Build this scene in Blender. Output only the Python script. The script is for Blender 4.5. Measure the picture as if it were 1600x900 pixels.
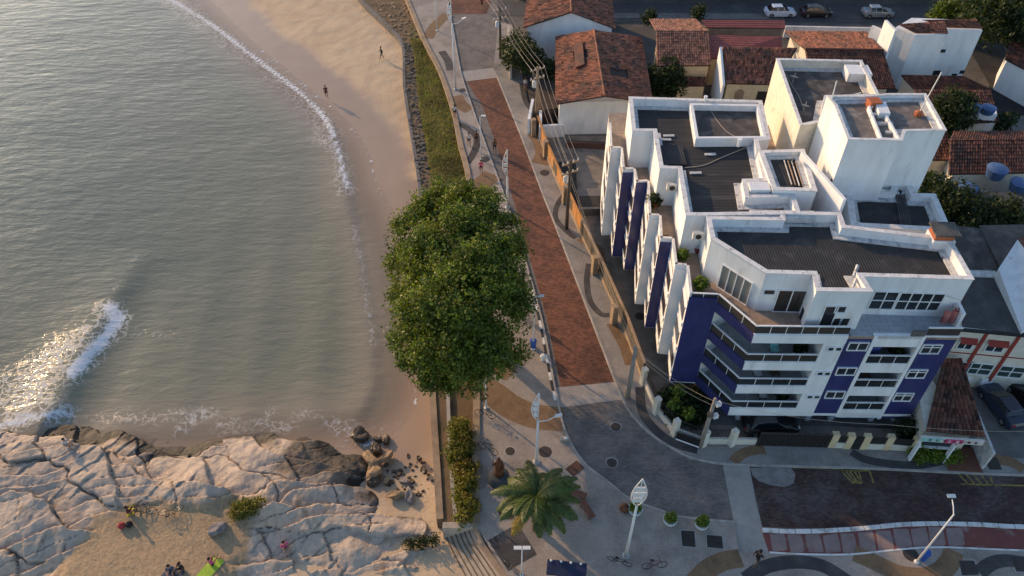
import bpy, bmesh, math, random
import numpy as np
from mathutils import Vector, Matrix
R = math.radians
for o in list(bpy.data.objects): bpy.data.objects.remove(o)
SC = bpy.context.scene
COL = SC.collection
# ---------------------------------------------------------------- camera, sky, sun, exposure
FPX, PITCH, CAMH = 1220.0, R(44.8), 50.0
cam = bpy.data.cameras.new('camera'); camo = bpy.data.objects.new('camera', cam); COL.objects.link(camo)
camo.location = (0, 0, CAMH); camo.rotation_euler = (math.pi/2 - PITCH, 0, 0)
cam.sensor_width = 36; cam.lens = FPX/1600*36; cam.clip_end = 3000; cam.clip_start = .5
SC.camera = camo
SUN_TRAVEL = R(-43)          # heading in which the light travels over the ground
SUN_EL = R(17)
W = bpy.data.worlds.new('World'); SC.world = W; W.use_nodes = True
nt = W.node_tree; nt.nodes.clear()
sky = nt.nodes.new('ShaderNodeTexSky'); sky.sky_type = 'NISHITA'; sky.sun_disc = False
sky.sun_elevation = SUN_EL; sky.sun_rotation = math.pi/2 - (SUN_TRAVEL + math.pi)
sky.air_density = 1.0; sky.dust_density = .8; sky.ozone_density = 1.5
bgn = nt.nodes.new('ShaderNodeBackground'); bgn.inputs[1].default_value = .15
wo = nt.nodes.new('ShaderNodeOutputWorld')
nt.links.new(sky.outputs[0], bgn.inputs[0]); nt.links.new(bgn.outputs[0], wo.inputs[0])
sl = bpy.data.lights.new('sun', 'SUN'); sl.energy = 3.0; sl.angle = R(.6); sl.color = (1, .64, .33)
so = bpy.data.objects.new('sun', sl); COL.objects.link(so)
sd = Vector((math.cos(SUN_TRAVEL)*math.cos(SUN_EL), math.sin(SUN_TRAVEL)*math.cos(SUN_EL), -math.sin(SUN_EL)))
so.rotation_euler = sd.to_track_quat('-Z', 'Y').to_euler(); so.location = (-60, 80, 60)
SC.view_settings.view_transform = 'Standard'; SC.view_settings.look = 'None'
SC.view_settings.gamma = 1; SC.view_settings.exposure = .74; SC.view_settings.use_curve_mapping = False
SC.render.engine = 'CYCLES'
SC.render.resolution_x = 1024; SC.render.resolution_y = 576
# ---------------------------------------------------------------- survey: photograph position + height -> place
def ray(x, y):
    r = (x-800)/FPX; d = (y-450)/FPX
    return np.array([r, math.cos(PITCH)-d*math.sin(PITCH), -math.sin(PITCH)-d*math.cos(PITCH)])
def G(x, y, z=0.0):
    D = ray(x, y); t = (z-CAMH)/D[2]
    return (D[0]*t, D[1]*t, z)
def GP(pts, z=0.0): return [G(x, y, z) for x, y in pts]
def GW(px, a, b):
    """place on the upright plane through a and b: returns (distance along, height)"""
    D = ray(*px); a = np.array(a[:2]); b = np.array(b[:2]); t = b-a; L = np.linalg.norm(t); t = t/L
    n = np.array([-t[1], t[0]]); k = np.dot(a, n)/np.dot(D[:2], n)
    return float(np.dot(D[:2]*k-a, t)), CAMH+D[2]*k
# ---------------------------------------------------------------- materials
M = {}
def mat(name, c1, c2=None, sc=2.0, rough=.85, bump=0.0, bsc=None, c3=None, sc3=.4, lo3=.5, hi3=.65, metal=0.0,
        stretch=(1,1,1), lo=.35, hi=.65, wave=None, tint=0.0, alpha=None, emit=None, spec=.3, brick=None, trans=0, world=True):
    m = bpy.data.materials.new(name); m.use_nodes = True; n = m.node_tree; ns = n.nodes; L = n.links
    b = ns['Principled BSDF']; b.inputs['Roughness'].default_value = rough; b.inputs['Metallic'].default_value = metal
    b.inputs['Specular IOR Level'].default_value = spec
    tc = ns.new('ShaderNodeTexCoord'); mp = ns.new('ShaderNodeMapping'); mp.inputs['Scale'].default_value = stretch
    L.new(tc.outputs['Object'], mp.inputs[0])
    def noise(s, det=6, src=mp):
        t = ns.new('ShaderNodeTexNoise'); t.inputs['Scale'].default_value = s; t.inputs['Detail'].default_value = det
        t.inputs['Roughness'].default_value = .62; L.new(src.outputs[0], t.inputs['Vector']); return t
    def ramp(src, a, z):
        r = ns.new('ShaderNodeMapRange'); r.inputs[1].default_value = a; r.inputs[2].default_value = z
        r.clamp = True; L.new(src, r.inputs[0]); return r.outputs[0]
    def mix(f, a, bb, mode='MIX'):
        x = ns.new('ShaderNodeMix'); x.data_type = 'RGBA'; x.blend_type = mode
        if isinstance(f, float): x.inputs[0].default_value = f
        else: L.new(f, x.inputs[0])
        for i, v in ((6, a), (7, bb)):
            if isinstance(v, tuple): x.inputs[i].default_value = (*v[:3], 1)
            else: L.new(v, x.inputs[i])
        return x.outputs[2]
    col = None
    if c2 is not None:
        t = noise(sc); col = mix(ramp(t.outputs['Fac'], lo, hi), c1, c2)
    if c3 is not None:
        t3 = noise(sc3, 8); col = mix(ramp(t3.outputs['Fac'], lo3, hi3), col if col is not None else c1, c3)
    bs = None
    if brick:
        bt = ns.new('ShaderNodeTexBrick'); L.new(mp.outputs[0], bt.inputs['Vector'])
        bt.inputs['Scale'].default_value = 1.0; bt.inputs['Brick Width'].default_value = brick[0]; bt.inputs['Row Height'].default_value = brick[1]
        bt.inputs['Mortar Size'].default_value = brick[2]; bt.offset = brick[3]
        bt.inputs['Color1'].default_value = (1,1,1,1); bt.inputs['Color2'].default_value = (brick[4],)*3+(1,); bt.inputs['Mortar'].default_value = (brick[5],)*3+(1,)
        col = mix(1.0, col if col is not None else c1, bt.outputs['Color'], 'MULTIPLY'); bs = bt.outputs['Fac']
    if tint:
        at = ns.new('ShaderNodeAttribute'); at.attribute_name = 'tint'
        r = ns.new('ShaderNodeMapRange'); r.inputs[3].default_value = 1-tint; r.inputs[4].default_value = 1+tint; L.new(at.outputs['Fac'], r.inputs[0])
        cc = ns.new('ShaderNodeCombineColor')
        for i in range(3): L.new(r.outputs[0], cc.inputs[i])
        col = mix(1.0, col if col is not None else c1, cc.outputs[0], 'MULTIPLY')
    if col is not None: L.new(col, b.inputs['Base Color'])
    else: b.inputs['Base Color'].default_value = (*c1, 1)
    hs = None
    if wave:
        w = ns.new('ShaderNodeTexWave'); w.wave_type = 'BANDS'; w.bands_direction = wave[0]; w.inputs['Scale'].default_value = wave[1]
        w.inputs['Distortion'].default_value = 0; L.new(tc.outputs['Object'], w.inputs['Vector']); hs = w.outputs['Fac']
        bp = ns.new('ShaderNodeBump'); bp.inputs['Strength'].default_value = wave[2]; bp.inputs['Distance'].default_value = .06
        L.new(hs, bp.inputs['Height']); L.new(bp.outputs[0], b.inputs['Normal']); last = bp
    elif bump:
        t = noise(bsc or sc*4, 8); bp = ns.new('ShaderNodeBump'); bp.inputs['Strength'].default_value = bump; bp.inputs['Distance'].default_value = .08
        L.new(t.outputs['Fac'], bp.inputs['Height']); L.new(bp.outputs[0], b.inputs['Normal'])
    if alpha is not None: b.inputs['Alpha'].default_value = alpha
    if trans: b.inputs['Transmission Weight'].default_value = trans
    if emit: b.inputs['Emission Color'].default_value = (*emit[:3], 1); b.inputs['Emission Strength'].default_value = emit[3]
    M[name] = m; return m
mat('white', (.79,.795,.80), (.67,.675,.68), 1.0, .8, .12, 6, c3=(.44,.41,.38), sc3=1.3, lo3=.57, hi3=.84, stretch=(1,1,.25))
mat('coping', (.72,.71,.69), (.55,.54,.53), 2.2, .85, .12, 8, c3=(.16,.15,.145), sc3=2.6, lo3=.56, hi3=.74)
mat('whitetop', (.62,.61,.59), (.42,.42,.42), 2.5, .85, .15, 8, c3=(.10,.10,.10), sc3=2.2, lo3=.53, hi3=.75)
mat('cream', (.66,.52,.32), (.56,.43,.26), 1.5, .85, .1, 6, c3=(.30,.22,.14), sc3=.9, lo3=.6, hi3=.8)
mat('palecream', (.66,.62,.53), (.56,.52,.44), 1.4, .85, .1, 6, c3=(.34,.30,.25), sc3=1.2, lo3=.6, hi3=.8)
mat('yellow', (.70,.53,.25), (.60,.44,.20), 1.5, .85, .1, 6, c3=(.36,.26,.15), sc3=1.2, lo3=.6, hi3=.8)  # yellow puts the low sun into the court wall's colour
mat('blue', (.029,.034,.125), (.042,.047,.155), 1.1, .35, .05, 8, stretch=(1,1,.5), c3=(.030,.028,.085), sc3=1.3, lo3=.5, hi3=.75, spec=.5)
mat('deck', (.36,.27,.20), (.30,.22,.165), 2.2, .75, .05, 9, c3=(.22,.17,.14), sc3=.8, lo3=.55, hi3=.75, brick=(.45,.45,.012,0.,.88,.6))
mat('deckgrey', (.40,.42,.44), (.33,.35,.37), 2.2, .7, .05, 9, brick=(.4,.4,.012,0.,.9,.65))
mat('corr', (.042,.042,.043), (.027,.027,.028), 1.1, .8, 0, c3=(.11,.10,.095), sc3=.8, lo3=.55, hi3=.85, wave=('X', 1.7, .5))
mat('corrY', (.038,.037,.038), (.024,.024,.025), 1.1, .8, 0, c3=(.12,.105,.09), sc3=.7, lo3=.55, hi3=.85, wave=('Y', 1.7, .45), stretch=(.35,1.6,1))
mat('corrgrey', (.085,.083,.083), (.055,.054,.055), 1.2, .85, 0, c3=(.14,.13,.12), sc3=.8, lo3=.5, hi3=.8, wave=('X', 1.7, .5))
mat('roofflat', (.085,.075,.070), (.05,.046,.045), .9, .9, .2, 5, c3=(.22,.19,.17), sc3=.7, lo3=.5, hi3=.8)
mat('roofdirty', (.20,.17,.15), (.10,.09,.085), 1.1, .9, .2, 6, c3=(.34,.29,.25), sc3=1.3, lo3=.52, hi3=.75)
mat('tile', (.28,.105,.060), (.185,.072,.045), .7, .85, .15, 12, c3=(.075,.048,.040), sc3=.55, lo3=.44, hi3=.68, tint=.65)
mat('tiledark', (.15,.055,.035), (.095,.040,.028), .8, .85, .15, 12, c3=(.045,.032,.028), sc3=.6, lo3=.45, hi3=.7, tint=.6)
mat('tilepale', (.27,.125,.085), (.20,.095,.065), .8, .85, .15, 12, c3=(.10,.06,.05), sc3=.7, lo3=.5, hi3=.75, tint=.5)
mat('redsheet', (.30,.085,.07), (.24,.07,.06), 1.0, .7, 0, c3=(.16,.06,.05), sc3=.8, lo3=.5, hi3=.8, wave=('Y', 1.0, .8))
mat('underroof', (.05,.035,.03), (.035,.025,.022), 2, .95)
mat('asphalt', (.075,.073,.075), (.055,.054,.056), 1.3, .9, .15, 20, c3=(.11,.105,.10), sc3=.35, lo3=.5, hi3=.75)
mat('asphaltdark', (.032,.030,.031), (.022,.021,.022), 1.3, .9, .15, 18, c3=(.05,.046,.044), sc3=.4, lo3=.5, hi3=.75)
mat('roadgrey', (.235,.205,.185), (.19,.168,.153), .9, .88, .2, 14, c3=(.150,.134,.126), sc3=.40, lo3=.45, hi3=.62, brick=(.28,.14,.010,.5,.68,.65))
mat('roadred', (.25,.108,.068), (.20,.085,.055), 1.4, .88, .2, 14, c3=(.125,.060,.045), sc3=.35, lo3=.45, hi3=.64, brick=(.30,.15,.012,.5,.50,.55))
mat('roadredshade', (.098,.052,.046), (.072,.042,.039), 1.2, .88, .25, 12, c3=(.125,.098,.090), sc3=.33, lo3=.46, hi3=.62, brick=(.30,.15,.012,.5,.52,.55))  # darker version of roadred, the building's shade put into the colour
mat('roadpatch', (.26,.245,.23), (.17,.16,.155), 1.6, .9, .2, 10, c3=(.10,.07,.065), sc3=2.2, lo3=.58, hi3=.7)
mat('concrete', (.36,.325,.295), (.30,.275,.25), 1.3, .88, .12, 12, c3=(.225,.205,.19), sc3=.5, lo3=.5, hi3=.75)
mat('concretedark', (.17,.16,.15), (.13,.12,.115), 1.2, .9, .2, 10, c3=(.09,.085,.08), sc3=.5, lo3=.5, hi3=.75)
mat('pavement', (.41,.35,.30), (.34,.29,.25), .55, .88, .25, 16, c3=(.20,.17,.15), sc3=.30, lo3=.47, hi3=.75, brick=(.12,.12,.010,.5,.80,.72))
mat('paveshade', (.35,.315,.285), (.28,.255,.235), .55, .88, .25, 16, c3=(.155,.145,.135), sc3=.35, lo3=.47, hi3=.75, brick=(.12,.12,.010,.5,.80,.72))
mat('pavebrown', (.27,.170,.095), (.22,.137,.078), .9, .88, .25, 16, c3=(.13,.08,.05), sc3=.5, lo3=.5, hi3=.75, brick=(.12,.12,.010,.5,.76,.7))
mat('paveblack', (.060,.056,.056), (.045,.042,.043), .9, .88, .25, 16, c3=(.10,.095,.09), sc3=.6, lo3=.5, hi3=.75, brick=(.12,.12,.012,.5,.70,1.5))
mat('bikered', (.20,.065,.055), (.16,.055,.048), 1.0, .85, .1, 14, c3=(.25,.20,.18), sc3=.8, lo3=.56, hi3=.7)
mat('bikegrey', (.27,.20,.185), (.22,.16,.15), 1.3, .88, .1, 14, c3=(.20,.11,.095), sc3=1.1, lo3=.56, hi3=.75)
mat('kerb', (.42,.38,.34), (.33,.30,.27), 1.6, .85, .1, 10, c3=(.2,.18,.165), sc3=.9, lo3=.5, hi3=.75)
mat('kerbwhite', (.70,.69,.67), (.58,.57,.55), 1.6, .8, .1, 10, c3=(.28,.26,.24), sc3=1.6, lo3=.52, hi3=.72)
mat('kerbblack', (.03,.03,.03), (.05,.05,.05), 3, .85)
mat('wallstone', (.36,.26,.17), (.29,.205,.135), 1.3, .88, .2, 9, c3=(.17,.125,.09), sc3=.8, lo3=.5, hi3=.75)
mat('stepstone', (.46,.385,.30), (.38,.315,.25), 1.4, .88, .2, 9, c3=(.19,.16,.13), sc3=.6, lo3=.5, hi3=.75)
mat('dirt', (.19,.125,.070), (.13,.088,.052), .8, .95, .5, 5, c3=(.08,.062,.036), sc3=.5, lo3=.5, hi3=.7)
mat('yard', (.28,.235,.19), (.20,.17,.14), .9, .92, .25, 8, c3=(.115,.10,.082), sc3=.5, lo3=.5, hi3=.72)
mat('yarddark', (.12,.105,.095), (.085,.075,.068), .9, .92, .25, 8, c3=(.055,.05,.045), sc3=.5, lo3=.5, hi3=.72)
mat('cityground', (.11,.10,.09), (.08,.072,.065), .5, .92, .25, 6, c3=(.055,.05,.045), sc3=.2, lo3=.5, hi3=.72)
mat('grassblade', (.155,.160,.042), (.20,.165,.065), .5, .8, 0, tint=.5, spec=.2)
mat('grassground', (.12,.105,.040), (.085,.085,.028), .6, .95, .5, 6, c3=(.15,.105,.05), sc3=.4, lo3=.5, hi3=.7)
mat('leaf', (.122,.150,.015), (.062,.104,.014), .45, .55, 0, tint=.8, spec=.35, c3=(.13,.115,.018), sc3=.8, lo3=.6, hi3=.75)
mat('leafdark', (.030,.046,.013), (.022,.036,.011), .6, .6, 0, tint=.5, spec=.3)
mat('leafhedge', (.105,.125,.020), (.17,.14,.020), .8, .6, 0, tint=.5, spec=.3, c3=(.16,.075,.018), sc3=.9, lo3=.56, hi3=.72)  # yellow and orange tones put warm sunlight into the hedge leaves
mat('leafbright', (.14,.19,.025), (.10,.15,.02), .8, .55, 0, tint=.4)
mat('palm', (.050,.088,.016), (.068,.095,.018), .8, .5, 0, tint=.5, spec=.4)
mat('palmdry', (.34,.22,.045), (.26,.19,.04), .9, .6, 0, tint=.35)
mat('bark', (.13,.095,.065), (.085,.062,.045), 4, .95, .6, 12, stretch=(1,1,.3))
mat('metalgrey', (.42,.41,.40), (.34,.33,.32), 3, .45, 0, metal=.3, spec=.5)
mat('lampwhite', (.72,.71,.69), (.60,.59,.57), 3, .5)
mat('polecon', (.30,.265,.23), (.23,.205,.18), 3, .9, .15, 9)
mat('polewood', (.12,.095,.075), (.08,.065,.05), 3, .9, .2, 9, stretch=(1,1,.2))
mat('black', (.018,.018,.019), (.028,.027,.027), 3, .6)
mat('rubber', (.015,.015,.015), None, 3, .8)
mat('wire', (.40,.34,.27), None, 3, .6)
mat('bronze', (.17,.062,.028), (.10,.04,.02), 3, .55, .1, 9, metal=.2)
mat('darkstone', (.050,.056,.062), (.036,.040,.046), 2, .7, .15, 8)
mat('iron', (.060,.048,.042), (.040,.034,.031), 5, .7, .1, 20)
mat('ironrust', (.12,.065,.048), (.085,.05,.04), 4, .8, .1, 20)
mat('wooddeck', (.20,.085,.055), (.15,.065,.045), 2.5, .8, .1, 8)
mat('sunorange', (.50,.24,.075), (.38,.17,.055), 2.5, .8, .15, 8, stretch=(1,1,.4))  # orange paints sunlight on the fence boards; plain colour on one pot
mat('brickorange', (.42,.13,.055), (.33,.10,.045), 3, .85, .15, 10)
mat('glassdark', (.020,.024,.028), (.028,.032,.036), 1.5, .12, spec=.6)
mat('glasssmoke', (.055,.045,.038), (.040,.034,.030), 1.2, .15, spec=.6)
mat('glassgreen', (.045,.075,.070), (.03,.05,.048), 1.5, .12, spec=.6)
mat('curtain', (.26,.24,.205), (.20,.185,.16), 2, .7, stretch=(6,6,.2))
mat('interiorshade', (.030,.027,.026), (.05,.044,.04), 1.5, .9)  # near-black that paints the shade of unlit interiors
mat('pink', (.52,.20,.18), (.42,.15,.14), 3, .9, .2, 6)
mat('redpaint', (.30,.045,.035), (.24,.038,.03), 2, .7)
mat('bluetank', (.05,.105,.24), (.04,.08,.19), 2, .5, spec=.5)
mat('bluepaint', (.03,.09,.36), (.025,.075,.30), 2, .5)
mat('tarpblue', (.012,.018,.05), (.02,.03,.075), 3, .6, .2, 8)
mat('skin', (.38,.20,.125), None, 3, .6)
mat('skindark', (.16,.085,.055), None, 3, .6)
mat('hair', (.015,.011,.009), None, 3, .6)
for nm, c in dict(cwhite=(.62,.60,.58), cblack=(.02,.02,.022), cred=(.40,.05,.05), cpink=(.62,.09,.22), cblue=(.05,.08,.25), cyellow=(.55,.42,.05), cgrey=(.18,.18,.19), cmaroon=(.13,.03,.035), cteal=(.25,.55,.52), clime=(.38,.55,.06), cbrown=(.14,.08,.05), cdenim=(.06,.085,.14)).items():
    mat(nm, c, tuple(x*.75 for x in c), 6, .85)
mat('carwhite', (.50,.55,.62), None, 2, .25, spec=.6)
mat('carsilver', (.26,.30,.34), None, 2, .25, metal=.4, spec=.6)
mat('carblack', (.016,.016,.018), None, 2, .2, spec=.6)
mat('carblue', (.03,.04,.07), None, 2, .25, spec=.6)
mat('carglass', (.012,.014,.017), None, 2, .08, spec=.7)
mat('lampred', (.30,.02,.015), None, 2, .3)
mat('chrome', (.5,.5,.5), None, 2, .25, metal=.8)
mat('paintyellow', (.30,.235,.06), (.19,.145,.055), 3, .85, c3=(.10,.06,.045), sc3=3, lo3=.52, hi3=.68)
mat('paintwhite', (.55,.53,.50), (.38,.36,.34), 3, .85)
mat('sign', (.62,.60,.56), (.5,.48,.46), 2, .6)
mat('pot', (.72,.71,.69), (.60,.59,.57), 3, .6, c3=(.35,.32,.3), sc3=2.5, lo3=.6, hi3=.8)
def translucent(nm, f, k=1.5):
    n = M[nm].node_tree; b = n.nodes['Principled BSDF']; out = n.nodes['Material Output']; t = n.nodes.new('ShaderNodeBsdfTranslucent'); x = n.nodes.new('ShaderNodeMixShader'); x.inputs[0].default_value = f
    src = b.inputs['Base Color'].links[0].from_socket; g = n.nodes.new('ShaderNodeMix'); g.data_type = 'RGBA'; g.blend_type = 'MULTIPLY'; g.inputs[0].default_value = 1; g.inputs[7].default_value = (k*1.1, k*1.15, k*.5, 1)
    n.links.new(src, g.inputs[6]); n.links.new(g.outputs[2], t.inputs[0]); n.links.new(b.outputs[0], x.inputs[1]); n.links.new(t.outputs[0], x.inputs[2]); n.links.new(x.outputs[0], out.inputs[0])
for nm in ('leaf', 'leafdark', 'leafhedge', 'leafbright', 'palm', 'palmdry', 'grassblade'): translucent(nm, .3)
# ---------------------------------------------------------------- mesh builder
class MB:
    def __init__(s): s.v = []; s.f = []; s.mi = []; s.t = []
    def add(s, vs, fs, mi=0, t=None):
        o = len(s.v); s.v.extend([tuple(map(float, q)) for q in vs])
        for f in fs: s.f.append(tuple(i+o for i in f)); s.mi.append(mi); s.t.append(.5 if t is None else t)
        return s
    def poly(s, pts, mi=0): return s.add(pts, [tuple(range(len(pts)))], mi)
    def prism(s, poly, z0, z1, mi=0, side=None, bottom=True):
        n = len(poly); a = sum(poly[i][0]*poly[(i+1)%n][1]-poly[(i+1)%n][0]*poly[i][1] for i in range(n))
        P = list(poly) if a > 0 else list(poly)[::-1]
        vs = [(p[0], p[1], z0) for p in P]+[(p[0], p[1], z1) for p in P]
        sm = mi if side is None else side
        s.add(vs, [tuple(range(n, 2*n))], mi); o = len(s.v)-2*n
        for i in range(n):
            j = (i+1) % n; s.f.append((o+i, o+j, o+n+j, o+n+i)); s.mi.append(sm); s.t.append(.5)
        if bottom: s.f.append(tuple(o+i for i in range(n-1, -1, -1))); s.mi.append(sm); s.t.append(.5)
        return s
    def box(s, c, d, rz=0, mi=0, rx=0, ry=0, bev=0):
        m = Matrix.Rotation(rz, 3, 'Z') @ Matrix.Rotation(ry, 3, 'Y') @ Matrix.Rotation(rx, 3, 'X')
        vs = [Vector(c)+m @ Vector((x*d[0]/2, y*d[1]/2, z*d[2]/2)) for z in (-1, 1) for x, y in ((-1,-1),(1,-1),(1,1),(-1,1))]
        return s.add(vs, [(3,2,1,0),(4,5,6,7),(0,1,5,4),(1,2,6,5),(2,3,7,6),(3,0,4,7)], mi)
    def wallbox(s, a, b, z0, z1, th, mi=0, off=0.0):
        """slab standing on line a-b, thickness th to the left of a->b, shifted by off"""
        a = Vector(a[:2]); b = Vector(b[:2]); t = (b-a).normalized(); n = Vector((-t.y, t.x))
        P = [a+n*off, b+n*off, b+n*(off+th), a+n*(off+th)]
        return s.prism([(p.x, p.y) for p in P], z0, z1, mi)
    def tube(s, pts, r, n=6, mi=0, cap=True):
        pts = [Vector(p) for p in pts]; k = len(pts); rr = r if isinstance(r, (list, tuple)) else [r]*k; o = len(s.v); up = None
        for i, p in enumerate(pts):
            d = (pts[min(i+1, k-1)]-pts[max(i-1, 0)]).normalized()
            a = d.orthogonal().normalized() if up is None else (up-d*up.dot(d)).normalized()
            up = a; b = d.cross(a)
            for j in range(n):
                w = 2*math.pi*j/n; q = p+(a*math.cos(w)+b*math.sin(w))*rr[i]; s.v.append((q.x, q.y, q.z))
        for i in range(k-1):
            for j in range(n):
                j2 = (j+1) % n; s.f.append((o+i*n+j, o+i*n+j2, o+(i+1)*n+j2, o+(i+1)*n+j)); s.mi.append(mi); s.t.append(.5)
        if cap:
            s.f.append(tuple(o+j for j in range(n-1, -1, -1))); s.f.append(tuple(o+(k-1)*n+j for j in range(n))); s.mi += [mi]*2; s.t += [.5]*2
        return s
    def lathe(s, prof, c=(0,0,0), n=16, mi=0):
        o = len(s.v); k = len(prof)
        for r, z in prof:
            for j in range(n):
                w = 2*math.pi*j/n; s.v.append((c[0]+r*math.cos(w), c[1]+r*math.sin(w), c[2]+z))
        for i in range(k-1):
            for j in range(n):
                j2 = (j+1) % n; s.f.append((o+i*n+j, o+i*n+j2, o+(i+1)*n+j2, o+(i+1)*n+j)); s.mi.append(mi); s.t.append(.5)
        s.f.append(tuple(o+j for j in range(n-1, -1, -1))); s.f.append(tuple(o+(k-1)*n+j for j in range(n))); s.mi += [mi]*2; s.t += [.5]*2
        return s
    def ring(s, poly, th, z0, z1, mi=0, closed=True):
        inn = offset(poly, th, closed); n = len(poly)
        for i in range(n if closed else n-1):
            j = (i+1) % n; q = [poly[i], poly[j], inn[j], inn[i]]
            s.prism([(p[0], p[1]) for p in q], z0, z1, mi)
        return s
    def build(s, name, mats, parent=None, smooth=False, kind=None):
        if isinstance(mats, str): mats = [mats]
        off = Vector(parent.location) if parent else Vector((0,0,0))
        if parent and parent.parent: off = Vector(parent['_w']) if '_w' in parent else Vector(parent.parent.location)
        return mesh_obj(name, [(x-off.x, y-off.y, z-off.z) for x, y, z in s.v], s.f, mats, parent, smooth, s.mi, s.t, kind)
def mesh_obj(name, v, f, mats, parent=None, smooth=False, mi=None, t=None, kind=None):
    me = bpy.data.meshes.new(name); me.from_pydata(v, [], f)
    for m in mats: me.materials.append(M[m])
    if mi is not None and len(mats) > 1: me.polygons.foreach_set('material_index', mi)
    if t is not None and any(x != .5 for x in t):
        a = me.attributes.new('tint', 'FLOAT', 'FACE'); a.data.foreach_set('value', t)
    elif t is not None:
        a = me.attributes.new('tint', 'FLOAT', 'FACE'); a.data.foreach_set('value', [.5]*len(me.polygons))
    if smooth: me.polygons.foreach_set('use_smooth', [True]*len(me.polygons))
    me.update()
    o = bpy.data.objects.new(name, me); COL.objects.link(o)
    if parent: o.parent = parent
    if kind: o['kind'] = kind
    return o
def offset(poly, d, closed=True):
    """parallel polygon at distance d to the left of the walking direction"""
    n = len(poly); out = []
    for i in range(n):
        p = Vector(poly[i][:2]); a = Vector(poly[(i-1) % n][:2]); b = Vector(poly[(i+1) % n][:2])
        t1 = (p-a).normalized(); t2 = (b-p).normalized()
        if not closed and i == 0: t1 = t2
        if not closed and i == n-1: t2 = t1
        n1 = Vector((-t1.y, t1.x)); n2 = Vector((-t2.y, t2.x)); m = n1+n2
        if m.length < 1e-4: m = n1
        m.normalize(); k = d/max(.35, m.dot(n1)); q = p+m*k; out.append((q.x, q.y))
    return out
def ccw(poly):
    n = len(poly); a = sum(poly[i][0]*poly[(i+1)%n][1]-poly[(i+1)%n][0]*poly[i][1] for i in range(n))
    return list(poly) if a > 0 else list(poly)[::-1]
def thing(name, label, cat, loc=(0,0,0), group=None):
    o = bpy.data.objects.new(name, None); COL.objects.link(o); o.location = loc; o.empty_display_size = .3
    return tag(o, label, cat, group)
def tag(o, label, cat, group=None):
    o['label'] = label; o['category'] = cat
    if group: o['group'] = group
    return o
def struct(o): o['kind'] = 'structure'; return o
def copy_tree(o, loc=None, rz=None, label=None, parent=None):
    c = o.copy(); COL.objects.link(c)
    if parent: c.parent = parent
    if loc is not None: c.location = loc
    if rz is not None: c.rotation_euler = (0, 0, rz)
    if label: c['label'] = label
    for ch in list(o.children): copy_tree(ch, parent=c)
    return c
def smooth_line(pts, k=6, closed=False):
    P = [Vector(p) for p in pts]; n = len(P); out = []
    for i in range(n-1):
        p0 = P[max(i-1, 0)]; p1 = P[i]; p2 = P[i+1]; p3 = P[min(i+2, n-1)]
        for j in range(k):
            t = j/k; out.append(.5*((2*p1)+(p2-p0)*t+(2*p0-5*p1+4*p2-p3)*t*t+(3*p1-p0-3*p2+p3)*t**3))
    out.append(P[-1]); return [tuple(p) for p in out]
def ribbon(pts, w, z, off=0.0):
    """flat band of width w along pts as polygon quads (walking direction, to the left)"""
    a = offset([p[:2] for p in pts], off, False); b = offset([p[:2] for p in pts], off+w, False)
    return [[(*a[i], z), (*a[i+1], z), (*b[i+1], z), (*b[i], z)] for i in range(len(a)-1)]
rng = np.random.default_rng(7); random.seed(7)
# numpy helpers
def seg_dist(X, Y, pts):
    d = np.full(X.shape, 1e9)
    for i in range(len(pts)-1):
        ax, ay = pts[i][:2]; bx, by = pts[i+1][:2]; dx, dy = bx-ax, by-ay; L = dx*dx+dy*dy+1e-9
        t = np.clip(((X-ax)*dx+(Y-ay)*dy)/L, 0, 1); d = np.minimum(d, np.hypot(X-ax-t*dx, Y-ay-t*dy))
    return d
def inside(X, Y, poly):
    r = np.zeros(X.shape, bool); n = len(poly); j = n-1
    for i in range(n):
        xi, yi = poly[i][:2]; xj, yj = poly[j][:2]
        c = ((yi > Y) != (yj > Y)) & (X < (xj-xi)*(Y-yi)/(yj-yi+1e-12)+xi); r ^= c; j = i
    return r
def sdist(X, Y, poly):
    d = seg_dist(X, Y, list(poly)+[poly[0]]); return np.where(inside(X, Y, poly), d, -d)
def vnoise(X, Y, s, seed=0):
    """smooth value noise 0..1"""
    g = np.random.default_rng(seed).random((256, 256)); x = X*s; y = Y*s
    xi = np.floor(x).astype(int); yi = np.floor(y).astype(int); fx = x-xi; fy = y-yi
    fx = fx*fx*(3-2*fx); fy = fy*fy*(3-2*fy); A = lambda a, b: g[a % 256, b % 256]
    return (A(xi,yi)*(1-fx)+A(xi+1,yi)*fx)*(1-fy)+(A(xi,yi+1)*(1-fx)+A(xi+1,yi+1)*fx)*fy
def fbm(X, Y, s, oc=4, seed=0):
    r = 0; a = .5
    for i in range(oc): r = r+a*vnoise(X, Y, s*2**i, seed+i*17); a *= .5
    return r/(1-.5**oc)
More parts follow.
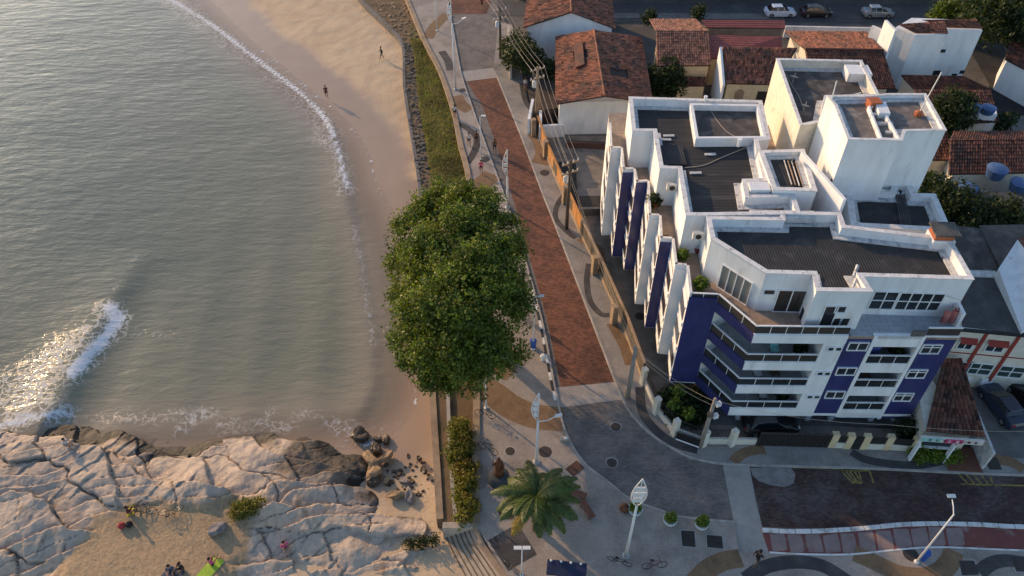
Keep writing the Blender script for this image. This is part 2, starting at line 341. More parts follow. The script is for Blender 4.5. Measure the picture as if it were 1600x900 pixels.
def grid_mesh(name, X, Y, Z, mats, attrs=None, keep=None, smooth=True):
    ny, nx = X.shape; idx = np.arange(nx*ny).reshape(ny, nx)
    q = np.stack([idx[:-1,:-1], idx[:-1,1:], idx[1:,1:], idx[1:,:-1]], -1).reshape(-1, 4)
    if keep is not None:
        k = (keep[:-1,:-1]|keep[:-1,1:]|keep[1:,1:]|keep[1:,:-1]).reshape(-1); q = q[k]
        u, inv = np.unique(q, return_inverse=True); q = inv.reshape(-1, 4)
    else: u = np.arange(nx*ny)
    V = np.stack([X.ravel()[u], Y.ravel()[u], Z.ravel()[u]], -1)
    me = bpy.data.meshes.new(name); me.vertices.add(len(V)); me.vertices.foreach_set('co', V.astype(np.float32).ravel())
    me.loops.add(q.size); me.loops.foreach_set('vertex_index', q.ravel().astype(np.int32))
    me.polygons.add(len(q)); me.polygons.foreach_set('loop_start', np.arange(0, q.size, 4, dtype=np.int32))
    me.polygons.foreach_set('use_smooth', np.full(len(q), smooth))
    for m in mats: me.materials.append(M[m] if isinstance(m, str) else m)
    for k, a in (attrs or {}).items():
        at = me.attributes.new(k, 'FLOAT', 'POINT'); at.data.foreach_set('value', a.ravel()[u].astype(np.float32))
    me.update(); me.validate()
    o = bpy.data.objects.new(name, me); COL.objects.link(o); return o
# ================================================================ SETTING
ZS = -2.2                                            # sea level; the promenade is at 0
def nodemat(name):
    m = bpy.data.materials.new(name); m.use_nodes = True; M[name] = m
    return m, m.node_tree.nodes, m.node_tree.links, m.node_tree.nodes['Principled BSDF']
def nd_noise(ns, L, s, det=6, vec=None, rough=.6, stretch=None):
    if vec is None: vec = ns.new('ShaderNodeTexCoord').outputs['Object']
    if stretch:
        mp = ns.new('ShaderNodeMapping'); mp.inputs['Scale'].default_value = stretch; L.new(vec, mp.inputs[0]); vec = mp.outputs[0]
    t = ns.new('ShaderNodeTexNoise'); t.inputs['Scale'].default_value = s; t.inputs['Detail'].default_value = det; t.inputs['Roughness'].default_value = rough
    L.new(vec, t.inputs['Vector']); return t.outputs['Fac']
def nd_range(ns, L, x, a, b, c=0., d=1., smooth=False):
    r = ns.new('ShaderNodeMapRange'); r.clamp = True
    if smooth: r.interpolation_type = 'SMOOTHSTEP'
    for i, v in ((1, a), (2, b), (3, c), (4, d)):
        if isinstance(v, (int, float)): r.inputs[i].default_value = v
        else: L.new(v, r.inputs[i])
    L.new(x, r.inputs[0]); return r.outputs[0]
def nd_mix(ns, L, f, a, b, mode='MIX'):
    x = ns.new('ShaderNodeMix'); x.data_type = 'RGBA'; x.blend_type = mode
    if isinstance(f, (int, float)): x.inputs[0].default_value = f
    else: L.new(f, x.inputs[0])
    for i, v in ((6, a), (7, b)):
        if isinstance(v, tuple): x.inputs[i].default_value = (*v[:3], 1)
        else: L.new(v, x.inputs[i])
    return x.outputs[2]
def nd_attr(ns, n): a = ns.new('ShaderNodeAttribute'); a.attribute_name = n; return a.outputs['Fac']
def nd_math(ns, L, op, a, b=None):
    x = ns.new('ShaderNodeMath'); x.operation = op
    for i, v in ((0, a), (1, b)):
        if v is None: continue
        if isinstance(v, (int, float)): x.inputs[i].default_value = v
        else: L.new(v, x.inputs[i])
    return x.outputs[0]
# ---- lines of the shore
waterline = [p[:2] for p in smooth_line(GP([(60,-190),(180,-110),(268,-50),(330,0),(400,68),(470,125),(520,167),(558,205),(580,245),(592,290),(612,325),(640,400),(655,480),(662,560),(657,610),(648,640),(630,665),(598,690),(560,700),(420,715),(200,730),(0,745),(-200,745)], ZS), 4)]
sea_poly = waterline+[(-260, 5), (-260, 330)]
wall_s = [p[:2] for p in smooth_line(GP([(520,-60),(560,-5),(600,35),(627,67),(630,133),(640,200),(653,283),(662,400),(668,520),(672,617),(678,720),(683,812)], -.4), 4)]
wall_p = [p[:2] for p in smooth_line(GP([(610,-70),(637,0),(663,63),(687,110),(707,167),(720,227),(733,283),(739,400),(743,520),(745,615),(744,720),(744,820)], 0), 4)]
# ---- sea
xs = np.arange(-150, 4, .5); ys = np.arange(12, 190, .5); X, Y = np.meshgrid(xs, ys)
dsh = sdist(X, Y, sea_poly)                          # metres off the waterline, positive on the sea
Z = np.full(X.shape, ZS)
Z += .10*(fbm(X*.35+Y*.1, Y, .22, 3, 3)-.5)*np.clip(dsh/6, .1, 1)
crest = [p[:2] for p in smooth_line(GP([(262,330),(228,385),(196,440),(170,482),(150,520),(120,575),(90,640)], ZS), 5)]
dcr = seg_dist(X, Y, crest); sgn = np.zeros_like(X)
cx = np.interp(Y, [c[1] for c in crest][::-1], [c[0] for c in crest][::-1]); front = X > cx
ends = np.clip((Y-24)/6, 0, 1)*np.clip((58-Y)/14, 0, 1)
Z += ends*.50*np.where(front, np.exp(-(dcr/1.1)**2), np.exp(-(dcr/3.6)**2))
Z -= ends*.22*np.where(front, np.exp(-((dcr-3.2)/2.0)**2), 0)
lap = [p[:2] for p in smooth_line(GP([(520,205),(533,250),(543,300),(552,350),(562,405),(571,460),(579,510),(585,555),(584,605),(570,640)], ZS), 5)]
lx = np.interp(Y, [c[1] for c in lap][::-1], [c[0] for c in lap][::-1]); dl = seg_dist(X, Y, lap)
Z += .13*np.where(X > lx, np.exp(-(dl/.28)**2), np.exp(-(dl/1.8)**2))
for k, (x0, a) in enumerate(((-17, .10), (-22.5, .08), (-28, .06))):   # low swells rolling to the beach
    Z += a*np.exp(-((X-(x0-.10*(Y-45)))/1.5)**2)*np.clip((Y-30)/6, 0, 1)*np.clip((75-Y)/25, 0, 1)
foam = np.zeros_like(X)
l1 = [p[:2] for p in smooth_line(GP([(150,-60),(215,-25),(268,0),(330,38),(385,80),(440,122),(480,155),(507,185),(522,215)], ZS), 5)]
l1b = [p[:2] for p in smooth_line(GP([(524,222),(531,245),(537,272),(545,298)], ZS), 5)]
def band(line, w, amp, sd):
    return amp*np.clip(1-seg_dist(X, Y, line)/(w*(.5+fbm(X, Y, .9, 3, sd))), 0, 1)
foam = np.maximum(foam, band(l1, 1.15, 1.0, 5)); foam = np.maximum(foam, band(l1b, .85, 1.0, 9)); foam = np.maximum(foam, band(l1, 3.2, .62, 6)); foam = np.maximum(foam, band(l1b, 1.8, .6, 8))
brk = [p[:2] for p in GP([(176,484),(184,500),(165,528),(140,556),(112,592),(100,650),(40,665),(-40,672),(-40,575),(30,566),(80,532),(130,505),(158,486)], ZS)]
db = sdist(X, Y, brk); foam = np.maximum(foam, np.clip(.32+db*.36, 0, 1)*(.16+.74*fbm(X, Y, .45, 4, 2)))
lead = [p[:2] for p in GP([(172,482),(185,500),(165,528),(140,556),(116,588)], ZS)]
foam = np.maximum(foam, band(lead, 1.5, 1.05, 21))
foam = np.maximum(foam, band([p[:2] for p in GP([(188,520),(230,520),(270,525)], ZS)], 2.2, .22, 25))
foam = np.maximum(foam, band([p[:2] for p in GP([(215,395),(195,430),(172,470)], ZS)], 1.0, .22, 29))
foam = np.maximum(foam, band([p[:2] for p in GP([(-20,668),(40,660),(100,648)], ZS)], 1.6, .85, 31))
for a, w, f in (([(280,675),(300,660),(310,648)], 1.2, .8), ([(340,668),(370,655)], .9, .7), ([(405,664),(428,668),(450,672)], 1.0, .9), ([(415,650),(425,640)], .8, .65), ([(520,665),(545,680),(580,690)], 1.5, .95), ([(540,660),(590,672),(630,660)], 1.1, .55), ([(190,652),(240,655),(330,645)], 1.8, .5), ([(500,650),(460,650)], 1.6, .45)):
    foam = np.maximum(foam, band([p[:2] for p in GP(a, ZS)], w*.85, f*.72, 33))
foam = np.maximum(foam, .95*np.clip(1-np.abs(dsh-.18)/.30, 0, 1)*(fbm(X, Y, .35, 2, 41) > .40))
foam = np.maximum(foam, .42*np.clip(1-np.abs(dl-.1)/.42, 0, 1)*(fbm(X, Y, .25, 2, 43) > .5)*(Y > 45))
rp_pre = [p[:2] for p in GP([(-140,690),(-40,668),(60,650),(110,643),(200,648),(290,678),(345,668),(400,660),(500,664),(535,690),(575,698),(596,722)], -1.7)]
drk = seg_dist(X, Y, rp_pre); foam = np.maximum(foam, .34*np.clip(1-drk/1.3, 0, 1)*np.clip(2.6*fbm(X, Y, .28, 3, 91)-.75, 0, 1.2))
m, ns, L, b = nodemat('seawater')
fo = nd_attr(ns, 'foam'); dp = nd_attr(ns, 'depth')
n1 = nd_noise(ns, L, .06, 4); n2 = nd_noise(ns, L, 3.2, 8, rough=.7)
dpn = nd_math(ns, L, 'ADD', dp, nd_math(ns, L, 'MULTIPLY', nd_math(ns, L, 'SUBTRACT', n1, .5), 10.))
cshal = nd_mix(ns, L, nd_range(ns, L, dp, 0, 9, smooth=True), (.32,.255,.19), (.195,.19,.138))
cdeep = nd_mix(ns, L, nd_range(ns, L, dpn, 5, 34, smooth=True), cshal, (.135,.152,.120))
fm = nd_range(ns, L, n2, nd_math(ns, L, 'SUBTRACT', 1.02, nd_math(ns, L, 'MULTIPLY', fo, .82)), nd_math(ns, L, 'SUBTRACT', 1.16, nd_math(ns, L, 'MULTIPLY', fo, .82)))
fm = nd_math(ns, L, 'MULTIPLY', fm, nd_range(ns, L, fo, .02, .12))
vo = ns.new('ShaderNodeTexVoronoi'); vo.feature = 'DISTANCE_TO_EDGE'; vo.inputs['Scale'].default_value = 1.5; tcw = ns.new('ShaderNodeTexCoord'); wpx = ns.new('ShaderNodeTexNoise'); wpx.inputs['Scale'].default_value = 1.3; L.new(tcw.outputs['Object'], wpx.inputs['Vector'])
wadd = ns.new('ShaderNodeVectorMath'); wadd.operation = 'MULTIPLY_ADD'; L.new(wpx.outputs['Color'], wadd.inputs[0]); wadd.inputs[1].default_value = (1.4, 1.4, 0); L.new(tcw.outputs['Object'], wadd.inputs[2]); L.new(wadd.outputs[0], vo.inputs['Vector'])
lace = nd_math(ns, L, 'MULTIPLY', nd_range(ns, L, vo.outputs['Distance'], .02, .13, 1., 0.), nd_range(ns, L, nd_math(ns, L, 'MULTIPLY', fo, nd_range(ns, L, n2, .25, .6)), .10, .50))
fm = nd_math(ns, L, 'MAXIMUM', fm, nd_math(ns, L, 'MULTIPLY', lace, .85))
L.new(nd_mix(ns, L, fm, cdeep, (.62,.63,.64)), b.inputs['Base Color'])
L.new(nd_range(ns, L, fm, 0, .5, .10, .9), b.inputs['Roughness']); b.inputs['Specular IOR Level'].default_value = .42; b.inputs['IOR'].default_value = 1.33
r1 = nd_noise(ns, L, 1.0, 5, stretch=(.42, 1.25, 1), rough=.58); r2 = nd_noise(ns, L, 3.4, 4, stretch=(.6, 1.2, 1)); r3 = nd_noise(ns, L, .22, 3, stretch=(.5, 1., 1))
hh = nd_math(ns, L, 'ADD', nd_math(ns, L, 'ADD', r1, nd_math(ns, L, 'MULTIPLY', r2, .22)), nd_math(ns, L, 'MULTIPLY', r3, 1.2))
hh = nd_math(ns, L, 'ADD', hh, nd_math(ns, L, 'MULTIPLY', nd_math(ns, L, 'MULTIPLY', fm, n2), .12))
bp = ns.new('ShaderNodeBump'); bp.inputs['Distance'].default_value = .55
L.new(nd_range(ns, L, dp, 0, 8, .10, .22), bp.inputs['Strength'])
L.new(hh, bp.inputs['Height']); L.new(bp.outputs[0], b.inputs['Normal'])
tr = ns.new('ShaderNodeBsdfTransparent'); mx = ns.new('ShaderNodeMixShader'); out = ns['Material Output']
al = nd_math(ns, L, 'MAXIMUM', nd_range(ns, L, dp, -.1, 5.0, .10, 1., smooth=True), fm)
L.new(al, mx.inputs[0]); L.new(tr.outputs[0], mx.inputs[1]); L.new(b.outputs[0], mx.inputs[2]); L.new(mx.outputs[0], out.inputs['Surface'])
sea = struct(grid_mesh('sea', X, Y, Z, ['seawater'], dict(foam=foam, depth=dsh), keep=dsh > -1.2))
# ---- sand
xs = np.arange(-70, 4, .4); ys = np.arange(14, 190, .4); X, Y = np.meshgrid(xs, ys)
d = -sdist(X, Y, sea_poly)
Z = ZS+np.clip(d*.075, -4, .95)+.05*(fbm(X, Y, .5, 4, 50)-.5)*np.clip(d, 0, 1)
foot = np.clip((d-3)/3, 0, 1)*.11*(fbm(X, Y, 1.1, 2, 57)-.5); Z += foot
m, ns, L, b = nodemat('beachsand')
wet = nd_attr(ns, 'wet'); nn = nd_noise(ns, L, .35, 6); n2 = nd_noise(ns, L, 3., 8)
c = nd_mix(ns, L, nd_range(ns, L, nn, .35, .65), (.53,.40,.265), (.45,.33,.215)); c = nd_mix(ns, L, nd_range(ns, L, n2, .55, .8, 0, .5), c, (.27,.18,.105))
wn = nd_math(ns, L, 'ADD', wet, nd_math(ns, L, 'MULTIPLY', nd_math(ns, L, 'SUBTRACT', nn, .5), .5))
wf = nd_range(ns, L, wn, .35, .75, smooth=True)
L.new(nd_mix(ns, L, wf, c, (.30,.205,.135)), b.inputs['Base Color']); L.new(nd_range(ns, L, wf, 0, 1, .95, .34), b.inputs['Roughness'])
bp = ns.new('ShaderNodeBump'); L.new(nd_range(ns, L, wf, 0, 1, .5, .06), bp.inputs['Strength']); bp.inputs['Distance'].default_value = .12; L.new(n2, bp.inputs['Height']); L.new(bp.outputs[0], b.inputs['Normal'])
struct(grid_mesh('beach', X, Y, Z, ['beachsand'], dict(wet=np.clip(1.15-d/7.5, 0, 1)), keep=d > -30))
# ---- rock outcrop
rock_poly = [p[:2] for p in GP([(-140,690),(-40,668),(60,650),(110,643),(200,648),(290,678),(345,668),(400,660),(500,664),(535,690),(575,698),(596,722),(592,745),(612,772),(650,782),(700,790),(730,812),(745,850),(790,905),(850,985),(-160,985)], -1.7)]
st = .085
xs = np.arange(-43, -.5, st); ys = np.arange(15.5, 37, st); X, Y = np.meshgrid(xs, ys)
wx = X+1.0*(fbm(X, Y, .25, 3, 61)-.5)*3; wy = Y+1.0*(fbm(X, Y, .22, 3, 67)-.5)*3+.10*X
def voro(U, V, seed, jit=.85):
    g = np.random.default_rng(seed).random((128, 128, 4)); ui = np.floor(U).astype(int); vi = np.floor(V).astype(int)
    f1 = np.full(U.shape, 9.); f2 = np.full(U.shape, 9.); cid = np.zeros(U.shape); du = np.zeros(U.shape); dv = np.zeros(U.shape); tu = np.zeros(U.shape); tv = np.zeros(U.shape)
    for a in (-1, 0, 1):
        for c in (-1, 0, 1):
            k = g[(ui+a) % 128, (vi+c) % 128]; pu = ui+a+.5+jit*(k[..., 0]-.5); pv = vi+c+.5+jit*(k[..., 1]-.5)
            dd = np.hypot(U-pu, V-pv); nw = dd < f1
            f2 = np.where(nw, f1, np.minimum(f2, dd)); cid = np.where(nw, k[..., 2], cid)
            tu = np.where(nw, (k[..., 3]-.5)*(U-pu), tu); tv = np.where(nw, (k[..., 0]-.5)*(V-pv), tv); f1 = np.where(nw, dd, f1)
    return f1, f2, cid, tu+tv
def hsh(a, b, k): q = np.sin(a*127.1+b*311.7+k*74.7)*43758.5453; return q-np.floor(q)
w1 = fbm(X, Y, .085, 3, 61)-.5; w2 = fbm(X, Y, .45, 3, 67)-.5; w3 = fbm(X, Y, 1.6, 3, 69)-.5
v_ = (Y+.16*X+8.5*w1+1.3*w2+.22*w3)/2.5; iv = np.floor(v_); fv = v_-iv                       # long fissures
u_ = (X+.55*Y+5.0*(fbm(X, Y, .10, 3, 63)-.5)+1.2*w2+.22*w3)/4.2+hsh(iv, 0, 1)*7; iu = np.floor(u_); fu_ = u_-iu   # cross joints, broken from bed to bed
v2 = (Y-.22*X+6.0*(fbm(X, Y, .11, 3, 64)-.5)+1.0*w2+.2*w3)/1.15; f2_ = v2-np.floor(v2)
dv = np.minimum(fv, 1-fv)*2.5; du = np.minimum(fu_, 1-fu_)*4.2; d2 = np.minimum(f2_, 1-f2_)*1.15
mv = np.clip((vnoise(X, Y, .16, 79)-.25)*4, 0, 1); mu = np.clip((hsh(np.floor(u_+.5), iv, 3)-.30)*4, 0, 1); m2 = np.clip((vnoise(X, Y, .28, 80)-.36)*6, 0, 1)
u3 = (X*.9-.7*Y+3.0*(fbm(X, Y, .2, 3, 65)-.5)+.9*w2+.2*w3)/1.5; f3_ = u3-np.floor(u3); d3 = np.minimum(f3_, 1-f3_)*1.5; m3 = np.clip((vnoise(X, Y, .5, 82)-.58)*7, 0, 1)
id1 = hsh(iv, iu, 5)
d = sdist(X, Y, rock_poly)
edge = 1-np.exp(-np.clip(d, 0, 99)/2.3)
Z = -2.75+np.where(d > 0, 1.25*edge+1.15*(1-np.exp(-np.clip(d, 0, 99)/6)), d*.5)
east = np.clip((X+12)/10, 0, 1); Z -= .15*east
sand_poly = [p[:2] for p in GP([(140,800),(190,782),(245,772),(330,778),(385,785),(405,800),(392,838),(372,875),(345,905),(330,960),(40,985),(80,905),(110,850)], -.6)]
ds = sdist(X, Y, sand_poly); sm = np.clip(.5+ds/1.9+1.3*(fbm(X, Y, .45, 4, 71)-.5), 0, 1); sm = sm*sm*(3-2*sm)
bed = .55*(hsh(iv, 0, 7)-.5)+.30*(id1-.5)+.34*(fv-.5)*mv+.22*(fu_-.5)*mu+.22*(hsh(np.floor(v2), 0, 9)-.5)*m2+.20*(f2_-.5)*m2+.10*(f3_-.5)*m3
relief = bed+.85*(fbm(X, Y, .13, 3, 73)-.5)+.34*(fbm(X, Y, .55, 4, 74)-.5)+.10*(fbm(X, Y, 2.2, 4, 75)-.5)
cw = .5+1.0*vnoise(X, Y, .8, 77)
cr = np.maximum(np.clip(1-dv/(.085*cw), 0, 1)*mv, .85*np.clip(1-du/(.065*cw), 0, 1)*mu); cr = np.maximum(cr, .70*np.clip(1-d2/(.05*cw), 0, 1)*m2); cr = np.maximum(cr, .6*np.clip(1-d3/(.05*cw), 0, 1)*m3)
rel = (relief-.24*cr)*np.clip(d/1.2, .15, 1)
sandz = -.95+.05*(fbm(X, Y, 1.6, 3, 81)-.5)+.25*(fbm(X, Y, .18, 2, 83)-.5)
Z = (Z+rel)*(1-sm)+np.maximum(sandz, Z-.2)*sm
wetr = np.clip(1.1-(Z+1.95)/.55+1.3*(fbm(X, Y, .7, 4, 85)-.5), 0, 1)*np.clip(2-d/2.6, 0, 1)*np.clip((Y-24-.0*X)/4, 0, 1)
pool = [p[:2] for p in GP([(455,690),(530,690),(590,715),(580,760),(520,765),(420,752),(440,715)], -1.8)]
mossy = np.clip(.5+sdist(X, Y, pool)/1.2+1.6*(fbm(X, Y, .5, 3, 87)-.5), 0, 1)
m, ns, L, b = nodemat('granite')
na = nd_noise(ns, L, .35, 6); nb = nd_noise(ns, L, 2.6, 10, rough=.7); ncs = nd_noise(ns, L, .8, 8, stretch=(1.6,.6,1))
c = nd_mix(ns, L, nd_range(ns, L, na, .35, .65), (.60,.455,.33), (.46,.345,.25)); c = nd_mix(ns, L, nd_range(ns, L, nb, .46, .74, 0, .75), c, (.20,.17,.145))
c = nd_mix(ns, L, nd_range(ns, L, ncs, .54, .70, 0, .8), c, (.31,.175,.08))
c = nd_mix(ns, L, nd_range(ns, L, nd_attr(ns, 'tone'), 0, 1, 0, .45), c, (.30,.27,.25))
c = nd_mix(ns, L, nd_range(ns, L, nd_attr(ns, 'moss'), .2, .9, 0, .75), c, (.045,.033,.018))
c = nd_mix(ns, L, nd_range(ns, L, nd_attr(ns, 'crack'), .1, .8, 0, .8), c, (.07,.055,.045))
c = nd_mix(ns, L, nd_range(ns, L, nd_attr(ns, 'wet'), .25, .7), c, (.016,.011,.008))
n5 = nd_noise(ns, L, 5., 8)
cs = nd_mix(ns, L, nd_range(ns, L, n5, .35, .7), (.40,.28,.16), (.25,.17,.095))
c = nd_mix(ns, L, nd_range(ns, L, nd_attr(ns, 'sand'), .3, .7), c, cs)
L.new(c, b.inputs['Base Color']); L.new(nd_range(ns, L, nd_attr(ns, 'wet'), .3, .8, .85, .7), b.inputs['Roughness'])
bp = ns.new('ShaderNodeBump'); bp.inputs['Strength'].default_value = .8; bp.inputs['Distance'].default_value = .14; L.new(nb, bp.inputs['Height']); L.new(bp.outputs[0], b.inputs['Normal'])
struct(grid_mesh('rock_outcrop', X, Y, Z, ['granite'], dict(crack=cr*(1-sm), wet=wetr*(1-sm), sand=sm, tone=np.clip(id1*.8+.6*(fbm(X, Y, .3, 2, 90)-.4), 0, 1), moss=mossy), keep=d > -1.6))
ROCK = (X[0], Y[:, 0], Z)
def rock_z(x, y):
    i = int(np.clip(round((x-ROCK[0][0])/st), 0, len(ROCK[0])-1)); j = int(np.clip(round((y-ROCK[1][0])/st), 0, len(ROCK[1])-1)); return float(ROCK[2][j, i])
# ---- ground of the town, roads and pavements
right_edge = [(776,-60),(777,0),(779,35),(771,108),(778,121),(794,160),(820,225),(848,300),(873,363),(913,467),(963,597),(975,625),(990,650),(1020,680),(1060,705),(1085,716),(1130,724),(1200,727),(1350,731),(1500,738),(1600,742),(1900,752)]
kerb_l = [(690,-60),(698,0),(706,40),(719,112),(734,160),(757,225),(790,316),(820,410),(845,500),(863,593),(872,637),(883,677),(910,723),(947,753),(985,782),(1033,800),(1067,810),(1147,818)]
bike_top = [(1190,829),(1235,831),(1290,830),(1350,826),(1400,821),(1450,819),(1520,820),(1600,824),(1900,834)]
bike_bot = [(1202,865),(1260,868),(1330,868),(1400,861),(1470,857),(1600,862),(1900,870)]
gs = MB(); outl = wall_s+[p[:2] for p in GP([(744,818),(760,850),(782,880),(830,960)])]+[(G(860,1000)[0], 5)]+[(260,5),(260,300),(wall_s[0][0]-12,300)]
gs.prism(outl, -3.5, -.42); struct(gs.build('ground', 'dirt'))
gb = MB(); gb.prism(wall_p+[p[:2] for p in GP([(777,877),(800,910),(860,1000)])]+[(30,3),(255,3),(255,295),(wall_p[0][0]-5,295)], -.5, -.03); struct(gb.build('town_ground', 'cityground'))
rd = MB(); rd.prism([p[:2] for p in GP(kerb_l+[(1165,822),(1190,826)]+bike_top[1:]+right_edge[::-1])], -.4, 0.0); struct(rd.build('road', 'roadgrey'))
def sheet(name, px, z, m, parent=None): q = MB(); q.poly(GP(px, z)); o = q.build(name, m, parent); return struct(o)
red_l = [(729,127),(754,166),(775,225),(803,316),(830,410),(855,500),(873,590),(877,604)]
sheet('red_brick_road', red_l+[(962,596),(913,467),(873,363),(848,300),(820,225),(794,160),(778,121)], .006, 'roadred')
sheet('red_brick_road', [(700,0),(697,-30),(770,-30),(765,10),(760,22),(707,22)], .006, 'roadred')
sheet('crosswalk', [(718,112),(771,106),(778,121),(729,127)], .010, 'concrete')
sheet('crosswalk', [(866,606),(961,597),(975,624),(873,637)], .010, 'concrete')
sheet('crosswalk', [(1129,725),(1171,728),(1180,780),(1193,830),(1203,866),(1155,864),(1147,818)], .012, 'concrete')
sheet('shaded_brick_road', [(1171,729),(1200,728.5),(1350,732),(1500,739),(1600,743),(1900,753),(1900,828),(1600,820),(1520,815),(1450,814),(1400,816),(1350,821),(1290,825),(1235,825),(1191,823)], .006, 'roadredshade')
sheet('road_patch', smooth_line([(x, y, 0) for x, y in [(1172,731),(1205,729),(1237,731),(1243,742),(1240,757),(1222,761),(1200,758),(1180,750),(1173,741),(1172,731)]], 3) and [(1172,731),(1205,730),(1237,732),(1243,742),(1240,755),(1226,761),(1205,758),(1186,752),(1176,743)], .010, 'roadpatch')
sheet('street', [(776,3),(1900,8),(1900,40),(1500,37),(1250,34),(1095,29),(960,27),(779,24)], .004, 'asphalt')
sheet('street_pavement', [(960,20.5),(1225,21),(1225,30),(1095,29.4),(960,28)], .010, 'concretedark')
pv = MB(); pv.prism([p[:2] for p in GP([(610,-70),(637,0),(663,63),(687,110),(707,167),(720,227),(733,283),(739,400),(743,520),(745,615),(744,720),(744,822),(777,877),(800,910),(850,985),(1900,985)]+bike_bot[::-1]+[(1155,864)]+kerb_l[::-1])], -.45, .10)
struct(pv.build('promenade', 'pavement'))
bl = MB(); bl.prism([p[:2] for p in GP(bike_top+bike_bot[::-1])], -.3, .06); struct(bl.build('cycle_lane', 'bikered'))
for k in range(11):                                   # worn grey slabs laid over the red lane
    x0 = 1203+k*27.5; t0 = np.interp(x0, [p[0] for p in bike_top], [p[1] for p in bike_top])+4; b0 = np.interp(x0, [p[0] for p in bike_bot], [p[1] for p in bike_bot])-3
    x1 = x0+24+random.uniform(-1, 3); sk = 5+random.uniform(-1, 2)
    sheet('cycle_lane_slab', [(x0, t0+random.uniform(0, 3)), (x1-3, t0+random.uniform(-1, 2)), (x1+1, (t0+b0)/2-4), (x1+sk-2, b0-4), (x1+sk-5, b0-random.uniform(0, 3)), (x0+sk, b0-random.uniform(0, 2)), (x0+2, (t0+b0)/2)], .065, 'bikegrey')
# pavement on the town side of the road
rp = right_edge[4:]
fence_px = [(826,165),(838,212),(852,245),(880,310),(905,366),(940,440),(975,520),(1001,592),(1023,644),(1050,678),(1095,697),(1180,697),(1290,700),(1480,712),(1900,730)]
pr = MB(); pr.prism([p[:2] for p in GP([(779,35),(771,108)]+rp+fence_px[::-1]+[(812,100),(800,40)])], -.3, .10); struct(pr.build('pavement', 'paveshade'))
# mosaic bands set into the pavements (flush stone)
def mosaic(px, w, m, z=.105, off=None, k=5):
    line = smooth_line(GP(px, z), k); q = MB()
    for f in ribbon([p[:2] for p in line], w, z, -w/2 if off is None else off): q.poly(f)
    return struct(q.build('mosaic_band', m))
mosaic([(752,603),(775,618),(800,636),(835,650),(880,655)], 2.3, 'pavebrown')
mosaic([(800,585),(775,570),(760,560)], 1.6, 'pavebrown', .106)
mosaic([(712,150),(722,165),(735,172)], 1.6, 'pavebrown'); mosaic([(735,300),(752,288),(770,272)], 2.2, 'pavebrown', .106)
mosaic([(708,190),(730,200),(745,215),(742,235),(730,255)], .8, 'paveblack', .107)
mosaic([(690,80),(700,95),(704,110)], 1.0, 'paveblack'); mosaic([(668,60),(680,40),(700,22)], 1.6, 'pavebrown')
mosaic([(778,868),(800,855),(824,842)], 2.6, 'paveblack', .106)
mosaic([(1085,910),(1105,890),(1130,877),(1158,872)], 1.3, 'pavebrown'); mosaic([(1165,905),(1195,886),(1240,878),(1285,884),(1325,908)], .95, 'paveblack')
mosaic([(1335,864),(1370,880),(1405,896),(1440,901),(1468,894),(1485,876),(1490,860)], 1.25, 'pavebrown', .106)
mosaic([(1530,895),(1550,880),(1580,876),(1640,886)], .9, 'paveblack')
mosaic([(836,208),(846,222),(850,240),(842,256)], 1.9, 'pavebrown', .106); mosaic([(815,130),(822,160),(838,178)], .6, 'paveblack')
mosaic([(885,300),(872,318),(868,340),(884,360),(900,372)], .55, 'paveblack'); mosaic([(905,372),(935,390),(938,420)], .9, 'pavebrown', .106)
mosaic([(920,412),(917,440),(922,470),(938,490),(952,492)], .55, 'paveblack'); mosaic([(955,505),(975,540),(985,570)], .9, 'pavebrown', .106)
mosaic([(1000,605),(1003,640),(1018,665),(1048,690),(1090,703)], .75, 'paveblack'); mosaic([(1146,722),(1158,710),(1175,704),(1195,702)], .8, 'pavebrown')
mosaic([(1330,706),(1350,717),(1385,724),(1430,727),(1470,720)], .7, 'paveblack'); mosaic([(1495,735),(1520,722),(1550,718),(1580,722),(1600,734)], .9, 'pavebrown')
# kerbs
def kerb_line(px, w, h, m, seg=None, name='kerb', off=0.0, alt=None):
    line = [p[:2] for p in smooth_line(GP(px), 5)]; root = MB()
    if seg is None:
        for f in ribbon(line, w, 0, off): root.prism([q[:2] for q in f], -.2, h)
        return struct(root.build(name, m))
    a = np.array(line); s = np.r_[0, np.cumsum(np.hypot(*np.diff(a, axis=0).T))]
    base = MB(); 
    for f in ribbon(line, w*.8, 0, off+w*.1): base.prism([q[:2] for q in f], -.2, h-.05)
    par = struct(base.build(name, 'kerb')); u = 0; k = 0
    while u < s[-1]-.2:
        v = min(u+seg*random.uniform(.85, 1.15), s[-1]); g = .035
        P = [(np.interp(t, s, a[:, 0]), np.interp(t, s, a[:, 1])) for t in (u+g, (u+v)/2, v-g)]; q = MB(); hh = h+random.uniform(-.012, .012)
        for f in ribbon(P, w*random.uniform(.95, 1.0), 0, off): q.prism([c[:2] for c in f], -.1, hh)
        q.build('kerb_stone', m if alt is None or k % alt[0] else alt[1], par); u = v; k += 1
    return par
kerb_line(kerb_l, .16, .125, 'kerb', off=-.02)
kerb_line(right_edge[4:], -.16, .125, 'kerb')
kerb_line(bike_top, -.30, .17, 'kerbwhite', 1.05, off=.12)
kerb_line([(830,440),(845,500),(863,593),(871,630)], -.22, .13, 'kerbwhite', .95, alt=(2, 'kerbblack'), off=-.03)
kerb_line(bike_bot, .12, .115, 'kerbwhite', off=-.02)
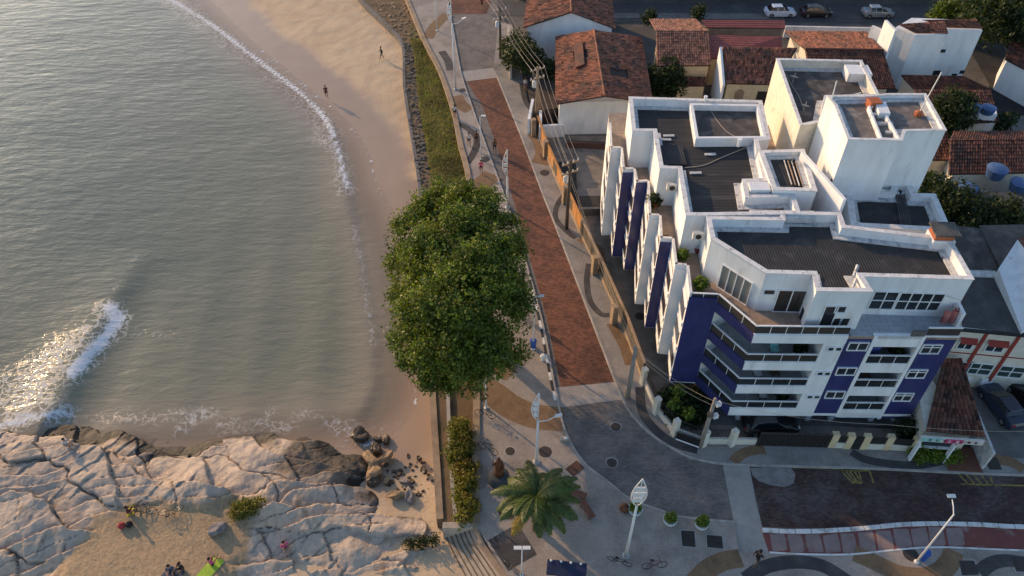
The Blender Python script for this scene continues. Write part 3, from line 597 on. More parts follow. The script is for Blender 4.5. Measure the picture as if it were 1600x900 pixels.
# yellow and white road marks
def mark(px, w, m='paintyellow', z=.0135):
    q = MB()
    for f in ribbon([p[:2] for p in GP(px)], w, z, -w/2): q.poly(f)
    return struct(q.build('road_marking', m))
for a in ([(1312,732.5),(1346,733)], [(1312,734),(1331,753)], [(1318,733),(1336,753)], [(1325,733),(1340,754)], [(1333,733),(1345,754)], [(1341,733),(1346,754)], [(1330,754),(1347,755)], [(1312,735.5),(1358,735.5)], [(1358,735),(1365,755)]): mark(a, .13)
for a in ([(1497,739.5),(1550,742)], [(1497,740),(1513,757)], [(1508,740),(1524,757)], [(1520,741),(1534,757.5)], [(1532,741),(1545,757.5)], [(1546,742),(1552,757.5)], [(1501,756.5),(1640,760)], [(1240,730.5),(1432,735.5)]): mark(a, .13)
# ---- strip between the sea wall and the promenade
def wall_thing(name, line, w, z0, z1, m, label, off=0.0, cat='wall'):
    q = MB()
    for f in ribbon(line, w, 0, off): q.prism([c[:2] for c in f], z0, z1)
    o = q.build(name, m); return tag(o, label, cat)
wall_thing('promenade_wall', wall_p, -.55, -.5, .22, 'wallstone', 'low tan stone wall edging the promenade above the grass bank and hedge bed', off=.25)
iw = next(i for i, p in enumerate(wall_s) if p[1] < G(668, 520)[1])
wall_thing('sea_wall', wall_s[iw:], .5, -3, -.30, 'wallstone', 'brown stone sea wall dropping to the beach below the big tree', off=-.05)
wall_thing('sea_wall', wall_s[:iw+1], .35, -3, -.36, 'concretedark', 'curved retaining wall, coloured dark for the shadow, between the upper beach and rubble strip', off=-.05)  # dark colour stands in for the shadow along the sand edge
wall_thing('kerb_wall', [p[:2] for p in GP([(694,590),(697,617),(700,700),(704,760),(709,815)], -.3)], .28, -.5, -.16, 'kerb', 'pale narrow kerb wall between earth path and hedge bed')
wall_thing('coping_beam', [p[:2] for p in GP([(692,817),(746,817)], 0)], -.45, -1.6, .12, 'stepstone', 'pale coping beam across the top of the beach steps', cat='coping')
gp = MB(); gp.poly([(x, y, -.38) for x, y in [p[:2] for p in GP([(640,40),(648,95),(651,133),(656,175),(664,217),(674,283),(680,330),(736,330),(731,283),(718,227),(705,167),(685,112),(662,66),(650,40)], -.38)]]); struct(gp.build('grass_bank', 'grassground'))
st_root = thing('beach_steps', 'broad curved stone steps going down from promenade to the rocks', 'steps', G(745, 850))
A = smooth_line(GP([(744,821),(756,850),(777,880),(800,912),(850,985)]), 4); B = smooth_line(GP([(692,821),(701,850),(716,880),(733,912),(770,985)], -1.3), 4)
for k in range(7):
    q = MB(); f0 = k/7; f1 = (k+1)/7
    c0 = [tuple(a*(1-f0)+b*f0 for a, b in zip(p, r)) for p, r in zip(A, B)]; c1 = [tuple(a*(1-f1)+b*f1 for a, b in zip(p, r)) for p, r in zip(A, B)]
    z = .02-k*.20
    for i in range(len(c0)-1): q.prism([c0[i][:2], c0[i+1][:2], c1[i+1][:2], c1[i][:2]], -2.4, z-.002*k)
    sp_ = q.build('step', 'stepstone', st_root); q = MB()
    for f in ribbon([p[:2] for p in c1], .10, z-.002*k+.004, -.02): q.poly(f)
    q.build('tread_shade_line', 'dirt', sp_)  # dark line added to paint the shade between treads
q = MB()
for f in ribbon([p[:2] for p in A], -.35, 0, 0.05): q.prism([c[:2] for c in f], -.4, .14)
q.build('edge_stone', 'wallstone', st_root)
# ================================================================ MAIN APARTMENT BUILDING
ZT, ZP, ZR = 10.6, 11.5, 14.2                         # terrace floor, terrace parapet top, roof parapet top
bld = thing('apartment_building', 'large stepped white and blue tiled apartment building with dark corrugated roofs on the corner', 'building', G(1200, 640))
def part(mb, name, m, parent=None, **k): return mb.build(name, m, parent or bld, **k)
saw = [p[:2] for p in GP([(952,192),(954,231),(970,231),(973,264),(990,264),(994,284),(1012,283),(1014,336),(1030,337),(1032,372),(1050,373),(1055,413),(1073,415),(1078,458),(1123,460),(1182,510)], ZP)]
FA = saw[-1]; FB = G(1506, 513, ZP)[:2]
ft = Vector((FB[0]-FA[0], FB[1]-FA[1])); FL = ft.length; ft.normalize(); fn = Vector((-ft.y, ft.x))      # along the front; inward
def fu(px, z=None): return GW(px, FA, FB)[0]
def fp(u, d=0.0): q = Vector(FA)+ft*u+fn*d; return (q.x, q.y)
back = Vector(saw[0])
bR = fp(FL, 24.0)
foot = saw+[FB, fp(FL, 12), fp(FL-3, 12.2), (bR[0]-4, bR[1]), (saw[0][0]+10, saw[0][1]+3.5), (saw[0][0]+.3, saw[0][1]+3.0)]
# balcony bays along the front: u ranges
uW0, uW1 = fu((1288,535)), fu((1326,524)); uS1 = fu((1372,520)); uC1 = fu((1444,526))
floors = [2.35, 5.05, 7.72]
core = MB()
di = Vector((saw[14][0]-saw[15][0], saw[14][1]-saw[15][1])).normalized(); dn = Vector((di.y, -di.x))     # along the diagonal; dn points inward
if dn.dot(Vector((1, .6))) < 0: dn = -dn
dA = Vector(saw[14])+dn*1.9-di*.0; dB = Vector(fp(1.6, 2.0))
cpoly = saw[:15]+[(dA.x, dA.y), (dB.x, dB.y), fp(uW0, 2.0), fp(uW0, .3), fp(uS1, .3), fp(uS1, 1.8), fp(uC1, 1.8), fp(uC1, .3), fp(FL, .3)]+foot[-6:]
cpoly2 = [saw[0], saw[1], saw[2], saw[3], saw[4], saw[5], saw[6], saw[7], saw[8], saw[9], saw[10], saw[11], saw[12], saw[13], saw[14]]+cpoly[15:]
core.prism(cpoly2, 1.9, ZT-.25); part(core, 'wall', 'white')
# coloured end faces of the sawtooth steps and the big corner face
faces = [(1, 2, 'white'), (3, 4, 'blue'), (5, 6, 'blue'), (7, 8, 'white'), (9, 10, 'blue'), (11, 12, 'white'), (13, 14, 'blue')]
for a, c, m in faces:
    q = MB(); z1 = ZP-.35 if a != 5 else ZP-.1; q.wallbox(saw[a], saw[c], 1.75 if a < 13 else 1.85, z1, .12, off=-.10); part(q, 'end_panel', m)
# long sides of the steps: recessed strip windows and bands per floor
for a, c in ((0,1),(2,3),(4,5),(6,7),(8,9),(10,11),(12,13)):
    va = Vector(saw[a]); vc = Vector(saw[c]); t = (vc-va); Ls = t.length; t.normalize()
    for zf in floors:
        q = MB(); p0 = va+t*(Ls*.22); p1 = va+t*(Ls*.86); q.wallbox(p0, p1, zf+.55, zf+2.0, .05, off=-.055); w = part(q, 'window', 'glasssmoke')
        part(MB().wallbox(va+t*(Ls*.12), va+t*(Ls*.95), zf+.2, zf+.6, .10, off=-.085), 'balcony_ledge', 'white'); part(MB().wallbox(va+t*(Ls*.12), va+t*(Ls*.95), zf+2.05, zf+2.2, .09, off=-.075), 'window_lintel', 'white')
# terrace parapet (solid) along the steps, and its planter pockets
q = MB(); q.ring(saw[:15], .14, ZT-.25, ZP, closed=False) if False else None
par = MB()
for i in range(13):
    n = 1
    par.wallbox(saw[i], saw[i+1], ZT-.3, ZP, .14, off=0)
part(par, 'parapet', 'white')
tops = MB()
for i in range(13): tops.wallbox(saw[i], saw[i+1], ZP, ZP+.05, .20, off=-.03)
part(tops, 'coping', 'coping')
for a, c in ((1,2),(3,4),(7,8),(9,10),(11,12)):
    va = Vector(saw[a]); vc = Vector(saw[c]); nrm = Vector((-(vc-va).y, (vc-va).x)).normalized()
    q = MB(); q.wallbox(va+nrm*.25, vc+nrm*.25-(vc-va).normalized()*.16, ZT, ZT+.42, .75); part(q, 'planter_box', 'dirt')
# terrace floor
tf = MB(); tf.prism(foot, ZT-.25, ZT); part(tf, 'terrace_floor', 'deck')
# front slabs, fascias, balustrades
def balustrade(pts, z, h, par, posts=True, glass='glasssmoke', npan=None):
    for i in range(len(pts)-1):
        a = Vector(pts[i]); c = Vector(pts[i+1]); t = c-a; Ls = t.length; t.normalize(); n = npan or max(1, round(Ls/1.15))
        for k in range(n):
            q = MB(); q.wallbox(a+t*(Ls*k/n+.03), a+t*(Ls*(k+1)/n-.03), z, z+h-.07, .025, off=.05); q.build('glass_panel', glass, par)
        q = MB(); q.wallbox(a, c, z+h-.07, z+h, .11, off=.0)
        if posts:
            for k in range(1, n): p = a+t*(Ls*k/n); q.wallbox(p-t*.02, p+t*.02, z, z+h-.07, .05, off=.04)
        q.build('rail', 'white', par)
d0 = Vector(saw[14]); d1 = Vector(FA)
for fi, zf in enumerate(floors+[ZT]):
    top = fi == 3
    q = MB(); q.prism([tuple(saw[14]), FA, fp(uW0 if not top else uW1, 0), fp(uW0 if not top else uW1, 2.4), fp(1.0, 2.4), (dA.x+dn.x*.2, dA.y+dn.y*.2)], zf-.22, zf+.02+.004*fi); slab = part(q, 'balcony_floor', 'deckgrey' if not top else 'deck')
    hb = .42
    q = MB(); q.wallbox(saw[14], FA, zf-.75, zf+.10, .14, off=-.04); part(q, 'fascia', 'blue')
    q = MB(); q.wallbox(FA, fp(uW0 if not top else uW1), zf-.72, zf+.12, .14, off=-.06); part(q, 'fascia', 'white')
    bal = part(MB().wallbox(FA, fp(uW0 if not top else uW1), zf+.10, zf+.16, .10), 'balustrade', 'white')
    balustrade([saw[14], FA, fp(uW0 if not top else uW1, 0)], zf+.14, .80, bal, posts=True, glass='glasssmoke' if fi > 1 else 'glassdark')
    if top: balustrade([saw[13], saw[14]], ZT+.05, .87, bal)
    if not top:      # things behind the railings: sliding doors in the back wall
        for u0, u1 in ((2.1, 4.2), (4.5, uW0-.3)):
            w = part(MB().wallbox(fp(u0), fp(u1), zf+.05, zf+2.05, .05, off=1.93), 'sliding_door', 'glassdark' if u0 > 3 else 'curtain')
            MB().wallbox(fp((u0+u1)/2-.03), fp((u0+u1)/2+.03), zf+.05, zf+2.05, .08, off=1.90).build('frame', 'white', w)
        q = MB(); q.wallbox(fp(uW0-.02), fp(uW0+.02), zf, zf+2.2, 2.0); part(q, 'side_wall', 'white')
# right part of the front: white shaft, blue strip, loggias, blue end
def fwall(u0, u1, z0, z1, m, name='front_wall', th=.32, off=0.0): return part(MB().wallbox(fp(u0), fp(u1), z0, z1, th, off=off), name, m)
fwall(uW0, uW1, 1.55, ZT-.0, 'white', off=-.02)
fwall(uW1, uS1, 1.62, ZT+.0, 'blue', off=.012)
fwall(uC1, FL, 1.35, ZT+.0, 'blue', off=.004)
fwall(uS1-.14, uS1+.10, 1.5, ZT+.1, 'white', 'pilaster', .3, -.05); fwall(uC1-.10, uC1+.14, 1.3, ZT+.05, 'white', 'pilaster', .3, -.05)
for fi, zf in enumerate(floors):
    q = MB(); q.wallbox(fp(uS1+.1), fp(uC1-.1), zf-.95, zf+.02, .14); part(q, 'loggia_wall', 'white')
    q = MB(); q.wallbox(fp(uS1+.1), fp(uC1-.1), zf-.25, zf, 1.9, off=.15); part(q, 'loggia_floor', 'deckgrey')
    bl_ = part(MB().wallbox(fp(uS1+.1), fp(uC1-.1), zf+.02, zf+.07, .1), 'balustrade', 'white')
    balustrade([fp(uS1+.1), fp(uC1-.1)], zf+.06, .85, bl_, glass='glassdark', npan=3)
    part(MB().wallbox(fp(uS1+.3), fp(uC1-.3), zf+.05, zf+2.1, .06, off=1.72), 'sliding_door', 'interiorshade')
    # awning blind in the middle bay
    if fi == 1: part(MB().wallbox(fp(uS1+.35), fp(uC1-1.2), zf+1.3, zf+2.1, .05, off=.6), 'blind', 'cbrown')
    if fi == 2: part(MB().box((*fp(uS1+.8, .9), zf+.9), (.7, .6, 1.0), .1), 'cabinet', 'cblue')
fwall(uS1+.1, uC1-.1, ZT-1.05, ZT+.05, 'white', 'fascia', .3)
def window(u0, u1, z0, z1, wallf=fp, panes=2, glass='glassdark', fr='white', prnt=None, name='window', off=0.0, bar=None):
    w = (prnt and MB().wallbox(wallf(u0), wallf(u1), z0, z1, .05, off=-.035+off).build(name, glass, prnt)) or part(MB().wallbox(wallf(u0), wallf(u1), z0, z1, .05, off=-.035+off), name, glass)
    q = MB(); f = .07
    q.wallbox(wallf(u0-f), wallf(u1+f), z1, z1+f, .12, off=-.09+off); q.wallbox(wallf(u0-f), wallf(u1+f), z0-f, z0, .14, off=-.11+off)
    for k in range(panes+1):
        uc = u0+(u1-u0)*k/panes; uc += -f/2 if k == 0 else (f/2 if k == panes else 0); q.wallbox(wallf(uc-f/2), wallf(uc+f/2), z0, z1, .10, off=-.08+off)
    if bar: q.wallbox(wallf(u0), wallf(u1), z0+(z1-z0)*bar-f/2, z0+(z1-z0)*bar+f/2, .09, off=-.075+off)
    q.build('window_frame', fr, w); return w
for zf in floors:
    uc = (uW1+uS1)/2
    window(uc-.62, uc+.62, zf+1.55, zf+2.25)
    uc = uC1+.85; window(uc-.55, uc+.65, zf+1.3, zf+2.1, bar=.72)
    uc = (uW0+uW1)/2+.12
    for s in (-.42, .10): window(uc+s, uc+s+.36, zf+1.5, zf+1.82, panes=1, off=-.03)
# second terrace in front (blue-grey), parapets
uT0, uT1 = fu((1340,520)), FL
part(MB().prism([fp(uW1+.15, .0), fp(FL, 0), fp(FL, 4.2), fp(uW1+.15, 4.2)], ZT, ZT+.03), 'terrace_floor', 'deckgrey')
part(MB().wallbox(fp(uC1-.9), fp(uC1+.05), ZT+.03, ZT+.55, .12), 'parapet', 'concretedark')
q = part(MB().wallbox(fp(uC1), fp(FL), ZT+.0, ZT+.12, .12, off=-.03), 'balustrade', 'white')
balustrade([fp(uC1+.05), fp(FL)], ZT+.1, .8, q, glass='glasssmoke', npan=1)
# ground floor on columns
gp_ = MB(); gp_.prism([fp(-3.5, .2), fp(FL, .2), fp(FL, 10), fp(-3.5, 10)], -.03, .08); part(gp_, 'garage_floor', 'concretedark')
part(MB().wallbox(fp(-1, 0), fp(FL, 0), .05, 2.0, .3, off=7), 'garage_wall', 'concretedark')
for u in (1.2, uW0-.6, uW1+.2, uS1+.1, uC1, FL-.5):
    for dd in (.8, 5.0):
        q = MB(); c = fp(u, dd); a = math.atan2(ft.y, ft.x); q.box((c[0], c[1], .9), (.35, .35, 1.8), a); q.box((c[0], c[1], 1.45), (.75, .42, .5), a); part(q, 'column', 'white')
part(MB().prism(foot[:1]+saw[1:15]+[FA, FB]+foot[-6:], 1.62, 1.9), 'first_floor_slab', 'white')
# ---- penthouse storeys
def roofblock(px, z1, z0, roofm, th=.28, drop=.75, wallm='white', name='penthouse_wall', inner=None, slope=None):
    P = ccw([p[:2] for p in GP(px, z1)]); inn = offset(P, th)
    w = MB(); w.prism(P, z0, z1-drop-.25, bottom=False); w.ring(P, th, z1-drop-.25, z1); o = part(w, name, wallm)
    r = MB(); r.prism(inn, z1-drop-.4, z1-drop); r.build('roof_sheet', roofm, o)
    c = MB(); Pc = offset(P, -.05)
    c.ring(Pc, th+.08, z1, z1+.06); c.build('coping', 'coping', o)
    g = MB(); g.ring(inn, .45, z1-drop, z1-drop+.10); g.build('gutter_ledge', 'whitetop', o)
    return P, o
A_px = [(1104,339),(1111,373),(1197,427),(1270,429),(1276,455),(1363,456),(1348,432),(1521,437),(1484,372),(1320,353),(1313,333),(1220,331),(1220,341)]
PA, oA = roofblock(A_px, ZR, ZT, 'corr')
B_px = [(983,152),(1190,158),(1203,218),(1184,220),(1199,283),(1166,284),(1170,306),(1240,303),(1250,334),(1104,337),(1072,337),(1060,264),(1031,263),(1021,205),(988,205)]
PB, oB = roofblock(B_px, ZR+.02, ZT, 'corrY')
# raised inner parapets of the back box
bx = [p[:2] for p in GP([(1078,162),(1186,164),(1198,216),(1087,217)], ZR+.05)]
part(MB().ring(ccw(bx), .25, ZR-.8, ZR+.10), 'parapet', 'white'); part(MB().prism(offset(ccw(bx), .25), ZR-.5, ZR-.45), 'roof_sheet', 'roofflat')
C_px = [(1186,236),(1256,234),(1276,299),(1208,297)]
PC, oC = roofblock(C_px, ZR+.35, ZT, 'corr', th=.3, drop=.35)
F_px = [(1322,300),(1345,296),(1392,298),(1395,280),(1420,282),(1430,303),(1461,304),(1486,362),(1330,354)]
PF, oF = roofblock(F_px, ZR-1.0, ZT-2, 'corr', th=.4, drop=.5)
D_px = [(1292,150),(1304,164),(1325,218),(1409,220),(1414,205),(1478,204),(1446,147),(1389,147),(1350,150)]
PD, oD = roofblock(D_px, 18.2, ZT-3, 'roofdirty', th=.16, drop=.35, name='tower_wall')
# open stair slot in the tower roof
sl_ = [p[:2] for p in GP([(1356,166),(1376,163),(1408,219),(1376,217)], 18.2)]
part(MB().ring(ccw(sl_), .14, 17.5, 18.24), 'stair_slot_wall', 'white'); part(MB().prism(offset(ccw(sl_), .14), 17.6, 17.86), 'stair_slot_floor', 'concretedark')
for k in range(3):
    a = np.array(G(1362+k*12, 180+k*14, 17.9)); part(MB().box((a[0]+.4, a[1], 17.95), (1.1, .25, .18)), 'slot_beam', 'whitetop')
a = G(1366, 160, 18.3); part(MB().box((a[0], a[1], 18.0), (.9, .8, 1.0), .1), 'brick_chimney', 'brickorange'); 
a = G(1378, 170, 18.2); part(MB().box((a[0], a[1], 18.1), (.8, 1.6, .5), -.1), 'vent_box', 'white')
# sloping side wall between the courts
sw0 = G(1257, 233, 15.2)[:2]; sw1 = G(1323, 311, 15.0)[:2]
part(MB().wallbox(sw0, sw1, ZT-3, 15.0, -.25), 'court_wall', 'white')
E_px = [(1213,92),(1346,95),(1374,150),(1292,152),(1285,190),(1250,197)]
PE, oE = roofblock(E_px, 15.6, 2, 'roofflat', th=.22, drop=.8, wallm='palecream')
a = G(1338, 118, 15.0); part(MB().box((a[0], a[1], 14.9), (2.0, 1.6, 1.4), -.05).box((a[0]-.3, a[1]-.7, 14.4), (3.2, 3.0, .5), -.05), 'roof_hatch', 'white')
# chimney at the right end of the front roof
a = G(1475, 361, ZR+.5); c0 = MB(); c0.box((a[0], a[1], ZR-.4), (1.5, 1.3, 1.0), -.05); ch = part(c0, 'chimney', 'white')
c1 = MB(); c1.box((a[0]-.05, a[1], ZR+.30), (1.3, 1.1, .55), -.05); c1.build('brick_band', 'brickorange', ch); MB().box((a[0]+.05, a[1], ZR+.64), (1.75, 1.5, .14), -.05).build('chimney_cap', 'corrgrey', ch)
# ledges, boxes and loose bits on the roofs
for px, z, d_, m in (((1222,338), ZR-.3, (4.6, .8, .5), 'whitetop'), ((1185,296), ZR-.1, (1.5, 1.0, .7), 'white')):
    a = G(*px, z); part(MB().box((a[0], a[1], z), d_, -.03), 'roof_ledge', m)
for i, (p0, p1) in enumerate([((1340,415),(1334,432)), ((1340,432),(1332,450))]):
    a = G(*p0, ZR-.3); c_ = G(*p1, ZR-.3); part(MB().tube([a, c_], .12, 6), 'roof_pipe', 'whitetop')
for px in ((1102,217),(1110,241),(1087,270),(1045,212),(1040,218)):
    a = G(*px, ZR-.65); part(MB().box(a, (.9, .25, .08), random.uniform(-.2, .1)), 'loose_board', 'whitetop')
a = G(1050, 242, ZR-.6); part(MB().box(a, (2.0, 2.6, .06), 0), 'spare_sheet', 'corr')
a = G(1155, 222, ZR+.2); part(MB().lathe([(.13, 0), (.13, .6), (.2, .62), (.2, .7)], (a[0], a[1], ZR-.2), 8), 'vent_pipe', 'white')
a = G(1102, 155, ZR+.2); part(MB().lathe([(.13, 0), (.13, .5), (.17, .52), (.17, .6)], (a[0], a[1], ZR-.1), 8), 'vent_pipe', 'white')
for k in range(4):
    a = G(1225+k*6, 250+k*1, ZR+.1); c_ = G(1237+k*6, 288+k*1, ZR+.1); part(MB().tube([a, c_], .05, 5), 'roof_batten', 'wallstone' if k % 2 else 'whitetop')
for k in range(6):
    a = G(1400+k*2.6, 304, ZR-1.3); c_ = G(1408+k*3.2, 352, ZR-1.3); part(MB().tube([a, c_], .05, 5), 'roof_batten', 'corrgrey')
# windows and doors of the penthouse (walls of block A)
def wallfun(px_a, px_b, z):
    a = G(*px_a, z)[:2]; c = G(*px_b, z)[:2]; t = (Vector(c)-Vector(a)).normalized()
    return (lambda u, d=0.0: tuple(Vector(a)+t*u+Vector((-t.y, t.x))*d)), a, c
def wallwin(pa, pb, z, c0, c1, panes, glass, name='window', bar=None, z0=None, z1=None):
    f, a, c = wallfun(pa, pb, z); u0, h1 = GW(c0, a, c); u1, h0 = GW(c1, a, c)
    return window(u0, u1, max(z0 if z0 is not None else h0, ZT+.05), z1 if z1 is not None else h1, f, panes, glass, name=name, bar=bar)
wallwin((1111,373),(1197,427), ZR, (1130,417), (1168,468), 4, 'curtain', 'sliding_door', z0=ZT+.06, z1=ZT+2.15)
wallwin((1197,427),(1270,429), ZR, (1195,452), (1209,459), 1, 'glassdark')
wallwin((1197,427),(1270,429), ZR, (1219,451), (1252,478), 2, 'glasssmoke', 'sliding_door', z0=ZT+.06, z1=ZT+2.1)
wallwin((1276,455),(1363,456), ZR, (1291,478), (1299,503), 1, 'glassdark', 'door', z0=ZT+.06)
wallwin((1276,455),(1363,456), ZR, (1308,478), (1319,487), 1, 'glassdark')
wallwin((1348,432),(1521,437), ZR, (1368,455), (1392,482), 2, 'glassdark', bar=.5)
wallwin((1348,432),(1521,437), ZR, (1409,457), (1463,484), 4, 'glassdark', bar=.5)
f, a, c = wallfun((1276,455),(1363,456), ZR)
f2, a2_, c2_ = wallfun((1348,432),(1521,437), ZR); Lr = (Vector(c2_)-Vector(a2_)).length
part(MB().wallbox(f2(Lr-.22), f2(Lr-.02), ZT, ZT+1.5, 1.1, off=-1.1), 'side_wall', 'white')
# left-facing walls of block B: pale pink-lit pockets are just white; ac units and their shelves
def ac_unit(px, z, rz):
    a = G(*px, z); r_ = part(MB().box(a, (.8, .32, .6), rz), 'air_conditioner', 'whitetop')
    cs, sn = math.cos(rz), math.sin(rz); MB().lathe([(.0, 0), (.2, 0), (.2, .02)], (0, 0, 0), 12) 
    q = MB(); c_ = Vector(a)+Vector((sn*.17, -cs*.17, 0)); q.add([(c_.x+.22*cs*math.cos(w), c_.y+.22*sn*math.cos(w), c_.z+.22*math.sin(w)) for w in np.linspace(0, 2*math.pi, 13)[:-1]], [tuple(range(12))]); q.build('fan_grille', 'black', r_)
ac_unit((1050,292), 13.2, -.05); ac_unit((1091,368), 13.2, -.05)
for px in ((1218,142),): pass
part(MB().box(G(1303, 240, 15.5), (.1, .9, .5), 0), 'vent_slot', 'glassdark')
part(MB().box(G(1277, 272, 13.5), (.15, 1.5, .25), .6), 'wood_ledge', 'cbrown'); part(MB().box(G(1292, 305, 13.0), (.2, .2, 3.0), .6), 'drain_pipe', 'ironrust')
# antenna poles on the tower roof
a = G(1434, 180, 17.9); b_ = thing('antenna_mast', 'thin slanted white mast on an orange base on the tower roof', 'antenna', a)
MB().tube([a, (a[0]+.35, a[1]-.1, a[2]+3.6)], .045, 6).build('mast', 'lampwhite', b_); MB().lathe([(.3, 0), (.3, .25), (.12, .4)], a, 8).build('base', 'brickorange', b_)
a = G(1299, 158, 18.1); b_ = thing('roof_railing', 'white pipe rail leaning off the tower roof edge', 'railing', a)
MB().tube([a, (a[0], a[1]+.2, a[2]+1.6)], .05, 6).build('post', 'lampwhite', b_); MB().tube([a, G(1345, 145, 18.2)], .05, 6).build('rail', 'lampwhite', b_)
a = G(1331, 262, 14.0); b_ = tag(MB().tube([a, (a[0]+.2, a[1]-.2, a[2]+2.6)], .05, 6).build('drain_mast', 'metalgrey'), 'grey mast standing in front of the tall white tower wall', 'antenna')
# awning court between B and E (sunlight there painted as a yellow wall)
a = [p[:2] for p in GP([(1205,120),(1222,112),(1246,188),(1225,195)], 10)]
part(MB().prism(ccw(a), 9.8, 10.0), 'court_roof', 'roofflat')
part(MB().wallbox(G(1204,170,10)[:2], G(1222,198,10)[:2], 6, 9.7, .3), 'court_wall', 'yellow')
# ================================================================ NEIGHBOURING HOUSES
def tiles(q4, m, parent, pu=.26, pv=.42, th=.05, seed=1, name='roof_tiles', holes=()):
    """barrel tiles on a roof plane; q4 = eave left, eave right, ridge right, ridge left"""
    e0, e1, r1, r0 = [Vector(p) for p in q4]; r_ = random.Random(seed); mb = MB()
    nv = max(2, int(((r0-e0).length+(r1-e1).length)/2/pv)); nrm = (e1-e0).cross(r0-e0).normalized()
    if nrm.z < 0: nrm = -nrm
    for j in range(nv):
        a0 = e0.lerp(r0, j/nv); b0 = e1.lerp(r1, j/nv); a1 = e0.lerp(r0, min(1, (j+1.12)/nv)); b1 = e1.lerp(r1, min(1, (j+1.12)/nv)); nu = max(1, int((b0-a0).length/pu))
        for i in range(nu):
            u0, u1 = i/nu, (i+1)/nu
            if any(h[0] < (u0+u1)/2 < h[1] and h[2] < j/nv < h[3] for h in holes): continue
            dz = r_.uniform(-.015, .02); um = (u0+u1)/2; sk = r_.uniform(-.02, .02)/nu
            hi = nrm*(th+.055+dz); lo = nrm*(.005); hi2 = nrm*(.06+dz)
            P = [a0.lerp(b0, u0)+lo, a0.lerp(b0, u0+.28/nu+sk)+hi, a0.lerp(b0, u0+.72/nu+sk)+hi, a0.lerp(b0, u1)+lo,
                 a1.lerp(b1, u0)+lo, a1.lerp(b1, u0+.28/nu)+hi2, a1.lerp(b1, u0+.72/nu)+hi2, a1.lerp(b1, u1)+lo]
            mb.add(P, [(0,1,5,4),(1,2,6,5),(2,3,7,6),(0,3,2,1)], 0, min(1, max(0, r_.gauss(.5, .27))))
    return mb.build(name, m, parent, kind='stuff')
def slab4(q4, th, m, parent, name='roof_deck'):
    P = [Vector(p) for p in q4]; mb = MB(); mb.add([*P, *[p-Vector((0,0,th)) for p in P]], [(0,1,2,3),(7,6,5,4),(0,4,5,1),(1,5,6,2),(2,6,7,3),(3,7,4,0)]); return mb.build(name, m, parent)
def ridge_caps(a, b, m, parent, seed=3):
    a = Vector(a); b = Vector(b); n = max(2, int((b-a).length/.45)); mb = MB(); r_ = random.Random(seed)
    for i in range(n):
        p = a.lerp(b, i/n); q = a.lerp(b, (i+1.1)/n); mb.tube([p+Vector((0,0,.06)), q+Vector((0,0,.09))], [.15, .13], 6)
        for k in range(1, 9): mb.t[-k] = .5
    return mb.build('ridge_tiles', m, parent, kind='stuff')
def quadwalls(poly, z0, z1, m, parent, name='wall'):
    """one mesh wall body"""
    return MB().prism(poly, z0, z1).build(name, m, parent)
def gable_house(name, label, eL0, eL1, r0, r1, eR0, eR1, zw, wallm, tilem, inset=.45, seed=1, holes=(), grp='tiled houses'):
    """eL0/eL1 near and far left eave, r0/r1 near and far ridge, eR0/eR1 near and far right eave (places)"""
    c = [(a+b)/2 for a, b in zip(eL0, eR1)]; root = thing(name, label, 'house', (c[0], c[1], 0), grp)
    tL = [eL1, eL0, r0, r1]; tR = [eR0, eR1, r1, r0]
    slab4([eL1, eL0, r0, r1], .12, 'underroof', root); slab4([eR0, eR1, r1, r0], .12, 'underroof', root)
    tiles(tL, tilem, root, seed=seed, holes=holes); tiles(tR, tilem, root, seed=seed+1, holes=holes); ridge_caps(r0, r1, tilem, root)
    V = lambda p: Vector(p); ax = (V(eR0)-V(eL0)).normalized()*inset; ay = (V(eL1)-V(eL0)).normalized()*inset
    fl = V(eL0)+ax+ay; fr = V(eR0)-ax+ay; bl_ = V(eL1)+ax-ay; br = V(eR1)-ax-ay
    quadwalls([(p.x, p.y) for p in (fl, fr, br, bl_)], -.1, min(eL0[2], eR0[2])-.05, wallm, root)
    rz = V(r0)+ay; rb = V(r1)-ay; mb = MB(); d = .16
    ez = fl.z-.08
    for (a, b_, t) in ((fl, fr, rz), (bl_, br, rb)):
        n = Vector((0,0,0)); w = (b_-a).normalized(); nn = Vector((-w.y, w.x, 0))*.2
        f0 = [Vector((a.x, a.y, eL0[2]-.05)), Vector((b_.x, b_.y, eR0[2]-.05)), Vector((t.x, t.y, t.z-.12))]
        mb2 = MB(); mb2.add([*f0, *[p+nn*(1 if t is rz else -1) for p in f0]], [(0,1,2),(5,4,3),(0,3,4,1),(1,4,5,2),(2,5,3,0)]); mb2.build('gable', wallm, root)
    return root, fl, fr
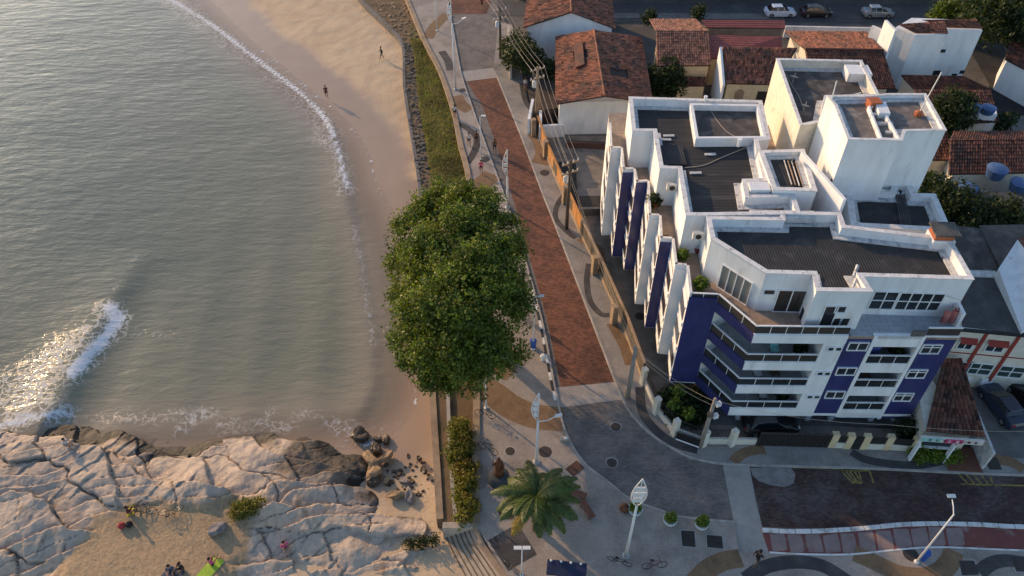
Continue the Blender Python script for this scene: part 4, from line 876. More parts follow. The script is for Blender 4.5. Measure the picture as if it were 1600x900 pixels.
# house with the big weathered roof beside the road
H1, fl, fr = gable_house('gable_house', 'white gabled house with weathered red tile roof next to the brick road', G(868,163,4.2), G(868,57,4.2), G(945,150,6.6), G(928,47,6.6), G(1020,160,4.2), G(1002,58,4.2), 4.2, 'white', 'tile', seed=11, holes=((.30,.42,.42,.78),))
part_ = MB().box(G(955,103,6.0), (1.8, 1.1, .15), -.1, ry=.3); part_.build('roof_patch', 'underroof', H1); MB().box(G(905,85,5.9), (1.1, 5.5, .22), -.02, ry=-.42).build('roof_patch', 'tiledark', H1)
H2, _, _ = gable_house('gable_house', 'white gabled house with orange tile roof beside the upper street corner', G(818,43,4.8), G(826,-22,4.8), G(893,19,6.9), G(890,-38,6.9), G(962,45,4.8), G(952,-25,4.8), 4.8, 'white', 'tile', seed=21)
def shed(name, label, q4, tilem, wallm, z0=0, seed=1, cat='house', grp='tiled houses', sheet=None, front=True, th=.12):
    """single sloped roof on walls; q4 = eave left, eave right, ridge right, ridge left"""
    c = [sum(p[i] for p in q4)/4 for i in range(2)]; root = thing(name, label, cat, (c[0], c[1], z0), grp)
    slab4(q4, th, 'underroof', root)
    if sheet: 
        V = [Vector(p)+Vector((0,0,.012)) for p in q4]; slab4(V, .03, sheet, root, 'roof_sheet')
    else: tiles(q4, tilem, root, seed=seed)
    P = [Vector(p) for p in q4]; cen = sum(P, Vector())/4
    lo = [p+(cen-p)*.07 for p in P]; mb = MB(); mb.add([*(Vector((p.x, p.y, z0-.1)) for p in lo), *(Vector((p.x, p.y, p.z-th-.02)) for p in lo)], [(0,1,5,4),(1,2,6,5),(2,3,7,6),(3,0,4,7),(4,5,6,7),(3,2,1,0)]); mb.build('wall', wallm, root)
    return root, lo
H3, lo = shed('tiled_house', 'cream house under pale red tiles with a patched dark spot', [G(1026,103,4.3), G(1111,102,4.3), G(1107,49,5.8), G(1025,49,5.8)], 'tilepale', 'cream', seed=31)
q4 = [G(1088,30,5.0), G(1014,30,5.0), G(1025,49,5.84), G(1107,49,5.84)]; slab4(q4, .1, 'underroof', H3); tiles(q4, 'tilepale', H3, seed=32)
MB().box(G(1135,108,2.9), (.1,.1,.1)).build('bracket', 'cream', H3)
for a, b_ in (((1081,103),(1088,108)), ((1046,104),(1054,116))):
    pass
for px, sz in (((1092,106), (.8,.1,.9)), ((1050,109), (1.4,.1,1.8))): MB().box(tuple(np.array(G(*px, 3.0))+np.array((0,-.1,0))), sz).build('window', 'glassdark', H3)
H3b, lo = shed('lean_to', 'dark lean-to porch roof below the cream house with white posts', [G(1058,134,2.6), G(1102,134,2.6), G(1103,120,3.1), G(1060,120,3.1)], 'tiledark', 'cream', seed=33, cat='porch', grp='lean-to roofs')
H4, lo = shed('tiled_house', 'cream house with mottled dark red tiles and arched window', [G(1134,130,4.0), G(1212,132,4.0), G(1246,75,6.0), G(1128,73,6.0)], 'tile', 'cream', seed=41)
gw = MB(); a = Vector(G(1128,73,6.2)); c_ = Vector(G(1133,131,4.1)); mb = MB()
mb.add([a, c_, (c_.x, c_.y, 0), (a.x, a.y, 0), a+Vector((-.25,0,0)), c_+Vector((-.25,0,0)), (c_.x-.25, c_.y, 0), (a.x-.25, a.y, 0)], [(0,1,2,3),(7,6,5,4),(0,4,5,1),(1,5,6,2),(3,7,4,0)]); mb.build('gable_wall', 'white', H4)
fa, fb = lo[0], lo[1]; fw = (fb-fa).normalized()
def onwall(u, z, d=-.06): p = fa+fw*u; n = Vector((fw.y, -fw.x, 0)); return (p+n*(-d)).xy.to_tuple()+(z,)
arch = MB(); P = [(-.5,0),(.5,0),(.5,.8)]+[(.5*math.cos(w), .8+.5*math.sin(w)) for w in np.linspace(.2, math.pi-.2, 7)]+[(-.5,.8)]
arch.add([onwall(1.6+x, 1.9+z, -.07) for x, z in P], [tuple(range(len(P)))]); arch.build('arched_window', 'wallstone', H4)
for u in (3.6, 5.6): MB().add([onwall(u, 1.2), onwall(u+1.2, 1.2), onwall(u+1.2, 3.0), onwall(u, 3.0)], [(0,1,2,3)]).build('veranda_shade_panel', 'underroof', H4)  # flat dark quads paint the shade inside the veranda
H6, lo = shed('sheet_roof_house', 'low house with long plain red sheet roof behind the mottled tiles', [G(1108,92,3.6), G(1222,80,3.6), G(1221,57,4.6), G(1106,55,4.6)], 'tile', 'cream', sheet='redsheet')
H7, lo = shed('street_porch', 'narrow red sheet roof along the street wall', [G(1104,43,3.2), G(1227,44,3.2), G(1226,32,3.6), G(1096,31,3.6)], 'tile', 'concretedark', sheet='redsheet', cat='porch', grp='lean-to roofs')
H5 = thing('hip_house', 'long house with rusty dark tile roof and bright orange patch behind the yellow block', 'house', G(1310,90), 'tiled houses')
rl, rr = G(1258,77,5.6), G(1380,79,5.6)
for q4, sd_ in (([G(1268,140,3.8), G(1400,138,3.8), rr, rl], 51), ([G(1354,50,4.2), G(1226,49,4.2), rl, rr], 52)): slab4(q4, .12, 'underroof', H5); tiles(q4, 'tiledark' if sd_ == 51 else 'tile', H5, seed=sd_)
MB().prism([p[:2] for p in GP([(1262,128),(1390,128),(1348,56),(1235,56)], 3.8)], 0, 3.7).build('wall', 'palecream', H5); ridge_caps(rl, rr, 'tiledark', H5)
sl4 = MB(); a = Vector(G(1256,66,5.2)); c_ = Vector(G(1269,92,4.9)); sl4.add([a, c_, c_+Vector((0,0,-2.2)), a+Vector((0,0,-2.2)), a+Vector((-.3,0,0)), c_+Vector((-.3,0,0)), c_+Vector((-.3,0,-2.2)), a+Vector((-.3,0,-2.2))], [(0,1,2,3),(7,6,5,4),(0,4,5,1),(1,5,6,2),(3,7,4,0)]); sl4.build('party_wall', 'palecream', H5)
# tall white house, upper right
H8 = thing('white_house', 'tall white two storey house with stepped parapets and small orange roof', 'house', G(1460,115), 'white houses')
z8 = 7.2
P1 = [p[:2] for p in GP([(1400,41),(1431,53),(1482,53),(1478,44),(1536,46),(1525,30),(1425,26)], z8)]
MB().prism(ccw(P1), 0, z8-.15).build('wall', 'white', H8)
tiles([G(1431,52.5,z8-.1), G(1482,52.5,z8-.1), G(1476,33,z8+.5), G(1402,38,z8+.5)], 'tile', H8, seed=61); tiles([G(1480,43.5,z8-.1), G(1536,45,z8-.1), G(1526,30,z8+.5), G(1440,31,z8+.5)], 'tile', H8, seed=62)
MB().wallbox(G(1363,38,6.4)[:2], G(1396,52,6.4)[:2], 0, 6.2, .3).build('side_wall', 'white', H8)
MB().wallbox(G(1383,30,8)[:2], G(1398,49,7.8)[:2], 0, 7.9, .3).build('side_wall', 'white', H8)
f8, a8, b8 = wallfun((1431,53),(1482,53), z8)
for c0, c1 in (((1471,77),(1476,82)), ((1459,110),(1467,117)), ((1486,113),(1492,118)), ((1499,108),(1504,113))):
    u0, h1 = GW(c0, a8, b8); u1, h0 = GW(c1, a8, b8); MB().wallbox(f8(u0), f8(u1), max(.3, h0), max(.8, h1), .05, off=-.06 if c0[0] < 1480 else -.35).build('window', 'glassdark', H8)
H9, _ = shed('lean_to', 'tile lean-to roof with orange end below the tall white house', [G(1428,139,3.2), G(1548,140,3.2), G(1505,119,4.0), G(1408,117,4.0)], 'tiledark', 'palecream', seed=71, grp='lean-to roofs', cat='house')
H10, _ = shed('tiled_house', 'dark mottled tile roof behind the white tower, tree in front', [G(1440,196,3.4), G(1562,190,3.4), G(1548,141,4.6), G(1428,140,4.6)], 'tiledark', 'palecream', seed=72)
H11, _ = shed('tiled_house', 'wide dark brown tile roof at the right edge above blue tanks', [G(1482,272,3.6), G(1720,268,3.6), G(1700,219,4.8), G(1484,221,4.8)], 'tiledark', 'palecream', seed=73)
q4 = [G(1700,205,4.2), G(1490,206,4.2), G(1484,220,4.85), G(1700,218,4.85)]; slab4(q4, .1, 'underroof', H11); tiles(q4, 'tiledark', H11, seed=74)
H12, _ = shed('tiled_house', 'strip of dark tile roof right behind the white tower', [G(1450,250,3.0), G(1492,250,3.0), G(1480,205,4.0), G(1455,205,4.0)], 'tiledark', 'palecream', seed=75)
H13, _ = shed('yard_shed', 'dark sheet metal shed roof at right edge below blue tanks', [G(1530,352,2.8), G(1720,352,2.8), G(1720,302,3.2), G(1522,300,3.2)], 'tile', 'concretedark', sheet='corrgrey', cat='shed', grp='sheds')
# tank house with two water tanks
TB = thing('tank_house', 'small white block carrying two blue water tanks', 'building', G(1532,203))
MB().prism(ccw([p[:2] for p in GP([(1512,178),(1558,180),(1556,166),(1513,165)], 4.2)]), 0, 4.2).build('wall', 'white', TB)
def tank(px, z, label, r=.75, h=.75):
    a = G(*px, z); t_ = thing('water_tank', label, 'water tank', (a[0], a[1], z-h), 'blue water tanks')
    MB().lathe([(r*.82, 0), (r, h*.75), (r*1.03, h*.8), (r*1.03, h*.88)], (a[0], a[1], z-h), 18).build('body', 'bluetank', t_, smooth=False)
    MB().lathe([(r*1.06, h*.88), (r*1.06, h*.95), (r*.7, h*1.12), (r*.2, h*1.2), (.02, h*1.2)], (a[0], a[1], z-h), 18).build('lid', 'bluetank', t_)
tank((1523,165), 5.0, 'left one of the paired blue water tanks on the white block'); tank((1546,167), 5.0, 'right one of the paired blue water tanks on the white block')
tank((1560,262), 4.6, 'bright blue water tank under the wide brown tile roof', .95, 1.1); tank((1515,292), 3.6, 'blue water tank beside the tree canopy and grey yard', .9, .9)
tank((1596,284), 4.0, 'blue water tank cut off by the right picture edge', .9, 1.0)
yw = thing('yard_walls', 'white yard walls and narrow passage behind the white tower', 'wall', G(1500,270))
MB().wallbox(G(1486,245,2.5)[:2], G(1500,292,2.5)[:2], 0, 2.6, .3).build('wall', 'white', yw); MB().wallbox(G(1508,268,2.5)[:2], G(1720,270,2.5)[:2], 0, 2.4, .25).build('wall', 'white', yw)
MB().wallbox(G(1460,245,2.5)[:2], G(1490,245,2.5)[:2], 0, 2.5, .2).build('wall', 'concretedark', yw); MB().prism([p[:2] for p in GP([(1508,275),(1545,272),(1545,296),(1520,298)], 1.5)], 0, 1.4).build('water_store', 'white', yw)
# asphalt yard and house on the far right
sheet('yard', [(1505,60),(1560,55),(1580,100),(1600,150),(1640,230),(1560,235),(1545,130)], .0, 'asphaltdark'); sheet('yard', [(1545,190),(1600,180),(1640,215),(1560,222)], .01, 'concretedark')
H14, _ = shed('tiled_house', 'white walled house corner with dark roof at the right edge by the yard', [G(1570,92,4.0), G(1700,160,4.0), G(1700,80,5.0), G(1582,55,5.0)], 'tiledark', 'white', seed=81)
MB().wallbox(G(1562,95)[:2], G(1640,205)[:2], 0, 1.0, .25)
tag(MB().wallbox(G(1568,108)[:2], G(1620,190)[:2], 0, 1.1, .25).build('yard_wall', 'kerb'), 'low pale wall along the dark asphalt yard at right', 'wall')
# houses across the street at the very top
for i, (x0, x1, y0, m_, lb) in enumerate(((1020,1100,2,'cream','cream house front across the street above the tiled cottage'), (1100,1200,3,'redpaint','dull red house front across the street behind the white car'), (1200,1285,3,'concretedark','grey house front across the street behind the black car'), (1290,1390,4,'white','pale blue-white house front across the street behind the silver car'), (1400,1520,5,'palecream','shaded house front across the street left of the dark tree'), (800,1015,1,'concretedark','grey house front across the street behind the orange roof'))):
    a = G(x0, y0); b_ = G(x1, y0); h = thing('street_house', lb, 'house', ((a[0]+b_[0])/2, a[1]+4, 0), 'houses across the street')
    MB().prism([(a[0], a[1]+1.2), (b_[0]-.6, a[1]+1.2), (b_[0]-.6, a[1]+9), (a[0], a[1]+9)], 0, 3.6).build('wall', m_, h)
    q4 = [(a[0]-.2, a[1]+.8, 3.5), (b_[0]-.3, a[1]+.8, 3.5), (b_[0]-.3, a[1]+5, 5.2), (a[0]-.2, a[1]+5, 5.2)]; slab4(q4, .1, 'underroof', h); tiles(q4, 'tile', h, pu=.35, pv=.55, seed=90+i)
    for k in range(3):
        xx = a[0]+(b_[0]-a[0])*(.2+.28*k); MB().box((xx, a[1]+1.17, 1.5), (1.3, .08, 1.6 if k != 1 else 2.4)).build('window' if k != 1 else 'door', 'glassdark' if k != 1 else 'cbrown', h)
tag(MB().wallbox(G(1228,41,1.6)[:2], G(1368,44,1.6)[:2], 0, 1.6, .2).build('street_wall', 'white'), 'white wall along the street below the parked cars', 'wall')
fw_ = thing('street_fence', 'white framed fence in front of the red sheet porch', 'fence', G(1160,50))
MB().tube([G(1110,44,1.6), G(1192,46,1.6)], .06, 5).build('rail', 'lampwhite', fw_)
for k in range(4): a = G(1112+k*26, 50); MB().tube([a, (a[0], a[1], 1.6)], .07, 5).build('post', 'lampwhite', fw_)
# right neighbour: cream house with red pilasters
RH = thing('cream_house', 'cream two storey house with red pilasters and red awnings at right edge', 'house', G(1550,590))
ra, rb_ = G(1497,512,6.6)[:2], G(1608,522,6.6)[:2]; rt = (Vector(rb_)-Vector(ra)).normalized(); rn = Vector((-rt.y, rt.x))
def rp_(u, d=0.0): q = Vector(ra)+rt*u+rn*d; return (q.x, q.y)
RL = 9.5
MB().prism([rp_(0), rp_(RL), rp_(RL, 9), rp_(0, 9)], 0, 6.6).build('wall', 'palecream', RH)
MB().prism([rp_(-.05, -.25), rp_(RL, -.25), rp_(RL, .0), rp_(-.05, .0)], 6.45, 6.62).build('eave', 'black', RH)
for px0, px1 in (((1546,514),(1505,574)), ((1600,514),(1554,580)), ((1500,514),(1480,560))):
    u, _ = GW(px0, ra, rb_); MB().wallbox(rp_(u-.12), rp_(u+.12), 1.0, 6.4, .1, off=-.1).build('pilaster', 'redpaint', RH)
MB().wallbox(rp_(0), rp_(RL), 3.85, 3.95, .04, off=-.04).build('string_course', 'redpaint', RH)
for px in ((1516,526),(1564,528)):
    u, h = GW(px, ra, rb_); q = MB(); w_ = .62 if px[0] < 1530 else .75
    window(u-w_*.8, u+w_*.8, 4.45, 5.2, rp_, 2, 'glassdark', prnt=RH); aw = MB(); A0, A1 = Vector((*rp_(u-w_, -.02), 5.65)), Vector((*rp_(u+w_, -.02), 5.65)); B0, B1 = Vector((*rp_(u-w_, -.40), 5.30)), Vector((*rp_(u+w_, -.40), 5.30))
    for k in range(7): aw.add([A0.lerp(A1, k/7)+Vector((0,0,.0)), A0.lerp(A1, (k+.8)/7), B0.lerp(B1, (k+.8)/7), B0.lerp(B1, k/7)], [(0,3,2,1)]); 
    aw.add([A0-Vector((0,0,.02)), A1-Vector((0,0,.02)), B1-Vector((0,0,.02)), B0-Vector((0,0,.02))], [(0,3,2,1)]); aw.build('awning', 'redpaint', RH)
for px in ((1538,563),(1590,566),(1502,562)):
    u, h = GW(px, ra, rb_); window(u-.9, u+.9, 1.7, 2.9, rp_, 2, 'glassgreen', prnt=RH, bar=.5)
rc = [G(1504,510,6.65), G(1606,522,6.65), G(1580,425,7.4), G(1500,425,7.4)]; slab4(rc, .1, 'corrgrey', RH, 'roof_sheet')
rc = [G(1500,424,7.42), G(1575,424,7.42), G(1545,358,7.8), G(1490,352,7.8)]; slab4(rc, .1, 'roofflat', RH, 'roof_sheet')
rc = [G(1563,418,7.8), G(1592,372,8.6), G(1640,350,8.6), G(1530,352,7.8)]; slab4(rc, .1, 'corrgrey', RH, 'roof_sheet')
MB().box(G(1535,428,7.4), (2.2, .7, .12), -.05).build('skylight', 'whitetop', RH)
gm = MB(); P = [Vector(G(1597,518,6.9)), Vector(G(1560,420,8.2)), Vector(G(1590,374,9.2)), Vector(G(1660,470,9.0))]
gm.add([P[0], P[1], P[2], P[3]]+[Vector((p.x, p.y, 3)) for p in P], [(0,1,2,3),(0,4,5,1),(1,5,6,2),(2,6,7,3),(3,7,4,0)]); gm.build('gable_wall', 'white', RH)
slab4([P[3]+Vector((0,0,.1)), P[2]+Vector((0,0,.12)), P[2]+Vector((4,1,1)), P[3]+Vector((4,1,1))], .1, 'tile', RH, 'roof_edge')
for k, px in enumerate(((1516,588),(1538,592))): MB().box(G(*px, .8), (1.1, .8, .9), .1).build('water_meter_box', 'white', RH)
# corner kiosk with dark tile roof and sign
K = thing('corner_shop', 'low corner shop with dark brown tile roof, sign band and timber deck', 'shop', G(1480,690))
q4 = [G(1447,673,3.0), G(1540,682,3.0), G(1503,560,3.7), G(1474,560,3.7)]; slab4(q4, .1, 'underroof', K); tiles(q4, 'tiledark', K, seed=101, pu=.3)
ka, kb = G(1440,681,2.9)[:2], G(1542,688,2.9)[:2]; kt = (Vector(kb)-Vector(ka)).normalized(); kn = Vector((-kt.y, kt.x)); KL = (Vector(kb)-Vector(ka)).length
def kp(u, d=0.0): q = Vector(ka)+kt*u+kn*d; return (q.x, q.y)
sg = MB().wallbox(kp(.0), kp(KL-.1), 2.3, 2.85, .15, off=-.05).build('sign_band', 'sign', K)
MB().wallbox(kp(KL*.38), kp(KL*.66), 2.36, 2.80, .03, off=-.085).build('sign_panel', 'cpink', sg); MB().wallbox(kp(.1), kp(KL*.34), 2.36, 2.80, .03, off=-.085).build('sign_panel', 'cteal', sg)
for k in range(14):   # unreadable lettering strokes on the sign
    u = .35+k*.26+(.1 if k > 5 else 0); MB().wallbox(kp(u), kp(u+.07+.05*(k % 3)), 2.45+.05*(k % 2), 2.70, .02, off=-.11).build('sign_stroke', 'cmaroon' if k % 2 else 'cwhite', sg)
MB().prism([kp(.4, .6), kp(KL-.8, .6), kp(KL-2.5, 6), kp(1.2, 6)], 0, 2.9).build('wall', 'palecream', K)
MB().wallbox(kp(.6), kp(KL-1.4), .5, 2.2, .05, off=.52).build('shop_window', 'glassdark', K); MB().wallbox(kp(.6), kp(KL-1.4), 1.0, 1.1, .2, off=.3).build('counter', 'white', K)
for k in range(9): MB().wallbox(kp(KL-1.9+.0), kp(KL+.6), .10, .16, .20, off=-.9+k*.24).build('deck_board', 'wooddeck', K)
MB().wallbox(kp(KL-2.1), kp(KL-2.0), .1, 2.3, .35, off=-.3).build('post', 'white', K); MB().wallbox(kp(.0), kp(.12), .1, 2.3, .35, off=-.3).build('post', 'white', K)
# side wall with spikes between the shop and the driveway
sw = thing('side_wall', 'narrow white wall with broken-glass top beside the dark tile shop roof', 'wall', G(1530,640))
MB().wallbox(G(1502,575,2.6)[:2], G(1552,708,2.2)[:2], 0, 2.2, .18).build('wall', 'whitetop', sw)
sheet('driveway', [(1500,590),(1640,600),(1700,735),(1548,726),(1545,700)], .02, 'concretedark')
# courtyard and fence on the road side of the building
sheet('courtyard', [(905,368),(940,330),(960,330),(1060,560),(1090,600),(1140,655),(1420,672),(1420,712),(1290,702),(1180,699),(1095,699),(1050,680),(1023,646),(1001,594)], .02, 'yard')
sheet('vacant_lot', [(842,212),(950,212),(958,330),(905,366),(880,310)], .03, 'yard')
pit = thing('concrete_pit', 'dark roofless concrete pit in the vacant lot', 'ruin', G(925,310))
MB().prism([p[:2] for p in GP([(903,294),(940,294),(941,326),(904,327)], .9)], 0, .9).build('slab', 'concretedark', pit); MB().prism([p[:2] for p in GP([(905,306),(939,306),(939,322),(906,323)], .93)], .85, .93).build('opening_shade', 'interiorshade', pit)  # dark slab on top paints the shade inside the pit
MB().prism([p[:2] for p in GP([(870,253),(900,254),(902,320),(888,318)], .5)], .0, .5).build('trench_shade', 'interiorshade', pit)  # raised dark slab paints the shade of a trench
tag(MB().wallbox(G(885,219,1.)[:2], G(948,222,1.)[:2], 0, .7, .5).build('low_wall', 'ironrust'), 'low brown wall at the foot of the white gable', 'wall')
gr = MB(); 
fence = thing('street_fence', 'long dark boarded fence with rendered pillars along the building side of the road', 'fence', G(960,480))
fpts = [G(*p)[:2] for p in [(838,205),(852,245),(880,310),(905,366),(940,440),(975,520),(1001,592)]]
for i in range(len(fpts)-1):
    MB().wallbox(fpts[i], fpts[i+1], 0, .55, .22).build('base_wall', 'wallstone', fence)
    a = Vector(fpts[i]); c_ = Vector(fpts[i+1]); Ls = (c_-a).length; t = (c_-a).normalized(); n = max(1, round(Ls/1.6))
    for k in range(n):
        MB().wallbox(a+t*(Ls*k/n+.04), a+t*(Ls*(k+1)/n-.04), .55, 1.95, .08, off=.07).build('panel', 'sunorange' if i < 3 and (k+i) % 3 else 'polewood', fence)  # orange panels carry the warm sunlight in their colour
    MB().wallbox(a, c_, 1.95, 2.05, .2, off=.01).build('rail', 'sunorange' if i < 3 else 'wallstone', fence)
for px in ((833,212),(852,246),(928,428),(958,505),(882,318)):
    a = G(*px); MB().box((a[0], a[1], 1.1), (.5, .5, 2.2), .3).build('pillar', 'wallstone', fence)
wall2 = thing('garden_wall', 'pale garden wall with pillars and dark railings curving round the building corner', 'wall', G(1080,690))
gpt = [G(*p)[:2] for p in [(1001,592),(1023,644),(1050,678),(1095,695),(1180,696)]]
for i in range(len(gpt)-1):
    MB().wallbox(gpt[i], gpt[i+1], 0, .75, .2).build('base_wall', 'palecream', wall2); a = Vector(gpt[i]); c_ = Vector(gpt[i+1]); Ls = (c_-a).length; t = (c_-a).normalized()
    q = MB()
    for k in range(int(Ls/.16)): p = a+t*(k*.16+.08); q.wallbox(p-t*.012, p+t*.012, .75, 1.75, .025, off=.09)
    q.build('railing_bars', 'black', wall2, kind='stuff'); MB().wallbox(a, c_, 1.75, 1.8, .05, off=.08).build('rail', 'black', wall2)
for px in ((1004,602),(1024,648),(1053,682),(1098,699),(1142,698)):
    a = G(*px); MB().box((a[0], a[1]+.1, 1.0), (.42, .42, 2.0), .5).build('pillar', 'palecream', wall2)
gt = thing('entrance_gate', 'white and dark gate panel at the corner of the garden wall', 'gate', G(1072,690))
MB().wallbox(G(1056,686)[:2], G(1092,699)[:2], .1, .9, .06, off=-.08).build('gate_panel', 'black', gt); MB().tube([G(1056,686,.95), G(1092,699,.95)], .05, 5).build('rail', 'lampwhite', gt)
gf = thing('garage_gate', 'dark garage gate between cream pillars in front of the building', 'gate', G(1240,700))
MB().wallbox(G(1182,697)[:2], G(1292,700)[:2], .0, 1.6, .1).build('gate_panel', 'black', gf); MB().wallbox(G(1182,697)[:2], G(1292,700)[:2], 1.6, 1.68, .12, off=-.01).build('rail', 'iron', gf)
for k in range(22): 
    u = k/22; a = Vector(G(1182,697)[:2]).lerp(Vector(G(1292,700)[:2]), u); MB().box((a.x, a.y-.04, .8), (.05, .05, 1.55)).build('gate_bar', 'iron', gf)
fw3 = thing('front_wall', 'cream pillars and low pale walls in front of the ground floor, near the hedge', 'wall', G(1360,705))
for px in ((1298,700),(1322,702),(1347,703),(1383,704),(1424,707)):
    a = G(*px); MB().box((a[0], a[1]+.15, .85), (.5, .4, 1.7), -.05).build('pillar', 'cream', fw3)
for a, c_, m_, h in (((1303,701),(1319,702),'palecream',.75), ((1327,702),(1343,703),'black',1.5), ((1352,703),(1378,704),'palecream',.75), ((1389,704),(1420,707),'palecream',.75)):
    MB().wallbox(G(*a)[:2], G(*c_)[:2], .0, h, .15).build('low_wall', m_, fw3)
    if h < 1: MB().wallbox(G(*a)[:2], G(*c_)[:2], h, 1.5, .04, off=.06).build('railing', 'black', fw3)
hw = thing('house_wall', 'white yard walls with small gate in front of the weathered gable house', 'wall', G(832,200))
MB().wallbox(G(828,210)[:2], G(834,178)[:2], 0, 2.0, .3).build('wall', 'white', hw); MB().wallbox(G(846,222)[:2], G(846,196)[:2], 0, 2.0, .3).build('wall', 'white', hw); MB().wallbox(G(848,216)[:2], G(882,214)[:2], 0, 1.6, .3).build('wall', 'white', hw)
MB().wallbox(G(800,125)[:2], G(796,60)[:2], 0, 1.9, .25).build('wall', 'kerb', hw)
gar = tag(MB().prism([p[:2] for p in GP([(840,122),(872,128),(872,168),(848,172)], 2.2)], 0, 2.2).build('side_shed', 'underroof'), 'low dark shed roof left of the weathered gable house', 'shed')
# ================================================================ VEGETATION
def leaf_mesh(name, C, O, S, m, parent=None, T=None, kind=None, asp=.5, seed=0):
    """kite shaped leaves at centres C with outward hints O and sizes S"""
    r = np.random.default_rng(seed); n = len(C)
    d = r.normal(size=(n, 3))+O*.55; d /= np.linalg.norm(d, axis=1)[:, None]+1e-9
    nr = r.normal(size=(n, 3))*.75+np.array([0, 0, .9])+O*.5; s = np.cross(nr, d); s /= np.linalg.norm(s, axis=1)[:, None]+1e-9
    up = np.cross(d, s); S = S[:, None]
    P = np.stack([C-d*S*.5, C+s*S*asp*.5+up*S*.08, C+d*S*.5-up*S*.06, C-s*S*asp*.5+up*S*.08], 1).reshape(-1, 3)
    off = np.array(parent.location) if parent else np.zeros(3); P = P-off
    me = bpy.data.meshes.new(name); me.vertices.add(len(P)); me.vertices.foreach_set('co', P.astype(np.float32).ravel())
    me.loops.add(4*n); me.loops.foreach_set('vertex_index', np.arange(4*n, dtype=np.int32)); me.polygons.add(n); me.polygons.foreach_set('loop_start', np.arange(0, 4*n, 4, dtype=np.int32))
    me.materials.append(M[m]); a = me.attributes.new('tint', 'FLOAT', 'FACE'); a.data.foreach_set('value', (r.random(n) if T is None else np.clip(T, 0, 1)).astype(np.float32))
    me.update(); me.validate(); o = bpy.data.objects.new(name, me); COL.objects.link(o)
    if parent: o.parent = parent
    if kind: o['kind'] = kind
    return o
def crown_points(lobes, ncl, nl, cr, seed, flat=1.0, inner=.55):
    r = np.random.default_rng(seed); W_ = np.array([l[3]**2 for l in lobes]); W_ = W_/W_.sum(); idx = r.choice(len(lobes), ncl, p=W_)
    c = np.array([l[:3] for l in lobes])[idx]; rad = np.array([l[3] for l in lobes])[idx]
    d = r.normal(size=(ncl, 3)); d /= np.linalg.norm(d, axis=1)[:, None]; d[:, 2] *= flat
    rr = rad*(inner+(1.08-inner)*r.random(ncl)**.55)*(1+.16*np.sin(3.1*d[:, 0]+idx)*np.sin(2.7*d[:, 1]+2*idx)+.10*r.normal(size=ncl)); ctr = c+d*rr[:, None]
    tone = r.random(ncl); C = np.repeat(ctr, nl, 0)+r.normal(size=(ncl*nl, 3))*cr; O = np.repeat(d, nl, 0); T = np.repeat(tone, nl)*.55+r.random(ncl*nl)*.45
    return C, O, T
def tree(name, label, base, lobes, m, ncl, nl, cr, ls, seed, trunk_r=.3, cat='tree', group=None, limbs=True, flat=.85, sub=None):
    t = thing(name, label, cat, base, group); C, O, T = crown_points(lobes, ncl, nl, cr, seed, flat)
    if sub: k_ = len(C)//3; A_, B_, D_ = crown_points(sub, ncl*2//3, nl, cr, seed+5, .9, .35); C, O, T = np.r_[C[:k_], A_], np.r_[O[:k_], B_], np.r_[T[:k_], D_]
    r = np.random.default_rng(seed+1)
    leaf_mesh('crown', C, O, ls*(.6+.8*r.random(len(C))), m, t, T, seed=seed)
    b = Vector(base); top = sum((Vector(l[:3]) for l in lobes), Vector())/len(lobes); fork = b.lerp(top, .45); mb = MB()
    mb.tube([b-Vector((0,0,.2)), b.lerp(fork, .5)+Vector((.1,.05,0)), fork], [trunk_r*1.25, trunk_r, trunk_r*.85], 9)
    tr_ = mb.build('trunk', 'bark', t, smooth=True)
    if limbs:
        for l in lobes:
            e = Vector(l[:3]); q = MB(); mid = fork.lerp(e, .5)+Vector((0,0,.25)); q.tube([fork, mid, e], [trunk_r*.55, trunk_r*.32, trunk_r*.1], 6); q.build('limb', 'bark', tr_, smooth=True)
    return t
LB = [(690,325,8.0,2.3),(738,335,9.0,2.5),(772,372,8.2,2.3),(652,362,7.5,2.2),(703,385,10.2,3.0),(768,425,9.2,2.6),(648,425,7.6,2.0),(664,470,8.6,2.5),(722,455,10.8,3.0),(770,490,8.4,2.5),(650,525,6.6,1.9),(692,532,8.2,2.6),(742,545,8.0,2.6),(688,578,5.2,1.6),(775,552,6.2,1.8),(735,585,5.2,1.6),(628,398,6.6,1.2),(795,395,7.0,1.5),(630,470,6.4,1.2),(655,560,5.4,1.3),(690,425,9.6,2.6),(742,400,10.2,2.6),(735,425,10.4,2.5),(680,400,9.4,2.3),(710,505,9.6,2.5)]
LBW = [(*G(a, b, c), d) for a, b, c, d in LB]
rs = np.random.default_rng(12); SUB = []
for l in LBW:
    for k in range(7):
        d = rs.normal(size=3); d /= np.linalg.norm(d); d[2] = abs(d[2])*.9-.15; q = l[3]*rs.uniform(.72, 1.0); SUB.append((l[0]+d[0]*q, l[1]+d[1]*q, l[2]+d[2]*q, l[3]*rs.uniform(.26, .46)))
tree('broadleaf_tree', 'huge dense green tree standing on the promenade beside the beach', G(742,520), LBW, 'leaf', 10500, 14, .21, .25, 3, .55, sub=SUB)
